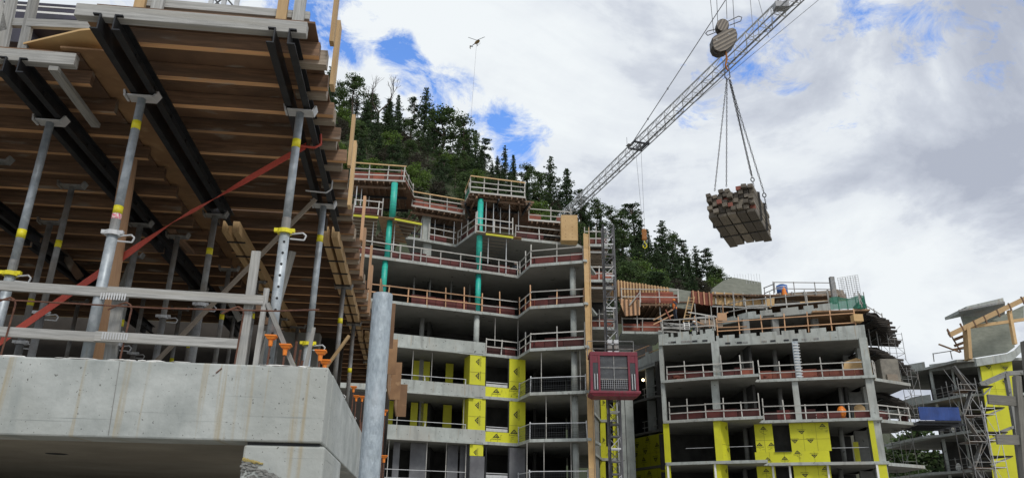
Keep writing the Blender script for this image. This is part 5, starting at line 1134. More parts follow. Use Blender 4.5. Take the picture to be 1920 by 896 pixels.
for i in range(N_):
    x0_, x1_ = 30.0 + 2.95 * i / N_, 30.0 + 2.95 * (i + 1) / N_; s_ = .03 * math.sin(i * 1.1) * (i % 5) / 3; s2 = .03 * math.sin((i + 1) * 1.1) * ((i + 1) % 5) / 3
    m2.hexa([(x0_, 56.95 + s_, 9.9), (x1_, 56.94 + s2, 9.9), (x1_, 56.98 + s2, 9.9), (x0_, 56.99 + s_, 9.9), (x0_, 56.95 - s_, 10.85), (x1_, 56.94 - s2, 10.85), (x1_, 56.98 - s2, 10.85), (x0_, 56.99 - s_, 10.85)], .5)
m2.build('tarpaulin', 'tarp', root)
m2 = MB(); m2.box(32.95, 33.0, 57.0, 60.4, 9.9, 10.9); m2.build('tarpaulin', 'tarp', root)
for y in (57.2, 58.2, 59.2, 60.2): m2 = MB(); m2.beam((29.6, y, 9.65), (33.4, y, 9.65), .1, .16); m2.build('joist', 'black', root)

# roof level of the right block: forms, walls, decks
def vwall(label, name, cat, pxs, Y, m_, th=.15, studs=0, sm='woodn', Y1=None, parent=None, lean=0):
    """pxs: outline corners as seen, on a vertical plane between depth Y (left) and Y1 (right)"""
    Y1 = Y if Y1 is None else Y1; xs = [p[0] for p in pxs]; a0 = min(xs); a1 = max(xs); P = []
    pa = aty(a0, 550, Y); pb = aty(a1, 550, Y1); pa.z = pb.z = 0; d = (pb - pa); L = d.length; d /= L; n_ = Vector((-d.y, d.x, 0))
    for (x, y) in pxs:
        r_ = ray(x, y); t = (pa - EYE).dot(n_) / r_.dot(n_); q = EYE + r_ * t; P.append(((q - pa).dot(d), q.z))
    root = parent or thing(name, label, cat, (pa.x, pa.y, min(p[1] for p in P)))
    m = MB(); m.wallstrip(P, pa, pb, th); m.build('panel', m_, root)
    if studs:
        for i in range(studs):
            t = L * (i + .3) / studs
            # top and bottom of the outline at t
            zs = []
            for j in range(len(P)):
                (t0, z0), (t1, z1) = P[j], P[(j + 1) % len(P)]
                if (t0 - t) * (t1 - t) <= 0 and abs(t1 - t0) > 1e-6: zs.append(z0 + (z1 - z0) * (t - t0) / (t1 - t0))
            if len(zs) < 2: continue
            q = pa + d * t - n_ * .08; m = MB(); m.beam(q + Vector((0, 0, min(zs))), q + Vector((0, 0, max(zs) + ru(-.02, .05))), .10, .12, tuple(n_)); m.build('stud', sm, root)
    return root, pa, d, n_
vw, *_x1 = vwall('tall orange plywood wall form with light vertical studs, behind the hoist mast', 'wall_form', 'formwork', [(1158, 526), (1255, 540), (1255, 575), (1158, 556)], 60.5, 'woodo', .1, 17, 'woodn')
q = aty(1158, 550, 60.5); m = MB(); m.wallstrip([(0, q.z - .2), (1.6, q.z - .2), (1.6, q.z + 1.1), (0, q.z + 1.1)], (q.x - .35, q.y + 1.55), (q.x, q.y), .1); m.build('side_panel', 'woodo', vw)
for i in range(4): m = MB(); m.beam((q.x - .35 + .09 * i, q.y + 1.5 - .4 * i, q.z - .2), (q.x - .35 + .09 * i, q.y + 1.5 - .4 * i, q.z + 1.15), .1, .1); m.build('stud', 'woodn', vw)
vwall('brown lower form below the tall orange wall form, narrowing at the bottom', 'wall_form', 'formwork', [(1160, 560), (1200, 562), (1200, 590), (1172, 592)], 60.0, 'woodo', .1, 5, 'joist')
vwall('board-marked grey concrete wall behind the timber ladder', 'concrete_wall', 'wall', [(1254, 539), (1297, 546), (1297, 580), (1254, 574)], 61.5, 'green_conc', .25)
vwall('pinkish weathered plywood form right of the grey wall', 'wall_form', 'formwork', [(1296, 545), (1336, 550), (1336, 573), (1316, 571), (1296, 566)], 61.3, 'redl', .1, 4, 'woodo')
vwall('sloping topped damp concrete wall with starter bars, against the sky', 'concrete_wall', 'wall', [(1336, 545), (1337, 540), (1356, 526), (1375, 520), (1427, 529), (1429, 556), (1336, 552)], 65.5, 'green_conc', .4, Y1=66.5)
vw, *_x2 = vwall('yellowish plywood parapet form below the sloping concrete wall', 'wall_form', 'formwork', [(1335, 547), (1436, 554), (1439, 576), (1335, 570)], 63, 'plyn', .1, 6, 'woodw')
root = thing('starter_bars', 'row of thin grey starter bars on top of the sloping concrete wall', 'rebar', (20, 66, 23))
for i in range(10):
    p = aty(1378 + i * 5.2, 524, 66.2); m = MB(); m.tube((p.x, p.y, p.z - .4), (p.x, p.y, p.z + ru(.45, .62)), .014, None, 5); m.build('bar', 'zinc', root)
vw, *_x3 = vwall('long plywood parapet form on the right roof deck, beside the blue tank', 'wall_form', 'formwork', [(1455, 550), (1580, 543), (1590, 562), (1455, 566)], 64, 'jend', .1, 6, 'wood')
vwall('plywood corner piece at the right end of the roof parapet form', 'wall_form', 'formwork', [(1553, 545), (1571, 542), (1585, 560), (1555, 562)], 62.8, 'jend', .08)
guard('grey guardrail on the roof parapet form beside the blue tank', [tuple(aty(1453, 560, 63.7))[:2], tuple(aty(1572, 560, 63.7))[:2]], 21.4, h_=(.6, 1.15), posth=1.25, mm='wood', sp=1.6, group='rails on the roof of the right block')
guard('short guardrail between the sloping wall and the tank deck', [tuple(aty(1432, 560, 65))[:2], tuple(aty(1452, 560, 63.7))[:2]], 21.6, h_=(.3, .8), posth=.9, mm='galvd', sp=1.0, group='rails on the roof of the right block')
for (xa, ya, xb, yb, Y, w, mm, l) in [(1335, 574, 1440, 578, 62.8, .12, 'wood', 'long ledger under the yellowish parapet form'), (1400, 590 - 16, 1500, 568, 62.5, .12, 'wood', 'ledger under the tank deck, left part'), (1500, 567, 1590, 562, 62.5, .12, 'woodn', 'ledger under the tank deck, right part'),
     (1345, 614, 1400, 612, 60, .09, 'woodo', 'pale rail in front of the dark opening at the middle of the roof level')]:
    a = aty(xa, ya, Y); b = aty(xb, yb, Y); m = MB(); m.beam(a, b, .1, w); tag(m.build('ledger_beam', mm, None, a), l, 'beam')
vwall('small plywood piece hanging between the two parapet forms', 'wall_form', 'formwork', [(1437, 560), (1452, 556), (1452, 572), (1444, 577), (1438, 572)], 62.4, 'plyn', .05)
m = MB(); a = aty(1340, 578, 63); m.box(15.8, 28, 62.7, 68.5, 21.0, 21.1); m.box(12.2, 15.6, 61.4, 68, 19.9, 20.0); 
o = m.build('roof_deck', 'plys', CB)
random.seed(12)
root = thing('joist_row', 'row of dark round-ended joists under the parapet forms', 'joists', (20, 62.4, 20.7))
for i in range(22):
    p = aty(1402 + i * 3.0, 572, 62.4) if i < 14 else aty(1345 + (i - 14) * 8, 576, 62.6); m = MB(); m.beam((p.x, p.y - .15, 20.88), (p.x, p.y + 4, 20.88), .09, .15); m.build('joist', 'joist', root)
# props and dark under the roof decks
for k_, (px, z0, z1, Y, l) in enumerate([(1194, 17.4, 19.3, 60.3, 'prop under the orange wall form, left'), (1238, 17.4, 19.6, 60.4, 'prop under the orange wall form, right'), (1334, 17.2, 20.8, 62, 'grey prop at the left end of the parapet form'), (1378, 19.6, 21.0, 61.6, 'post left of the middle of the upper parapet'), (1448, 19.6, 20.9, 61.0, 'post under the hanging plywood piece'), (1514, 19.7, 20.9, 60.6, 'post under the right part of the tank deck'), (1304, 17.2, 19.7, 61, 'prop right of the timber ladder')]):
    p = aty(px, 590, Y); prop(l, p.x, Y, z0, z1, 'woodw', .04, 'props under the roof forms of the right block')
a = aty(1158, 576, 60.2); b = aty(1252, 576, 60.2)
m = MB(); m.box(a.x + .4, b.x + .2, 60.2, 66, 19.25, 19.4); 
for i in range(8): m.beam((a.x + .6 + i * .5, 60.1, 19.17), (a.x + .6 + i * .5, 65, 19.17), .1, .14)
tag(m.build('form_deck', 'plys', None, (10, 60, 19.2)), 'dark deck of joists under the orange wall form', 'formwork deck')
guard('pale guardrail in front of the orange wall form, sloping brace at its left', [(a.x + .35, 60.0), (b.x + .9, 60.0)], 19.5, h_=(.45, 1.1), posth=1.2, back='redl', bh=.9, sp=1.5, group=G2_)
m = MB(); m.box(9.0, 12.4, 60.6, 64.5, 17.0, 17.2); tag(m.build('recess_deck', 'conc', None, (9, 60, 17)), 'pale deck slab in front of the recess right of the hoist mast', 'slab')
m = MB(); m.box(9.6, 12.4, 64, 64.2, 17.2, 19.2); m.box(6.5, 14.5, 77.2, 77.4, 10, 20.5); tag(m.build('recess_shade_wall', 'interior', None, (9, 64, 17)), 'added dark wall standing in for the shade of the recess below the orange wall form', 'wall')  # added near-black walls that paint the recess dark
guard('pale guardrail of the recess deck with bright orange boards, right of the mast', [(9.1, 60.7), (12.3, 60.7)], 17.2, h_=(.45, 1.1), posth=1.2, back='redl', bh=.85, sp=1.3, group=G2_)
random.seed(31)
for k_, (xa, ya, xb, yb, Y, mm, l) in enumerate([(1180, 572, 1200, 548, 59.8, 'woodw', 'diagonal brace left of the pale guardrail'), (1200, 548, 1200, 575, 59.8, 'woodw', 'upright at the top of the diagonal brace'), (1225, 600, 1262, 580, 59.5, 'woodo', 'diagonal stair rail rising to the orange vested worker'), (1225, 608, 1262, 590, 59.5, 'woodo', 'lower diagonal stair rail below the orange vested worker'),
      (1248, 580, 1258, 600, 59.4, 'redl', 'reddish leaning board left of the orange vested worker'), (1262, 600, 1340, 592, 59.6, 'wood', 'grey ledger right of the orange vested worker'), (1290, 585, 1345, 594, 59.8, 'woodw', 'white rail sloping down right of the ladder'), (1290, 596, 1320, 608, 59.7, 'woodo', 'orange brace below the ladder'), (1302, 613, 1340, 609, 59.2, 'woodo', 'orange rail above the lime vested worker'),
      (1240, 613, 1300, 618, 58.9, 'woodw', 'white rail just above the small notched parapet'), (1234, 620, 1290, 624, 58.8, 'woodw', 'lower white rail on the small notched parapet'), (1329, 592, 1331, 614, 59.3, 'woodo', 'orange upright at the end of the small parapet'), (1302, 592, 1304, 612, 59.2, 'woodo', 'orange upright above the lime vested worker'),
      (1323, 590, 1322, 606, 59.4, 'woodw', 'white post left of the plywood scrap'), (1340, 600, 1365, 585, 60.5, 'woodo', 'orange diagonal brace at the left end of the upper parapet'), (1355, 570, 1356, 592, 61, 'woodo', 'orange upright above the end of the upper parapet'), (1345, 597, 1345, 575, 61, 'woodw', 'white upright left of the orange one'), (1255, 606, 1290, 609, 59.5, 'wood', 'pile ledger right of the recess deck')]):
    a = aty(xa, ya, Y); b = aty(xb, yb, Y); m = MB(); m.beam(a, b, .06, .09); tag(m.build('timber_brace', mm, None, a), l, 'brace')
m = MB()
for i in range(9): a = aty(1240 + i * 4, 604 + i * .8, 60); m.beam((a.x, a.y, a.z - .1 * (i % 3)), (a.x + 2.2, a.y + .6, a.z - .15 - .1 * (i % 3)), .12, .06)
tag(m.build('timber_pile', 'wood', None, aty(1250, 606, 60)), 'loose pile of weathered boards between the recess deck and the small parapet', 'timber pile')
a = aty(1336, 602, 60); m = MB(); m.box(a.x - 1.0, a.x + .8, a.y, a.y + .04, a.z - .45, a.z + .15); tag(m.build('plywood_scrap', 'jend', None, a), 'pale plywood sheet leaning left of the upper notched parapet', 'plywood')
m = MB(); m.box(a.x + .35, a.x + 1.1, a.y - .3, a.y - .26, a.z, a.z + .62); tag(m.build('plywood_scrap', 'woodo', None, a), 'small orange plywood square at the end of the upper notched parapet', 'plywood')
# ladders
def ladder(label, a, b, w, mm, n=9):
    a = Vector(a); b = Vector(b); s_ = Vector((w, 0, 0)); root = thing('ladder', label, 'ladder', a)
    for q in (0, 1): m = MB(); m.beam(a + s_ * q, b + s_ * q, .05, .08); m.build('stile', mm, root)
    for i in range(n): t = (i + .5) / n; c = a.lerp(b, t); m = MB(); m.beam(c, c + s_, .04, .04); m.build('rung', mm, root)
ladder('tan timber ladder leaning against the grey board-marked wall', aty(1281, 604, 59.6), aty(1292, 556, 61.0), .45, 'woodn')
ladder('white aluminium ladder above the lime vested worker', aty(1284, 618, 58.8), aty(1282, 604, 59.0), .4, 'white', 4)
# column form, rebar mesh and green netting at the right end
p = aty(1561, 545, 62); root = thing('column_form', 'grey steel column form standing at the right end of the roof deck', 'formwork', (p.x, 62, p.z)); m = MB(); m.box(p.x - .08, p.x + .28, 61.9, 62.25, 20.2, aty(1561, 519, 62).z); m.build('form', 'galvd', root)
root = thing('rebar_cage', 'upright grid of reinforcing mesh standing against the sky', 'rebar mesh', (26, 63, 20.2))
for i in range(9):
    t = i / 8; a = aty(1578 + 38 * t, 560, 62); b = aty(1570 + 38 * t, 521 - 6 * t, 62); m = MB(); m.tube(a, b, .014, None, 5); m.build('bar', 'rust' if 0 else 'galvd', root)
for i in range(13):
    t = i / 12; a = aty(1578 - 8 * t, 560 - 39 * t, 62); b = aty(1616 - 8 * t, 560 - 45 * t, 62); m = MB(); m.tube(a + Vector((0, .03, 0)), b + Vector((0, .03, 0)), .014, None, 5); m.build('bar', 'galvd', root)
for i in range(4):
    t = i / 3; a = aty(1584 + 25 * t, 556, 62.6); b = aty(1577 + 25 * t, 522 - 5 * t, 62.6); m = MB(); m.tube(a, b, .014, None, 5); m.build('bar', 'galvd', root)
root = thing('green_netting', 'translucent green debris netting along the upper right corner of the right block', 'netting', (25.5, 59, 19))
a = aty(1557, 574, 59.0); b = aty(1624, 574, 58.4); N_ = 18; m = MB(); d = (b - a)
for i in range(N_ + 1):
    u = i / N_; w = .05 * math.sin(u * 30); q = a + d * u; m.v += [Vector((q.x, q.y + w, 18.75)), Vector((q.x, q.y - w * .5, 19.72 + .1 * math.sin(u * 9)))]
    if i: j = 2 * i; m.face((j - 2, j, j + 1, j - 1), ((0, 0),) * 4, .5)
m.build('net', 'net', root)
m = MB(); m.wallstrip([(0, 18.8), (3.2, 18.8), (3.2, 19.75), (0, 19.75)], (b.x, b.y), (b.x + .4, b.y + 3), .01); m.build('net', 'net', root)
for u in (0, .25, .5, .75, 1): q = a + d * u; m = MB(); m.beam((q.x, q.y + .1, 18.6), (q.x, q.y + .1, 20.1), .06, .06); m.build('post', 'wood', root)
m = MB(); m.prism([(a.x - 1.6, a.y - .25), (b.x + .1, b.y - .35), (b.x + .9, b.y + 7), (a.x, a.y + 7)], 18.45, 18.58); tag(m.build('edge_deck', 'ply', None, (a.x, a.y, 18.5)), 'thin plywood deck edge below the green netting', 'plywood')
m = MB(); m.box(25.8, 26.5, 55.9, 56.5, 17.0, 17.55); tag(m.build('edge_form', 'plyn', None, (26, 56, 17)), 'orange plywood box on the right end of the long notched parapet', 'plywood')
m = MB(); m.prism([K3, (21, 58), (26, 56.5), (27.4, 58), (27.8, 60), (20, 60)], 18.2, 18.25); 
# things on the slabs
def tank(label, x, y, z, r_, hh):
    root = thing('water_tank', label, 'tank', (x, y, z)); m = MB(); m.tube((x, y, z), (x, y, z + hh), r_, r_ * 1.03, 20); smooth_side(m.build('body', 'bluet', root))
    m = MB(); m.tube((x, y, z + hh * .78), (x, y, z + hh * .84), r_ * 1.06, None, 20); m.build('band', 'white', root)
    m = MB(); m.tube((x, y, z + hh), (x, y, z + hh * 1.14), r_ * 1.0, r_ * .5, 20); m.build('lid', 'cageb', root)
p = aty(1469, 552, 64.6); tank('blue plastic tank with dark lid on the roof deck, against the sky', p.x, 64.8, p.z - .1, .46, .95)
p = aty(1470, 552, 64); m = MB(); m.tube((p.x, 63.9, p.z - .1), (p.x, 63.9, p.z + .45), .22, .16, 12); m.tube((p.x, 63.9, p.z + .45), (p.x, 63.9, p.z + .62), .16, .05, 12); tag(m.build('orange_drum', 'cap', None, (p.x, 63.9, p.z)), 'orange and yellow container in front of the blue tank', 'container')
def on_slab(px, z, ins): 
    A_, B_ = (K0, K2) if px < 1430 else (K3, K4); a = onseg(A_, B_, px, z, ins); return a
a = on_slab(1532, 10.2, 1.0); m = MB(); m.box(a[0] - .9, a[0] + .9, a[1], a[1] + .8, 9.83, 10.25); tag(bev(m.build('wrapped_bundle', 'white', None, (*a, 9.8))), 'white wrapped bundle on the third floor left of the orange bag', 'bundle')
a = on_slab(1578, 10.4, .8); m = MB(); m.blob((a[0], a[1], 10.35), .32, .3, .42, 10, 7, .08); tag(m.build('orange_bag', 'cap', None, (*a, 9.8)), 'bright orange bag on the third floor near the corner column', 'bag')
a = on_slab(1488, 10.2, .9); m = MB(); m.box(a[0] - .3, a[0] + .2, a[1], a[1] + .4, 9.83, 10.5); tag(m.build('tool_box', 'plyn', None, (*a, 9.8)), 'small tan box beside the middle column on the third floor', 'box')
a = on_slab(1600, 10.6, 2.2); m = MB(); m.wallstrip([(0, 9.83), (1.0, 9.83), (.9, 10.9), (.5, 11.2), (.1, 10.9)], a, (a[0] + 1, a[1]), .05); tag(m.build('plywood_offcut', 'plyn', None, (*a, 9.8)), 'tan plywood offcut standing inside the third floor', 'plywood')
a = on_slab(1608, 13.2, 1.2); m = MB(); m.wallstrip([(0, 12.83), (2.2, 12.83), (2.2, 13.9), (1.2, 14.3), (.3, 14.0)], (a[0] - 1.2, a[1]), (a[0] + 1, a[1] - .3), .05); tag(m.build('plywood_offcut', 'plyn', None, (*a, 12.8)), 'tan plywood sheet with a peak standing on the fourth floor behind the rail', 'plywood')
for k_, (px, z, l) in enumerate([(1330, 9.83, 'jumble of orange boards on the third floor, left balcony'), (1290, 12.83, 'low stack of red boards on the fourth floor, left balcony'), (1455, 12.83, 'stack of red boards on the fourth floor, left of the ribbed column'), (1548, 12.83, 'loose red boards on the fourth floor, right bay'), (1560, 9.83, 'stack of red boards on the third floor, right bay')]):
    a = on_slab(px, z + .3, .7); m = MB()
    for i in range(6): m.beam((a[0] - ru(.6, 1.2), a[1] + ru(0, .4), z + .06 + i * .07), (a[0] + ru(.5, 1.1), a[1] + ru(-.1, .3), z + .06 + i * .07 + (.25 if k_ == 0 and i > 3 else 0)), .3, .06)
    tag(m.build('board_stack', 'redl', None, (*a, z)), l, 'board stack', 'stacks of red boards')

# ------------------------------------------------------------------ far right block
EB = thing('apartment_block', 'far right concrete block with timber roof frame, cut off by the photo edge', 'building', (42, 68, 0))
E0, E1, E2 = (38.2, 70.0), (39.2, 66.6), (41.6, 66.0)
for z in (1, 4.1, 7.15, 10.3, 13.35, 16.35):
    m = MB(); m.bot = 1; m.prism([E0, E1, E2, (52, 64), (52, 80), (38.2, 80)], z, z + .22); m.build('slab', ['conc', 'conci'], EB)
    m = MB(); m.prism([(37.4, 71.2), E0, (38.2, 78), (37.0, 78)], z + .02, z + (.75 if z > 13 else .24)); m.build('side_slab', 'conc', EB)
zs = [1.22, 4.32, 7.37, 10.5, 13.57]
for z in zs:
    for (x, y) in ((38.7, 70.2), (39.8, 68.6), (41.2, 67.0)): m = MB(); m.tube((x, y, z), (x, y, z + 2.8), .09 if x > 39 else .14, None, 10); m.build('column', 'conc', EB)
    m = MB(); m.box(39.5, 52, 72, 72.2, z, z + 2.8); m.build('inner_wall', 'interior', EB)
    guard('balcony rail on the far right block, %s' % {1.22: 'lowest', 4.32: 'second from the bottom', 7.37: 'third from the bottom', 10.5: 'below the top one', 13.57: 'top one'}[z], [(38.35, 70), (39.3, 66.8), (41.6, 66.15)], z, h_=(.95, .5, .25), rail=.03, mm='galvd', sp=1.0, group='metal balcony rails of the far right block')
vw, *_x4 = vwall('yellow sheathed wall of the far right block', 'sheathed_wall', 'wall', [(1838, 684), (1897, 675), (1905, 760), (1912, 896), (1862, 896), (1848, 760)], 65.4, 'yel', .1)
pa = aty(1842, 700, 65.3); logos(vw, (pa.x, pa.y), (pa.x + 2.6, pa.y), 12, 16.2, [(.25, .9, 3.14), (.8, .88, 3.14), (.7, .6, 3.14)], sc=.8, off=0)
vwall('concrete upstand above the yellow wall, stepped at right', 'upstand', 'wall', [(1830, 672), (1890, 662), (1905, 655), (1920, 640), (1920, 655), (1898, 676), (1832, 686)], 65.0, 'conc', .3)
vwall('grey block wall under the timber roof frame', 'block_wall', 'wall', [(1816, 617), (1840, 606), (1892, 598), (1903, 650), (1890, 660), (1826, 670)], 68, 'green_conc', .3)
vwall('grey plywood panels between the timber truss members, far right', 'gable_panel', 'wall', [(1860, 600), (1920, 572), (1920, 596), (1880, 602)], 68.5, 'green_conc', .2)
vwall('long concrete upstand on top of the far right block', 'upstand', 'wall', [(1742, 683), (1828, 671), (1832, 686), (1744, 695)], 68.8, 'conc', .3, Y1=65.2)
root = thing('flat_roof', 'grey flat roof canopy behind the timber frame, far right', 'roof', (43, 72, 20))
a = aty(1797, 582, 70); b = aty(1884, 566, 70); m = MB(); m.hexa([(a.x, 70, a.z - .1), (b.x, 70, b.z - .1), (b.x + 3, 75, b.z - .1), (a.x + 3.2, 75, a.z - .1), (a.x, 70, a.z + .08), (b.x, 70, b.z + .08), (b.x + 3, 75, b.z + .08), (a.x + 3.2, 75, a.z + .08)]); m.build('canopy', 'galvd', root)
m = MB(); m.hexa([(a.x + .9, 70.1, a.z + .16), (b.x, 70.1, b.z + .1), (b.x, 74, b.z + .1), (a.x + .9, 74, a.z + .16), (a.x + .9, 70.1, a.z + .45), (b.x, 70.1, b.z + .45), (b.x, 74, b.z + .45), (a.x + .9, 74, a.z + .45)]); m.build('upper_canopy', 'conc', root)
m = MB(); m.box(a.x + 1.3, b.x + .5, 71.5, 71.7, a.z - 2.6, a.z - .12); m.build('wall', 'green_conc', root)
root = thing('timber_roof_frame', 'orange-brown timber roof truss with short upright pegs, far right', 'roof frame', (41, 66, 19))
def tb(xa, ya, xb, yb, Y, w, h_, mm='woodn', name='beam'):
    a = aty(xa, ya, Y); b = aty(xb, yb, Y); m = MB(); m.beam(a, b, w, h_); return m.build(name, mm, root)
tb(1780, 628, 1930, 556, 65.8, .25, .42); tb(1818, 613, 1925, 598, 66.1, .2, .26); tb(1812, 616, 1816, 674, 66.0, .3, .75, 'woodn', 'post'); tb(1892, 582, 1903, 645, 66, .25, .35, 'woodn', 'post')
tb(1788, 637, 1806, 630, 66.5, .2, .25, 'ply', 'purlin'); tb(1790, 648, 1812, 640, 67, .2, .22, 'ply', 'purlin'); tb(1787, 655, 1812, 650, 67.5, .12, .15, 'ply', 'purlin'); tb(1760, 645, 1800, 660, 66.5, .1, .12, 'ply', 'purlin')
for (x, y) in ((1776, 618), (1800, 606), (1824, 600), (1844, 592), (1868, 580), (1890, 568), (1914, 556)): tb(x, y, x + 7, y + 14, 65.7, .1, .12, 'plys', 'peg')
tb(1776, 616, 1802, 660, 66.6, .08, .1, 'plys', 'peg')
guard('grey rail on the upstand left of the timber roof frame', [(38.5, 69), (40.6, 66.8)], 16.9, h_=(.75,), mm='galvd', posth=.8, sp=1.5, group='metal balcony rails of the far right block')
scaff('tall metal stair tower in front of the yellow wall, far right', aty(1812, 800, 60).x, aty(1846, 800, 60).x, 60, 61.6, 0, aty(1830, 708, 60).z, 7, 'galvd', .035, True, True)
scaff('outer bay of the stair tower with dark triangular landings', aty(1850, 800, 60).x, aty(1872, 800, 60).x, 60, 61.6, 0, aty(1860, 752, 60).z, 6, 'zinc', .03, True)
root = thing('stair_landings', 'dark landings sticking out in front of the yellow wall beside the stair tower', 'landings', (36, 60, 8))
for (xa, ya, xb, yb, xc, yc) in ((1843, 762, 1884, 764, 1858, 776), (1846, 808, 1890, 809, 1862, 824), (1852, 853, 1900, 856, 1866, 868), (1840, 722, 1862, 722, 1848, 732)):
    a, b, c = aty(xa, ya, 61), aty(xb, yb, 61), aty(xc, yc, 61); m = MB(); m.hexa([(a.x, 61, a.z - .08), (b.x, 61, a.z - .08), (b.x - .5, 63.5, a.z - .08), (a.x, 63.5, a.z - .08), (a.x, 61, a.z), (b.x, 61, a.z), (b.x - .5, 63.5, a.z), (a.x, 63.5, a.z)]); m.build('landing', 'deckd', root)
    m = MB(); m.beam((a.x + .1, 61.1, a.z - .7), (b.x - .1, 61.1, a.z - .1), .08, .1); m.build('bracket', 'galvd', root)
root = thing('concrete_stair', 'grey precast stair frame in front of the yellow wall', 'stair', (36, 62, 8))
for (xa, ya, xb, yb, w, h_) in [(1838, 722, 1888, 700, .4, .6), (1886, 700, 1920, 698, .4, .5), (1886, 700, 1903, 800, .4, .55), (1903, 800, 1915, 896, .4, .55), (1862, 815, 1900, 800, .4, .3)]:
    a = aty(xa, ya, 62); b = aty(xb, yb, 62); m = MB(); m.beam(a, b, w * .6, h_ * .7); m.build('member', 'concd', root)
root = thing('timber_guardrail', 'weathered timber rails and round post close to the camera at the right edge', 'guardrail', aty(1905, 890, 14))
for (xa, ya, xb, yb, w, h_, nm) in [(1852, 748, 1960, 756, .05, .17, 'rail'), (1868, 823, 1960, 826, .05, .17, 'rail'), (1906, 705, 1922, 896, .1, .12, 'post'), (1922, 640, 1950, 896, .1, .14, 'post')]:
    a = aty(xa, ya, 14); b = aty(xb, yb, 14); m = MB(); m.beam(a, b, w, h_); m.build(nm, 'woodg', root)
m = MB(); p = aty(1794, 777, 68.6); m.blob((p.x, 69, p.z), .16, .16, .12, 8, 6); tag(m.build('work_light', 'bulb', None, p), 'small glowing work light under a balcony of the far right block', 'light')
for k_, (px, py, Y, l) in enumerate([(1788, 805, 69.5, 'white bag on the middle balcony of the far right block'), (1797, 875, 69, 'white bag by the lamp on the lower balcony of the far right block'), (1820, 880, 68.3, 'white jug on the lower balcony of the far right block')]):
    p = aty(px, py, Y); m = MB(); m.blob((p.x, p.y, p.z), .22, .2, .32, 9, 6, .15); tag(m.build('white_bag', 'white', None, p), l, 'bag')

# ------------------------------------------------------------------ hoist
HX, HY = 6.60, 49.3
root = thing('hoist_mast', 'dark steel lattice hoist mast rising above the red cage', 'mast', (HX, HY, 0)); top = aty(1140, 425, HY).z; z = 0; W_ = .36
for (dx, dy) in ((-W_, -W_), (W_, -W_), (W_, W_), (-W_, W_)): m = MB(); m.tube((HX + dx, HY + dy, 0), (HX + dx, HY + dy, top), .06, None, 8); m.build('chord', 'mast', root)
i = 0
while z < top - .5:
    m = MB()
    for (a, b) in (((-W_, -W_), (W_, -W_)), ((W_, -W_), (W_, W_)), ((W_, W_), (-W_, W_)), ((-W_, W_), (-W_, -W_))):
        m.beam((HX + a[0], HY + a[1], z), (HX + b[0], HY + b[1], z), .05, .08 if a[1] == b[1] else .05); m.tube((HX + a[0], HY + a[1], z), (HX + b[0], HY + b[1], z + .75), .022, None, 5)
    m.build('lacing', 'zinc' if i % 3 == 0 else 'mast', root); z += .75; i += 1
m = MB(); m.box(HX - W_ - .04, HX - W_ + .04, HY - W_ - .12, HY - W_ - .07, 0, top); m.build('rack', 'black', root)
a = aty(1103, 660, 47.6); b = aty(1195, 745, 47.6); cx0, cx1 = 4.95, 7.92; cz0, cz1 = 9.85, 12.45; cy0, cy1 = 47.3, 48.7
root = thing('hoist_cage', 'dark red construction hoist cage with black mesh doors', 'hoist', ((cx0 + cx1) / 2, cy0, cz0))
m = MB(); m.box(cx0 - .05, cx1 + .1, cy0 - .1, cy1 + .1, cz0, cz0 + .16); bev(m.build('floor_frame', 'cage', root), .02)
m = MB(); m.hexa([(cx0 + .2, cy0, cz0 - .16), (cx1 - .2, cy0, cz0 - .16), (cx1 - .2, cy1, cz0 - .16), (cx0 + .2, cy1, cz0 - .16), (cx0 - .05, cy0 - .08, cz0 - .003), (cx1 + .08, cy0 - .08, cz0 - .003), (cx1 + .08, cy1, cz0 - .003), (cx0 - .05, cy1, cz0 - .003)]); m.build('underframe', 'cage', root)
m = MB(); m.box(cx0, cx1, cy0, cy1, cz1 - .25, cz1); bev(m.build('roof_frame', 'cage', root), .02)
for (x, w) in ((cx0, .16), (cx0 + .5, .12), (cx1 - .62, .12), (cx1 - .16, .16)):
    m = MB(); m.box(x, x + w, cy0 - .02, cy0 + .1, cz0 + .163, cz1 - .253); m.build('post', 'cage', root)
for (x0, x1) in ((cx0 + .165, cx0 + .495), (cx1 - .495, cx1 - .165)):
    m = MB(); m.box(x0, x1, cy0 + .02, cy0 + .08, cz0 + .2, cz1 - .7); m.build('side_panel', 'cageb', root)
    m = MB(); m.box(x0, x1, cy0 + .01, cy0 + .09, cz1 - .69, cz1 - .26); m.build('side_panel', 'cage', root)
    for k_ in range(2): m = MB(); m.tube((x0 + .1 + .16 * k_, cy0 - .06, cz0 + .25), (x0 + .1 + .16 * k_, cy0 - .06, cz0 + 1.2), .025, None, 7); m.build('rod', 'zinc', root)
gx0, gx1 = cx0 + .63, cx1 - .63
m = MB(); m.box(gx0, gx1, cy0 + .12, cy0 + .15, cz0 + .9, cz1 - .26); m.box(gx0, gx1, cy0 + .12, cy0 + .15, cz0 + .2, cz0 + .3); dr = m.build('door', 'cageb', root)
m = MB()
for k_ in range(22): z = cz0 + .95 + k_ * .075; m.box(gx0, gx1, cy0 + .095, cy0 + .115, z, z + .012)
m.build('louvre', 'steelg', dr)
m = MB(); m.box(gx0, gx1, cy0 + .06, cy0 + .1, cz0 + 1.58, cz0 + 1.64); m.box(gx0, gx1, cy0 + .06, cy0 + .1, cz0 + .86, cz0 + .92); m.box((gx0 + gx1) / 2 - .025, (gx0 + gx1) / 2 + .025, cy0 + .05, cy0 + .09, cz0 + .2, cz1 - .27); m.build('door_frame', 'galvd', dr)
m = MB()
for k_ in range(13): x = gx0 + .1 + k_ * (gx1 - gx0 - .2) / 12; m.box(x, x + .03, cy0 + .07, cy0 + .1, cz0 + .3, cz0 + .84)
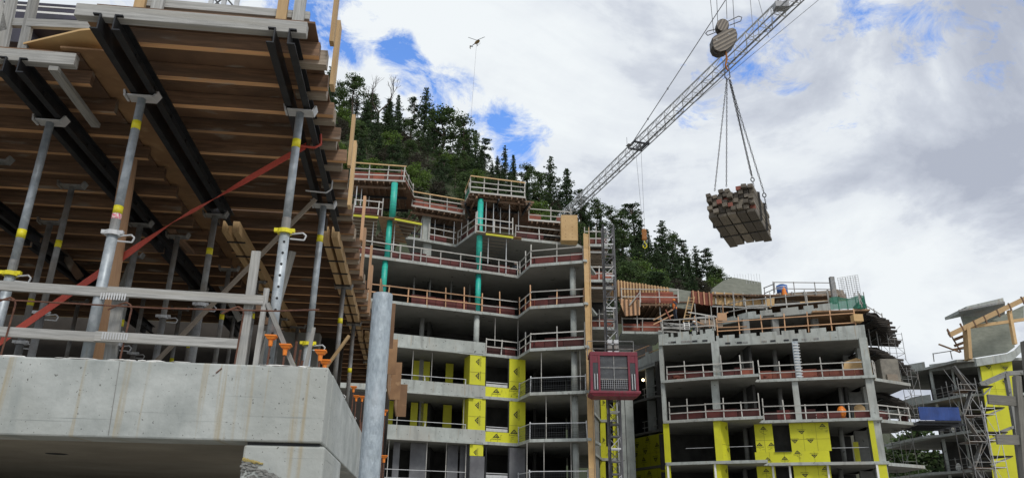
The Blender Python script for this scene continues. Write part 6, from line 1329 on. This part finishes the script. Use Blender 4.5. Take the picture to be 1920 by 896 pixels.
for k_ in range(4): m.box(gx0, gx1, cy0 + .072, cy0 + .098, cz0 + .36 + k_ * .14, cz0 + .38 + k_ * .14)
m.build('lower_grille', 'steelg', dr)
m = MB(); m.box(cx0 + .05, cx0 + .1, cy0 + .2, cy1 - .05, cz0 + .2, cz1 - .3); m.box(cx1 - .1, cx1 - .05, cy0 + .2, cy1 - .05, cz0 + .2, cz1 - .3); m.box(cx0 + .1, cx1 - .1, cy1 - .1, cy1 - .05, cz0 + .2, cz1 - .3); m.build('wall', 'cageb', root)
for dx in (0, .42):
    for k_ in range(3): m = MB(); m.tube((HX - .25 + dx, cy1 - .35, cz1 + .12 + k_ * .36), (HX - .25 + dx, cy1 - .1, cz1 + .12 + k_ * .36), .15, None, 12); m.box(HX - .4 + dx, HX - .12 + dx, cy1 - .5, cy1 - .2, cz1 + .04 + k_ * .36, cz1 + .26 + k_ * .36); m.build('drive_motor', 'galvd' if k_ % 2 else 'zinc', root)
m = MB()
for (p, q) in (((cx0, cz1), (cx0, cz1 + 1.0)), ((cx1, cz1), (cx1, cz1 + 1.0)), ((cx0, cz1 + 1.0), (cx1, cz1 + 1.0)), ((cx0, cz1 + .5), (cx1, cz1 + .5))): m.tube((p[0], cy1, p[1]), (q[0], cy1, q[1]), .025, None, 6)
m.build('roof_rail', 'galvd', root)
m = MB(); m.tube((7.35, 49.6, 0), (7.35, 49.6, 10.0), .02, None, 6); tag(m.build('hoist_cable', 'black', None, (7.35, 49.6, 0)), 'thin dark cable hanging below the cage right of the mast', 'cable')

# ------------------------------------------------------------------ tower crane jib, trolley and hooks
random.seed(5)
JH = 45.0
J0 = atz(1046, 422, JH); J1 = atz(1492, 0, JH); J2 = J1 + (J1 - J0) * .35
jd = (J2 - J0).normalized(); jn = Vector((-jd.y, jd.x, 0))
root = thing('crane_jib', 'long white lattice jib of a tower crane crossing the sky', 'crane', J0)
hw, hh = .68, 1.55; L = (J2 - J0).length
m = MB(); m.beam(J0 + jn * hw, J2 + jn * hw, .09, .09); m.build('chord', 'steelg', root)
m = MB(); m.beam(J0 - jn * hw, J2 - jn * hw, .09, .09); m.build('chord', 'steelg', root)
m = MB(); m.beam(J0 + Vector((0, 0, hh)), J2 + Vector((0, 0, hh)), .12, .12); m.build('chord', 'steelw', root)
n = int(L / 1.9)
for i in range(n):
    a = J0 + jd * (L * i / n); b = J0 + jd * (L * (i + 1) / n); c = (a + b) / 2 + Vector((0, 0, hh)); m = MB()
    for s_ in (-1, 1): m.tube(a + jn * hw * s_, c, .035, None, 5); m.tube(c, b + jn * hw * s_, .035, None, 5)
    if i % 2 == 0: m.tube(a + jn * hw, b - jn * hw, .03, None, 5)
    else: m.tube(a - jn * hw, b + jn * hw, .03, None, 5)
    m.tube(a + jn * hw, a - jn * hw, .04, None, 5); m.build('lacing', 'steelw', root)
m = MB(); m.beam(J0 + jn * .25 + Vector((0, 0, .1)), J2 + jn * .25 + Vector((0, 0, .1)), .22, .04); m.build('catwalk', 'steelg', root)
m = MB(); m.tube(J0 + jn * hw + Vector((0, 0, .9)), J2 + jn * hw + Vector((0, 0, .9)), .02, None, 5); m.build('handrail', 'steelw', root)
q = J0 + jd * (L * .85) if False else atz(1465, 18, JH); m = MB(); m.box(q.x - .6, q.x + .6, q.y - .4, q.y + .4, JH + .05, JH + .6); m.build('winch', 'steelg', root)
pst = min((J0 + jd * (L * q / 400) + Vector((0, 0, hh)) for q in range(400)), key=lambda v: abs(proj(v)[0] - 1186)); pe = aty(1366, -8, 66); m = MB(); m.tube(pst, pst + (pe - pst) * 1.4, .05, None, 6)
for t in (.18, .4): m.blob(pst.lerp(pe, t), .12, .12, .16, 7, 5)
m.build('pendant_rod', 'steelg', root)
a = aty(1245, 240, 75); b = aty(1545, -8, 52); m = MB(); m.tube(J0 + jd * 2, a, .02, None, 5); m.tube(a, a + (b - a) * 1.3, .022, None, 5); m.build('hoist_rope', 'steelg', root)
T0 = atz(1197, 270, JH); tr = thing('crane_trolley', 'dark trolley hanging under the crane jib', 'trolley', T0 - Vector((0, 0, .6)))
m = MB()
for s_ in (-1, 1):
    m.beam(T0 + jn * s_ * .85 - jd * .9 + Vector((0, 0, -.12)), T0 + jn * s_ * .85 + jd * .9 + Vector((0, 0, -.12)), .14, .22); m.beam(T0 + jd * s_ * .85 - jn * .9 + Vector((0, 0, -.3)), T0 + jd * s_ * .85 + jn * .9 + Vector((0, 0, -.3)), .16, .2)
m.build('frame', 'black', tr)
m = MB(); m.beam(T0 + jn * -.9 + Vector((0, 0, -.4)), T0 + jn * -1.5 + Vector((0, 0, -.4)), .7, .05); m.tube(T0 - jn * 1.5 + Vector((0, 0, -.4)), T0 - jn * 1.5 + Vector((0, 0, .6)), .03, None, 5); m.tube(T0 - jn * 1.2 + Vector((0, 0, -.4)), T0 - jn * 1.2 + Vector((0, 0, -1.4)), .04, None, 5); m.build('service_basket', 'steelg', tr)
for dx in (-.3, .3): m = MB(); c = T0 + jd * dx + Vector((0, 0, -.35)); m.tube(c - jn * .1, c + jn * .1, .25, None, 14); m.build('sheave', 'steelg', tr)
HB = Vector((T0.x, T0.y, aty(1208, 440, T0.y).z))
HB.x = aty(1208, 440, T0.y).x
for (dx) in (-.38, .28):
    m = MB(); m.tube(T0 + Vector((dx, 0, -.4)), HB + Vector((dx * .25, 0, .3)), .02, None, 5); m.build('rope', 'steelg', tr)
root = thing('hook_block', 'small orange hook block hanging in front of the firs', 'hook block', HB)
m = MB(); m.beam(HB + Vector((0, 0, -.5)), HB + Vector((0, 0, .5)), .5, .25, (0, 1, 0)); m.blob(HB + Vector((0, 0, .45)), .28, .15, .28, 10, 6); m.blob(HB + Vector((0, 0, -.45)), .3, .16, .3, 10, 6); m.build('sheave_case', 'hook', root)
m = MB(); m.path([HB + Vector(q) for q in ((0, 0, -.7), (0, 0, -1.0), (.2, 0, -1.15), (.22, 0, -1.45), (0, 0, -1.65), (-.2, 0, -1.5), (-.2, 0, -1.25))], .05, 7); m.build('hook', 'stk', root)

# second crane: its block, chains and the bundle of timber close to the camera
LD = 20.6
cb = aty(1358, 74, LD); ct_ = aty(1356, 46, LD)
root = thing('crane_block', 'striped dark crane hook block with a smaller round block above it', 'hook block', cb)
def plate(mb, outline, Y, th):
    P = [aty(x, y, Y) for x, y in outline]; b = len(mb.v)
    for off in (0, th):
        for p in P: mb.v.append(Vector((p.x, p.y + off, p.z)))
    n = len(P); mb.face(tuple(range(b + n - 1, b - 1, -1)), ((0, 0),) * n, .5); mb.face(tuple(range(b + n, b + 2 * n)), ((0, 0),) * n, .5)
    for i in range(n): j = (i + 1) % n; mb.face((b + i, b + j, b + n + j, b + n + i), ((0, 0),) * 4, .5)
OUT = [(1335, 72), (1339, 68), (1358, 56), (1374, 52), (1380, 55), (1383, 64), (1382, 74), (1376, 84), (1362, 95), (1350, 98), (1340, 94), (1336, 86)]
m = MB(); plate(m, OUT, LD, .35); blk = bev(m.build('lower_block', 'block', root), .02)
rnd_ = [(1355.5 + 12 * math.cos(t * math.pi / 8), 47 + 12 * math.sin(t * math.pi / 8)) for t in range(16)]
m = MB(); plate(m, rnd_, LD + .05, .25); up_ = bev(m.build('upper_block', 'block', root), .02)
def clipstripes(outline, Y, parent, s0, ang, w, gap, nst):
    # bands across the plate, clipped to its outline, 6 mm proud
    ca, sa = math.cos(ang), math.sin(ang); cx_, cy_ = sum(p[0] for p in outline) / len(outline), sum(p[1] for p in outline) / len(outline)
    def clip(P, k, sgn):
        o = []
        for i in range(len(P)):
            a, b = P[i], P[(i + 1) % len(P)]; da = sgn * ((-(a[0] - cx_) * sa + (a[1] - cy_) * ca) - k); db = sgn * ((-(b[0] - cx_) * sa + (b[1] - cy_) * ca) - k)
            if da >= 0: o.append(a)
            if da * db < 0: t = da / (da - db); o.append((a[0] + (b[0] - a[0]) * t, a[1] + (b[1] - a[1]) * t))
        return o
    sh = [(cx_ + (x - cx_) * .94, cy_ + (y - cy_) * .94) for x, y in outline]; m = MB()
    for i in range(nst):
        k0 = s0 + i * (w + gap); P = clip(clip(sh, k0, 1), k0 + w, -1) if len(sh) > 2 else []
        if len(P) > 2: plate(m, P, Y - .008, .006)
    return m.build('stripe', 'blocks', parent)
clipstripes(OUT, LD, blk, -20, math.radians(-28), 3.4, 3.4, 7); clipstripes(rnd_, LD + .05, up_, -11, math.radians(-62), 2.6, 3, 4)
m = MB(); m.path([aty(x, y, LD + .15) for x, y in ((1347, 54), (1327, 59), (1323, 63), (1327, 67), (1345, 60))], .014, 6); m.path([aty(x, y, LD + .15) for x, y in ((1364, 41), (1385, 31), (1391, 33), (1389, 40), (1368, 48))], .014, 6); m.build('guard_hoop', 'chain', root)
m = MB(); m.tube(aty(1344, 75, LD - .02), aty(1344, 75, LD + .1), .035, None, 8); m.tube(aty(1367, 64, LD - .02), aty(1367, 64, LD + .1), .035, None, 8); m.build('pin', 'white', blk)
for x, y in ((1343, 97), (1357, 99)):
    m = MB(); m.path([aty(x + 4 * math.cos(t), y + 4 * math.sin(t), LD + .1) for t in [i * .7 for i in range(10)]], .016, 6); m.build('lug', 'chain', root)
for (xa, xb, yb) in ((1330, 1338, 60), (1343, 1346, 50), (1361, 1363, 36), (1373, 1377, 52)):
    a = aty(xb, yb, LD + .15); b = aty(xa, -20, LD + .15); m = MB(); m.tube(a, a + (b - a) * 2.5, .010, None, 5); m.build('rope', 'chain', root)
for (xa, xb, yb, l) in ((1405, 1414, 80, 'thin rope passing behind the jib right of the striped block'), (1417, 1441, 70, 'thin rope slanting to the jib, rightmost of the ropes')):
    a = aty(xb, yb, 60); b = aty(xa, -20, 60); m = MB(); m.tube(a, b, .03, None, 5); tag(m.build('crane_rope', 'steelg', None, a), l, 'rope')
# chain slings
sl_ = thing('chain_sling', 'four-leg chain sling holding the timber bundle', 'sling', aty(1362, 140, LD))
m = MB(); m.path([aty(x, y, LD + .1) for x, y in ((1361, 98), (1363, 112), (1360, 122), (1364, 132))], .03, 8); m.build('shackle', 'hook', sl_)
m = MB(); m.path([aty(x, y, LD + .1) for x, y in ((1360, 118), (1359, 145), (1364, 150), (1369, 145), (1365, 118))], .018, 7); m.build('master_link', 'leafl' if False else 'chain', sl_)
def chain(a, b, w, double=False):
    m = MB(); d = b - a; L = d.length; n = int(L / .075); d /= L; s_ = d.cross(Vector((0, 1, 0))).normalized(); t_ = d.cross(s_)
    for i in range(n):
        c = a + d * (L * (i + .5) / n); e_ = s_ if i % 2 else t_; h_ = d * (L / n * .62)
        m.path([c - h_ + e_ * 0, c - h_ * .6 + e_ * w, c + h_ * .6 + e_ * w, c + h_, c + h_ * .6 - e_ * w, c - h_ * .6 - e_ * w, c - h_], .008, 5, .5)
    return m.build('chain_leg', 'chain', sl_)
BZ = 10.0
bA, bB, bC, bD = Vector((5.53, 19.95, 0)), Vector((6.72, 22.2, 0)), Vector((7.98, 21.75, 0)), None
e1 = (bB - bA); Lb = e1.length; e1.normalize(); e2 = Vector((e1.y, -e1.x, 0)); WB = 1.30; HBn = .80
fl = bA; 
top_ = aty(1363, 146, LD)
for (px, py, Y) in ((1340, 358, 20.4), (1362, 350, 20.9)): chain(top_, aty(px, py, Y), .016)
for (px, py, Y, px2, py2) in ((1411, 337, 21.6, 1416, 362), (1433, 366, 21.4, 1438, 392)):
    a = aty(px, py, Y); chain(top_ + Vector((.06, 0, -.05)), a + Vector((0, 0, .08)), .024); m = MB(); m.path([a + Vector((.055 * math.cos(t), 0, .07 * math.sin(t))) for t in [i * .7 for i in range(10)]], .016, 6); m.build('ring', 'chain', sl_); chain(a - Vector((0, 0, .06)), aty(px2, py2, Y), .016)
chain(top_ + Vector((.1, 0, -.08)), aty(1409, 330, 21.6), .024)
bd = thing('timber_bundle', 'bundle of rough squared timbers hanging from the crane chains', 'timber bundle', fl + e1 * Lb / 2 + e2 * WB / 2 + Vector((0, 0, BZ)))
random.seed(21)
z = BZ; rows = [(5, .25, .10), (8, .155, .13), (9, .14, .12), (9, .14, .13), (9, .14, .12), (9, .14, .12), (8, .15, .12)]
for ri, (n, w, h_) in enumerate(rows):
    for c in range(n):
        if ri == len(rows) - 1 and R() < .35: continue
        o = (c + .5) * WB / n; u0 = ru(-.16, .12) if ri else ru(-.05, .05); u1 = Lb + ru(-.15, .12)
        p0 = fl + e1 * u0 + e2 * o + Vector((0, 0, z + h_ / 2)); p1 = fl + e1 * u1 + e2 * (o + ru(-.02, .02)) + Vector((0, 0, z + h_ / 2))
        m = MB(); m.beam(p0, p1, w * .93, h_ * .93, roll=ru(-.12, .12) if ri else ru(-.02, .02)); tb_ = bev(m.build('timber', 'bundle', bd), .008)
        if R() < .07:
            m = MB(); m.beam(p0 - e1 * .004, p0 + e1 * .05, w * .95, h_ * .95); m.build('painted_end', 'bred', tb_)
    z += h_
for u in (.28, .62):
    q = fl + e1 * (Lb * u); m = MB(); z1 = z + .02
    P = [q - e2 * .02 + Vector((0, 0, BZ - .012)), q + e2 * (WB + .02) + Vector((0, 0, BZ - .012)), q + e2 * (WB + .02) + Vector((0, 0, z1)), q - e2 * .02 + Vector((0, 0, z1))]
    for i in range(4): m.beam(P[i], P[(i + 1) % 4], .06, .012, tuple(e1) if i % 2 else (0, 0, 1))
    m.build('strap', 'strapk', bd)

# ------------------------------------------------------------------ white lattice mast glimpsed over the rim timber
random.seed(2)
a = aty(391, 30, 45); b = aty(440, 30, 45); root = thing('lattice_mast', 'white lattice mast section glimpsed above the rim timber, upper left', 'mast', a)
z0_, z1_ = a.z - 3, a.z + 4; w_ = (b.x - a.x)
for x in (a.x, a.x + w_ * .5, b.x): m = MB(); m.beam((x, 45, z0_), (x, 45, z1_), .3, .2, (0, 1, 0)); m.build('chord', 'steelw', root)
for i in range(6):
    z = z0_ + i * 1.2; m = MB(); m.tube((a.x, 45, z), (a.x + w_ * .5, 45, z + 1.1), .06, None, 5); m.tube((a.x + w_ * .5, 45, z), (a.x, 45, z + 1.1), .06, None, 5); m.tube((b.x, 45, z), (a.x + w_ * .5, 45, z + 1.1), .06, None, 5); m.build('lacing', 'cageb', root)

# ------------------------------------------------------------------ helicopter with long line
hc = aty(894, 80, 380)
nose = Vector((.62, -.78, .05)).normalized(); side = Vector((-nose.y, nose.x, 0)).normalized(); upv = nose.cross(side) * 1.0
if upv.z < 0: upv = -upv
root = thing('helicopter', 'small yellow and dark helicopter flying with a long line', 'helicopter', hc)
def HP(f, s_, u): return hc + nose * f + side * s_ + upv * u
def loft(mb, st, n=12):
    b0 = len(mb.v)
    for (f, w, h_, uo) in st:
        for i in range(n): t = 2 * math.pi * i / n; mb.v.append(HP(f, math.cos(t) * w, math.sin(t) * h_ + uo))
    for j in range(len(st) - 1):
        for i in range(n): k_ = (i + 1) % n; mb.face((b0 + j * n + i, b0 + j * n + k_, b0 + (j + 1) * n + k_, b0 + (j + 1) * n + i), ((0, 0),) * 4, .5)
    mb.face(tuple(range(b0, b0 + n)), ((0, 0),) * n, .5); mb.face(tuple(range(b0 + (len(st) - 1) * n, b0 + len(st) * n)), ((0, 0),) * n, .5)
m = MB(); loft(m, [(2.6, .1, .1, -.2), (2.3, .55, .45, -.2), (1.4, .95, .85, 0), (0, 1.0, .95, .05), (-1.2, .75, .75, .15), (-2, .3, .3, .35)]); smooth(m.build('fuselage', 'heli', root))
m = MB(); loft(m, [(2.35, .58, .42, -.05), (1.9, .82, .62, .0), (1.2, .98, .8, .05), (1.0, .99, .8, .05)]); smooth(m.build('windscreen', 'helid', root))
m = MB(); m.tube(HP(-1.8, 0, .35), HP(-6.6, 0, .6), .24, .12, 10); smooth(m.build('tail_boom', 'helid', root))
m = MB(); m.beam(HP(-5.4, -1.1, .5), HP(-5.4, 1.1, .5), .55, .08); m.build('stabiliser', 'helid', root)
m = MB(); m.beam(HP(-6.5, .1, -.6), HP(-6.9, .1, 1.7), .08, .6, tuple(nose)); m.build('tail_fin', 'heli', root)
m = MB()
for t in (.5, 3.64): m.beam(HP(-6.6, -.25, .6), HP(-6.6 + .9 * math.cos(t), -.25, .6 + .9 * math.sin(t)), .12, .04)
m.build('tail_rotor', 'helid', root)
m = MB(); m.tube(HP(0, 0, .8), HP(0, 0, 1.55), .12, None, 8); m.build('rotor_mast', 'helid', root)
tips = [aty(916, 77, 378), aty(885, 60, 378), aty(875, 84, 378)]; rc = HP(0, 0, 1.5)
for k_ in range(3):
    a_ = .35 + k_ * 2.094; dv = nose * math.cos(a_) + side * math.sin(a_); m = MB(); m.beam(rc, rc + dv * 5.6 + upv * .12, .34, .06); m.build('rotor_blade', 'helid', root)
for s_ in (-1, 1):
    m = MB(); m.path([HP(2.2, s_ * 1.1, -1.25), HP(1.8, s_ * 1.1, -1.4), HP(-1.4, s_ * 1.1, -1.4)], .06, 6); m.tube(HP(1, s_ * 1.1, -1.4), HP(.9, s_ * .6, -.7), .05, None, 5); m.tube(HP(-.7, s_ * 1.1, -1.4), HP(-.7, s_ * .5, -.6), .05, None, 5); m.build('skid', 'helid', root)
a = HP(-.3, 0, -.9); b = Vector((aty(882, 235, 380).x, a.y, aty(882, 235, 380).z)); m = MB(); m.tube(a, b, .07, None, 5); tag(m.build('long_line', 'steelg', None, a), 'faint thin line hanging straight down from the helicopter', 'cable')

# ------------------------------------------------------------------ people
def person(label, x, y, z, face, vest, helmet='white', crouch=False, arm=.5, s_=1.0):
    """face: heading angle; the body is one skinned surface"""
    root = thing('person', label, 'person', (x, y, z))
    if crouch: J = {'pel': (0, 0, .45), 'ch': (0, .22, .80), 'ne': (0, .30, .98), 'hd': (0, .36, 1.12), 'kl': (-.16, .42, .50), 'kr': (.16, .40, .48), 'al': (-.15, .05, .08), 'ar': (.15, .03, .08), 'tl': (-.15, .22, .03), 'tr': (.15, .2, .03)}
    else: J = {'pel': (0, 0, .95), 'ch': (0, .03, 1.28), 'ne': (0, .03, 1.50), 'hd': (0, .06, 1.66), 'kl': (-.12, .04, .50), 'kr': (.13, .0, .50), 'al': (-.13, -.03, .08), 'ar': (.15, -.06, .08), 'tl': (-.14, .16, .03), 'tr': (.17, .14, .03)}
    ch = Vector(J['ch']); sh = ch + Vector((0, 0, .14))
    V_ = [J['pel'], J['ch'], tuple(sh), J['ne'], J['hd'],
          (-.19, sh.y, sh.z - .01), (-.27, sh.y + .06, sh.z - .28), (-.22, sh.y + .25 * arm + .1, sh.z - .28 - .24 * (1 - arm)),
          (.19, sh.y, sh.z - .01), (.27, sh.y + .03, sh.z - .29), (.25, sh.y + .2 * arm + .05, sh.z - .52 + .1 * arm),
          (-.10, J['pel'][1], J['pel'][2] - .05), J['kl'], J['al'], J['tl'], (.10, J['pel'][1], J['pel'][2] - .05), J['kr'], J['ar'], J['tr']]
    Rr = [.15, .16, .13, .06, .095, .075, .05, .04, .075, .05, .04, .10, .065, .05, .045, .10, .065, .05, .045]
    E_ = [(0, 1), (1, 2), (2, 3), (3, 4), (2, 5), (5, 6), (6, 7), (2, 8), (8, 9), (9, 10), (0, 11), (11, 12), (12, 13), (13, 14), (0, 15), (15, 16), (16, 17), (17, 18)]
    rot = Matrix.Rotation(face, 3, 'Z')
    me = bpy.data.meshes.new('body'); me.from_pydata([tuple(rot @ Vector(v) * s_) for v in V_], E_, []); o = bpy.data.objects.new('body', me); COL.objects.link(o); o.parent = root
    sk = o.modifiers.new('skin', 'SKIN'); lay = me.skin_vertices[0].data if me.skin_vertices else None
    if lay is None:
        bpy.context.view_layer.update(); lay = o.data.skin_vertices[0].data if o.data.skin_vertices else None
    if lay:
        for i, r_ in enumerate(Rr): lay[i].radius = (r_ * s_, r_ * s_); lay[i].use_root = (i == 0)
    sb_ = o.modifiers.new('sub', 'SUBSURF'); sb_.levels = 1; sb_.render_levels = 1
    me.materials.append(M['cloth'])
    def P_(v): return root.location + rot @ Vector(v) * s_
    m = MB(); c = P_(J['hd']); m.blob(c, .088 * s_, .098 * s_, .12 * s_, 12, 8); m.blob(P_((0, J['hd'][1] + .10, J['hd'][2] - .01)), .015, .02, .022, 6, 4); ORG[root] = Vector((x, y, z)); smooth(m.build('head', 'skin', root))
    m = MB(); m.F = lambda p: P_(p); t0, t1 = Vector(J['pel']), sh
    st = [(0, .175, .145), (.35, .18, .15), (.75, .20, .155), (1.0, .17, .12)]; n = 14
    for (t, a, b) in st:
        c = t0.lerp(t1, t)
        for i in range(n): q = 2 * math.pi * i / n; m.v.append(P_((c.x + a * math.cos(q), c.y + b * math.sin(q), c.z)))
    for j in range(3):
        for i in range(n): k_ = (i + 1) % n; m.face((j * n + i, j * n + k_, (j + 1) * n + k_, (j + 1) * n + i), ((0, 0),) * 4, .5)
    smooth(m.build('vest', vest, root))
    m = MB(); hd = P_((0, J['hd'][1] - .01, J['hd'][2] + .05)); m.blob(hd, .125 * s_, .14 * s_, .105 * s_, 12, 7); m.tube(hd - Vector((0, 0, .02)), hd - Vector((0, 0, .005)), .155 * s_, None, 14); smooth(m.build('helmet', helmet, root))
    for side_, i in ((-1, 7), (1, 10)):
        m = MB(); c = P_(V_[i]); m.blob(c, .045 * s_, .045 * s_, .05 * s_, 8, 6)
        for f in range(4): m.tube(c, c + rot @ Vector((-.03 + .02 * f, .02, -.09)) * s_, .011, .009, 5)
        m.tube(c, c + rot @ Vector((-.045 * side_, .04, -.03)) * s_, .012, .01, 5); m.build('hand', 'skin', root)
    return root
p = aty(1267, 601, 59.9); person('person in an orange hi-vis vest and dark trousers standing by the timber ladder', p.x, p.y, p.z, math.radians(120), 'vesto', 'vesto')
p = aty(1298, 624, 59.0); person('person in a lime vest crouching behind the small notched parapet', p.x, p.y, 16.35, math.radians(200), 'vesty', crouch=True)
p = aty(1215, 560, 61.0); person('person with a white helmet behind the pale guardrail of the orange wall form', p.x, p.y, 19.42, math.radians(180), 'cloth')
p = onseg(Q1, Q2, 968, 19.6, .9); person('person in lime vest crouching at the inner corner of the sixth floor', p[0], p[1], 19.45, math.radians(170), 'vesty', crouch=True)
p = aty(1800, 798, 68.4); person('person in a lime vest on the middle balcony of the far right block', p.x, 68.8, 10.52, math.radians(190), 'vesty')
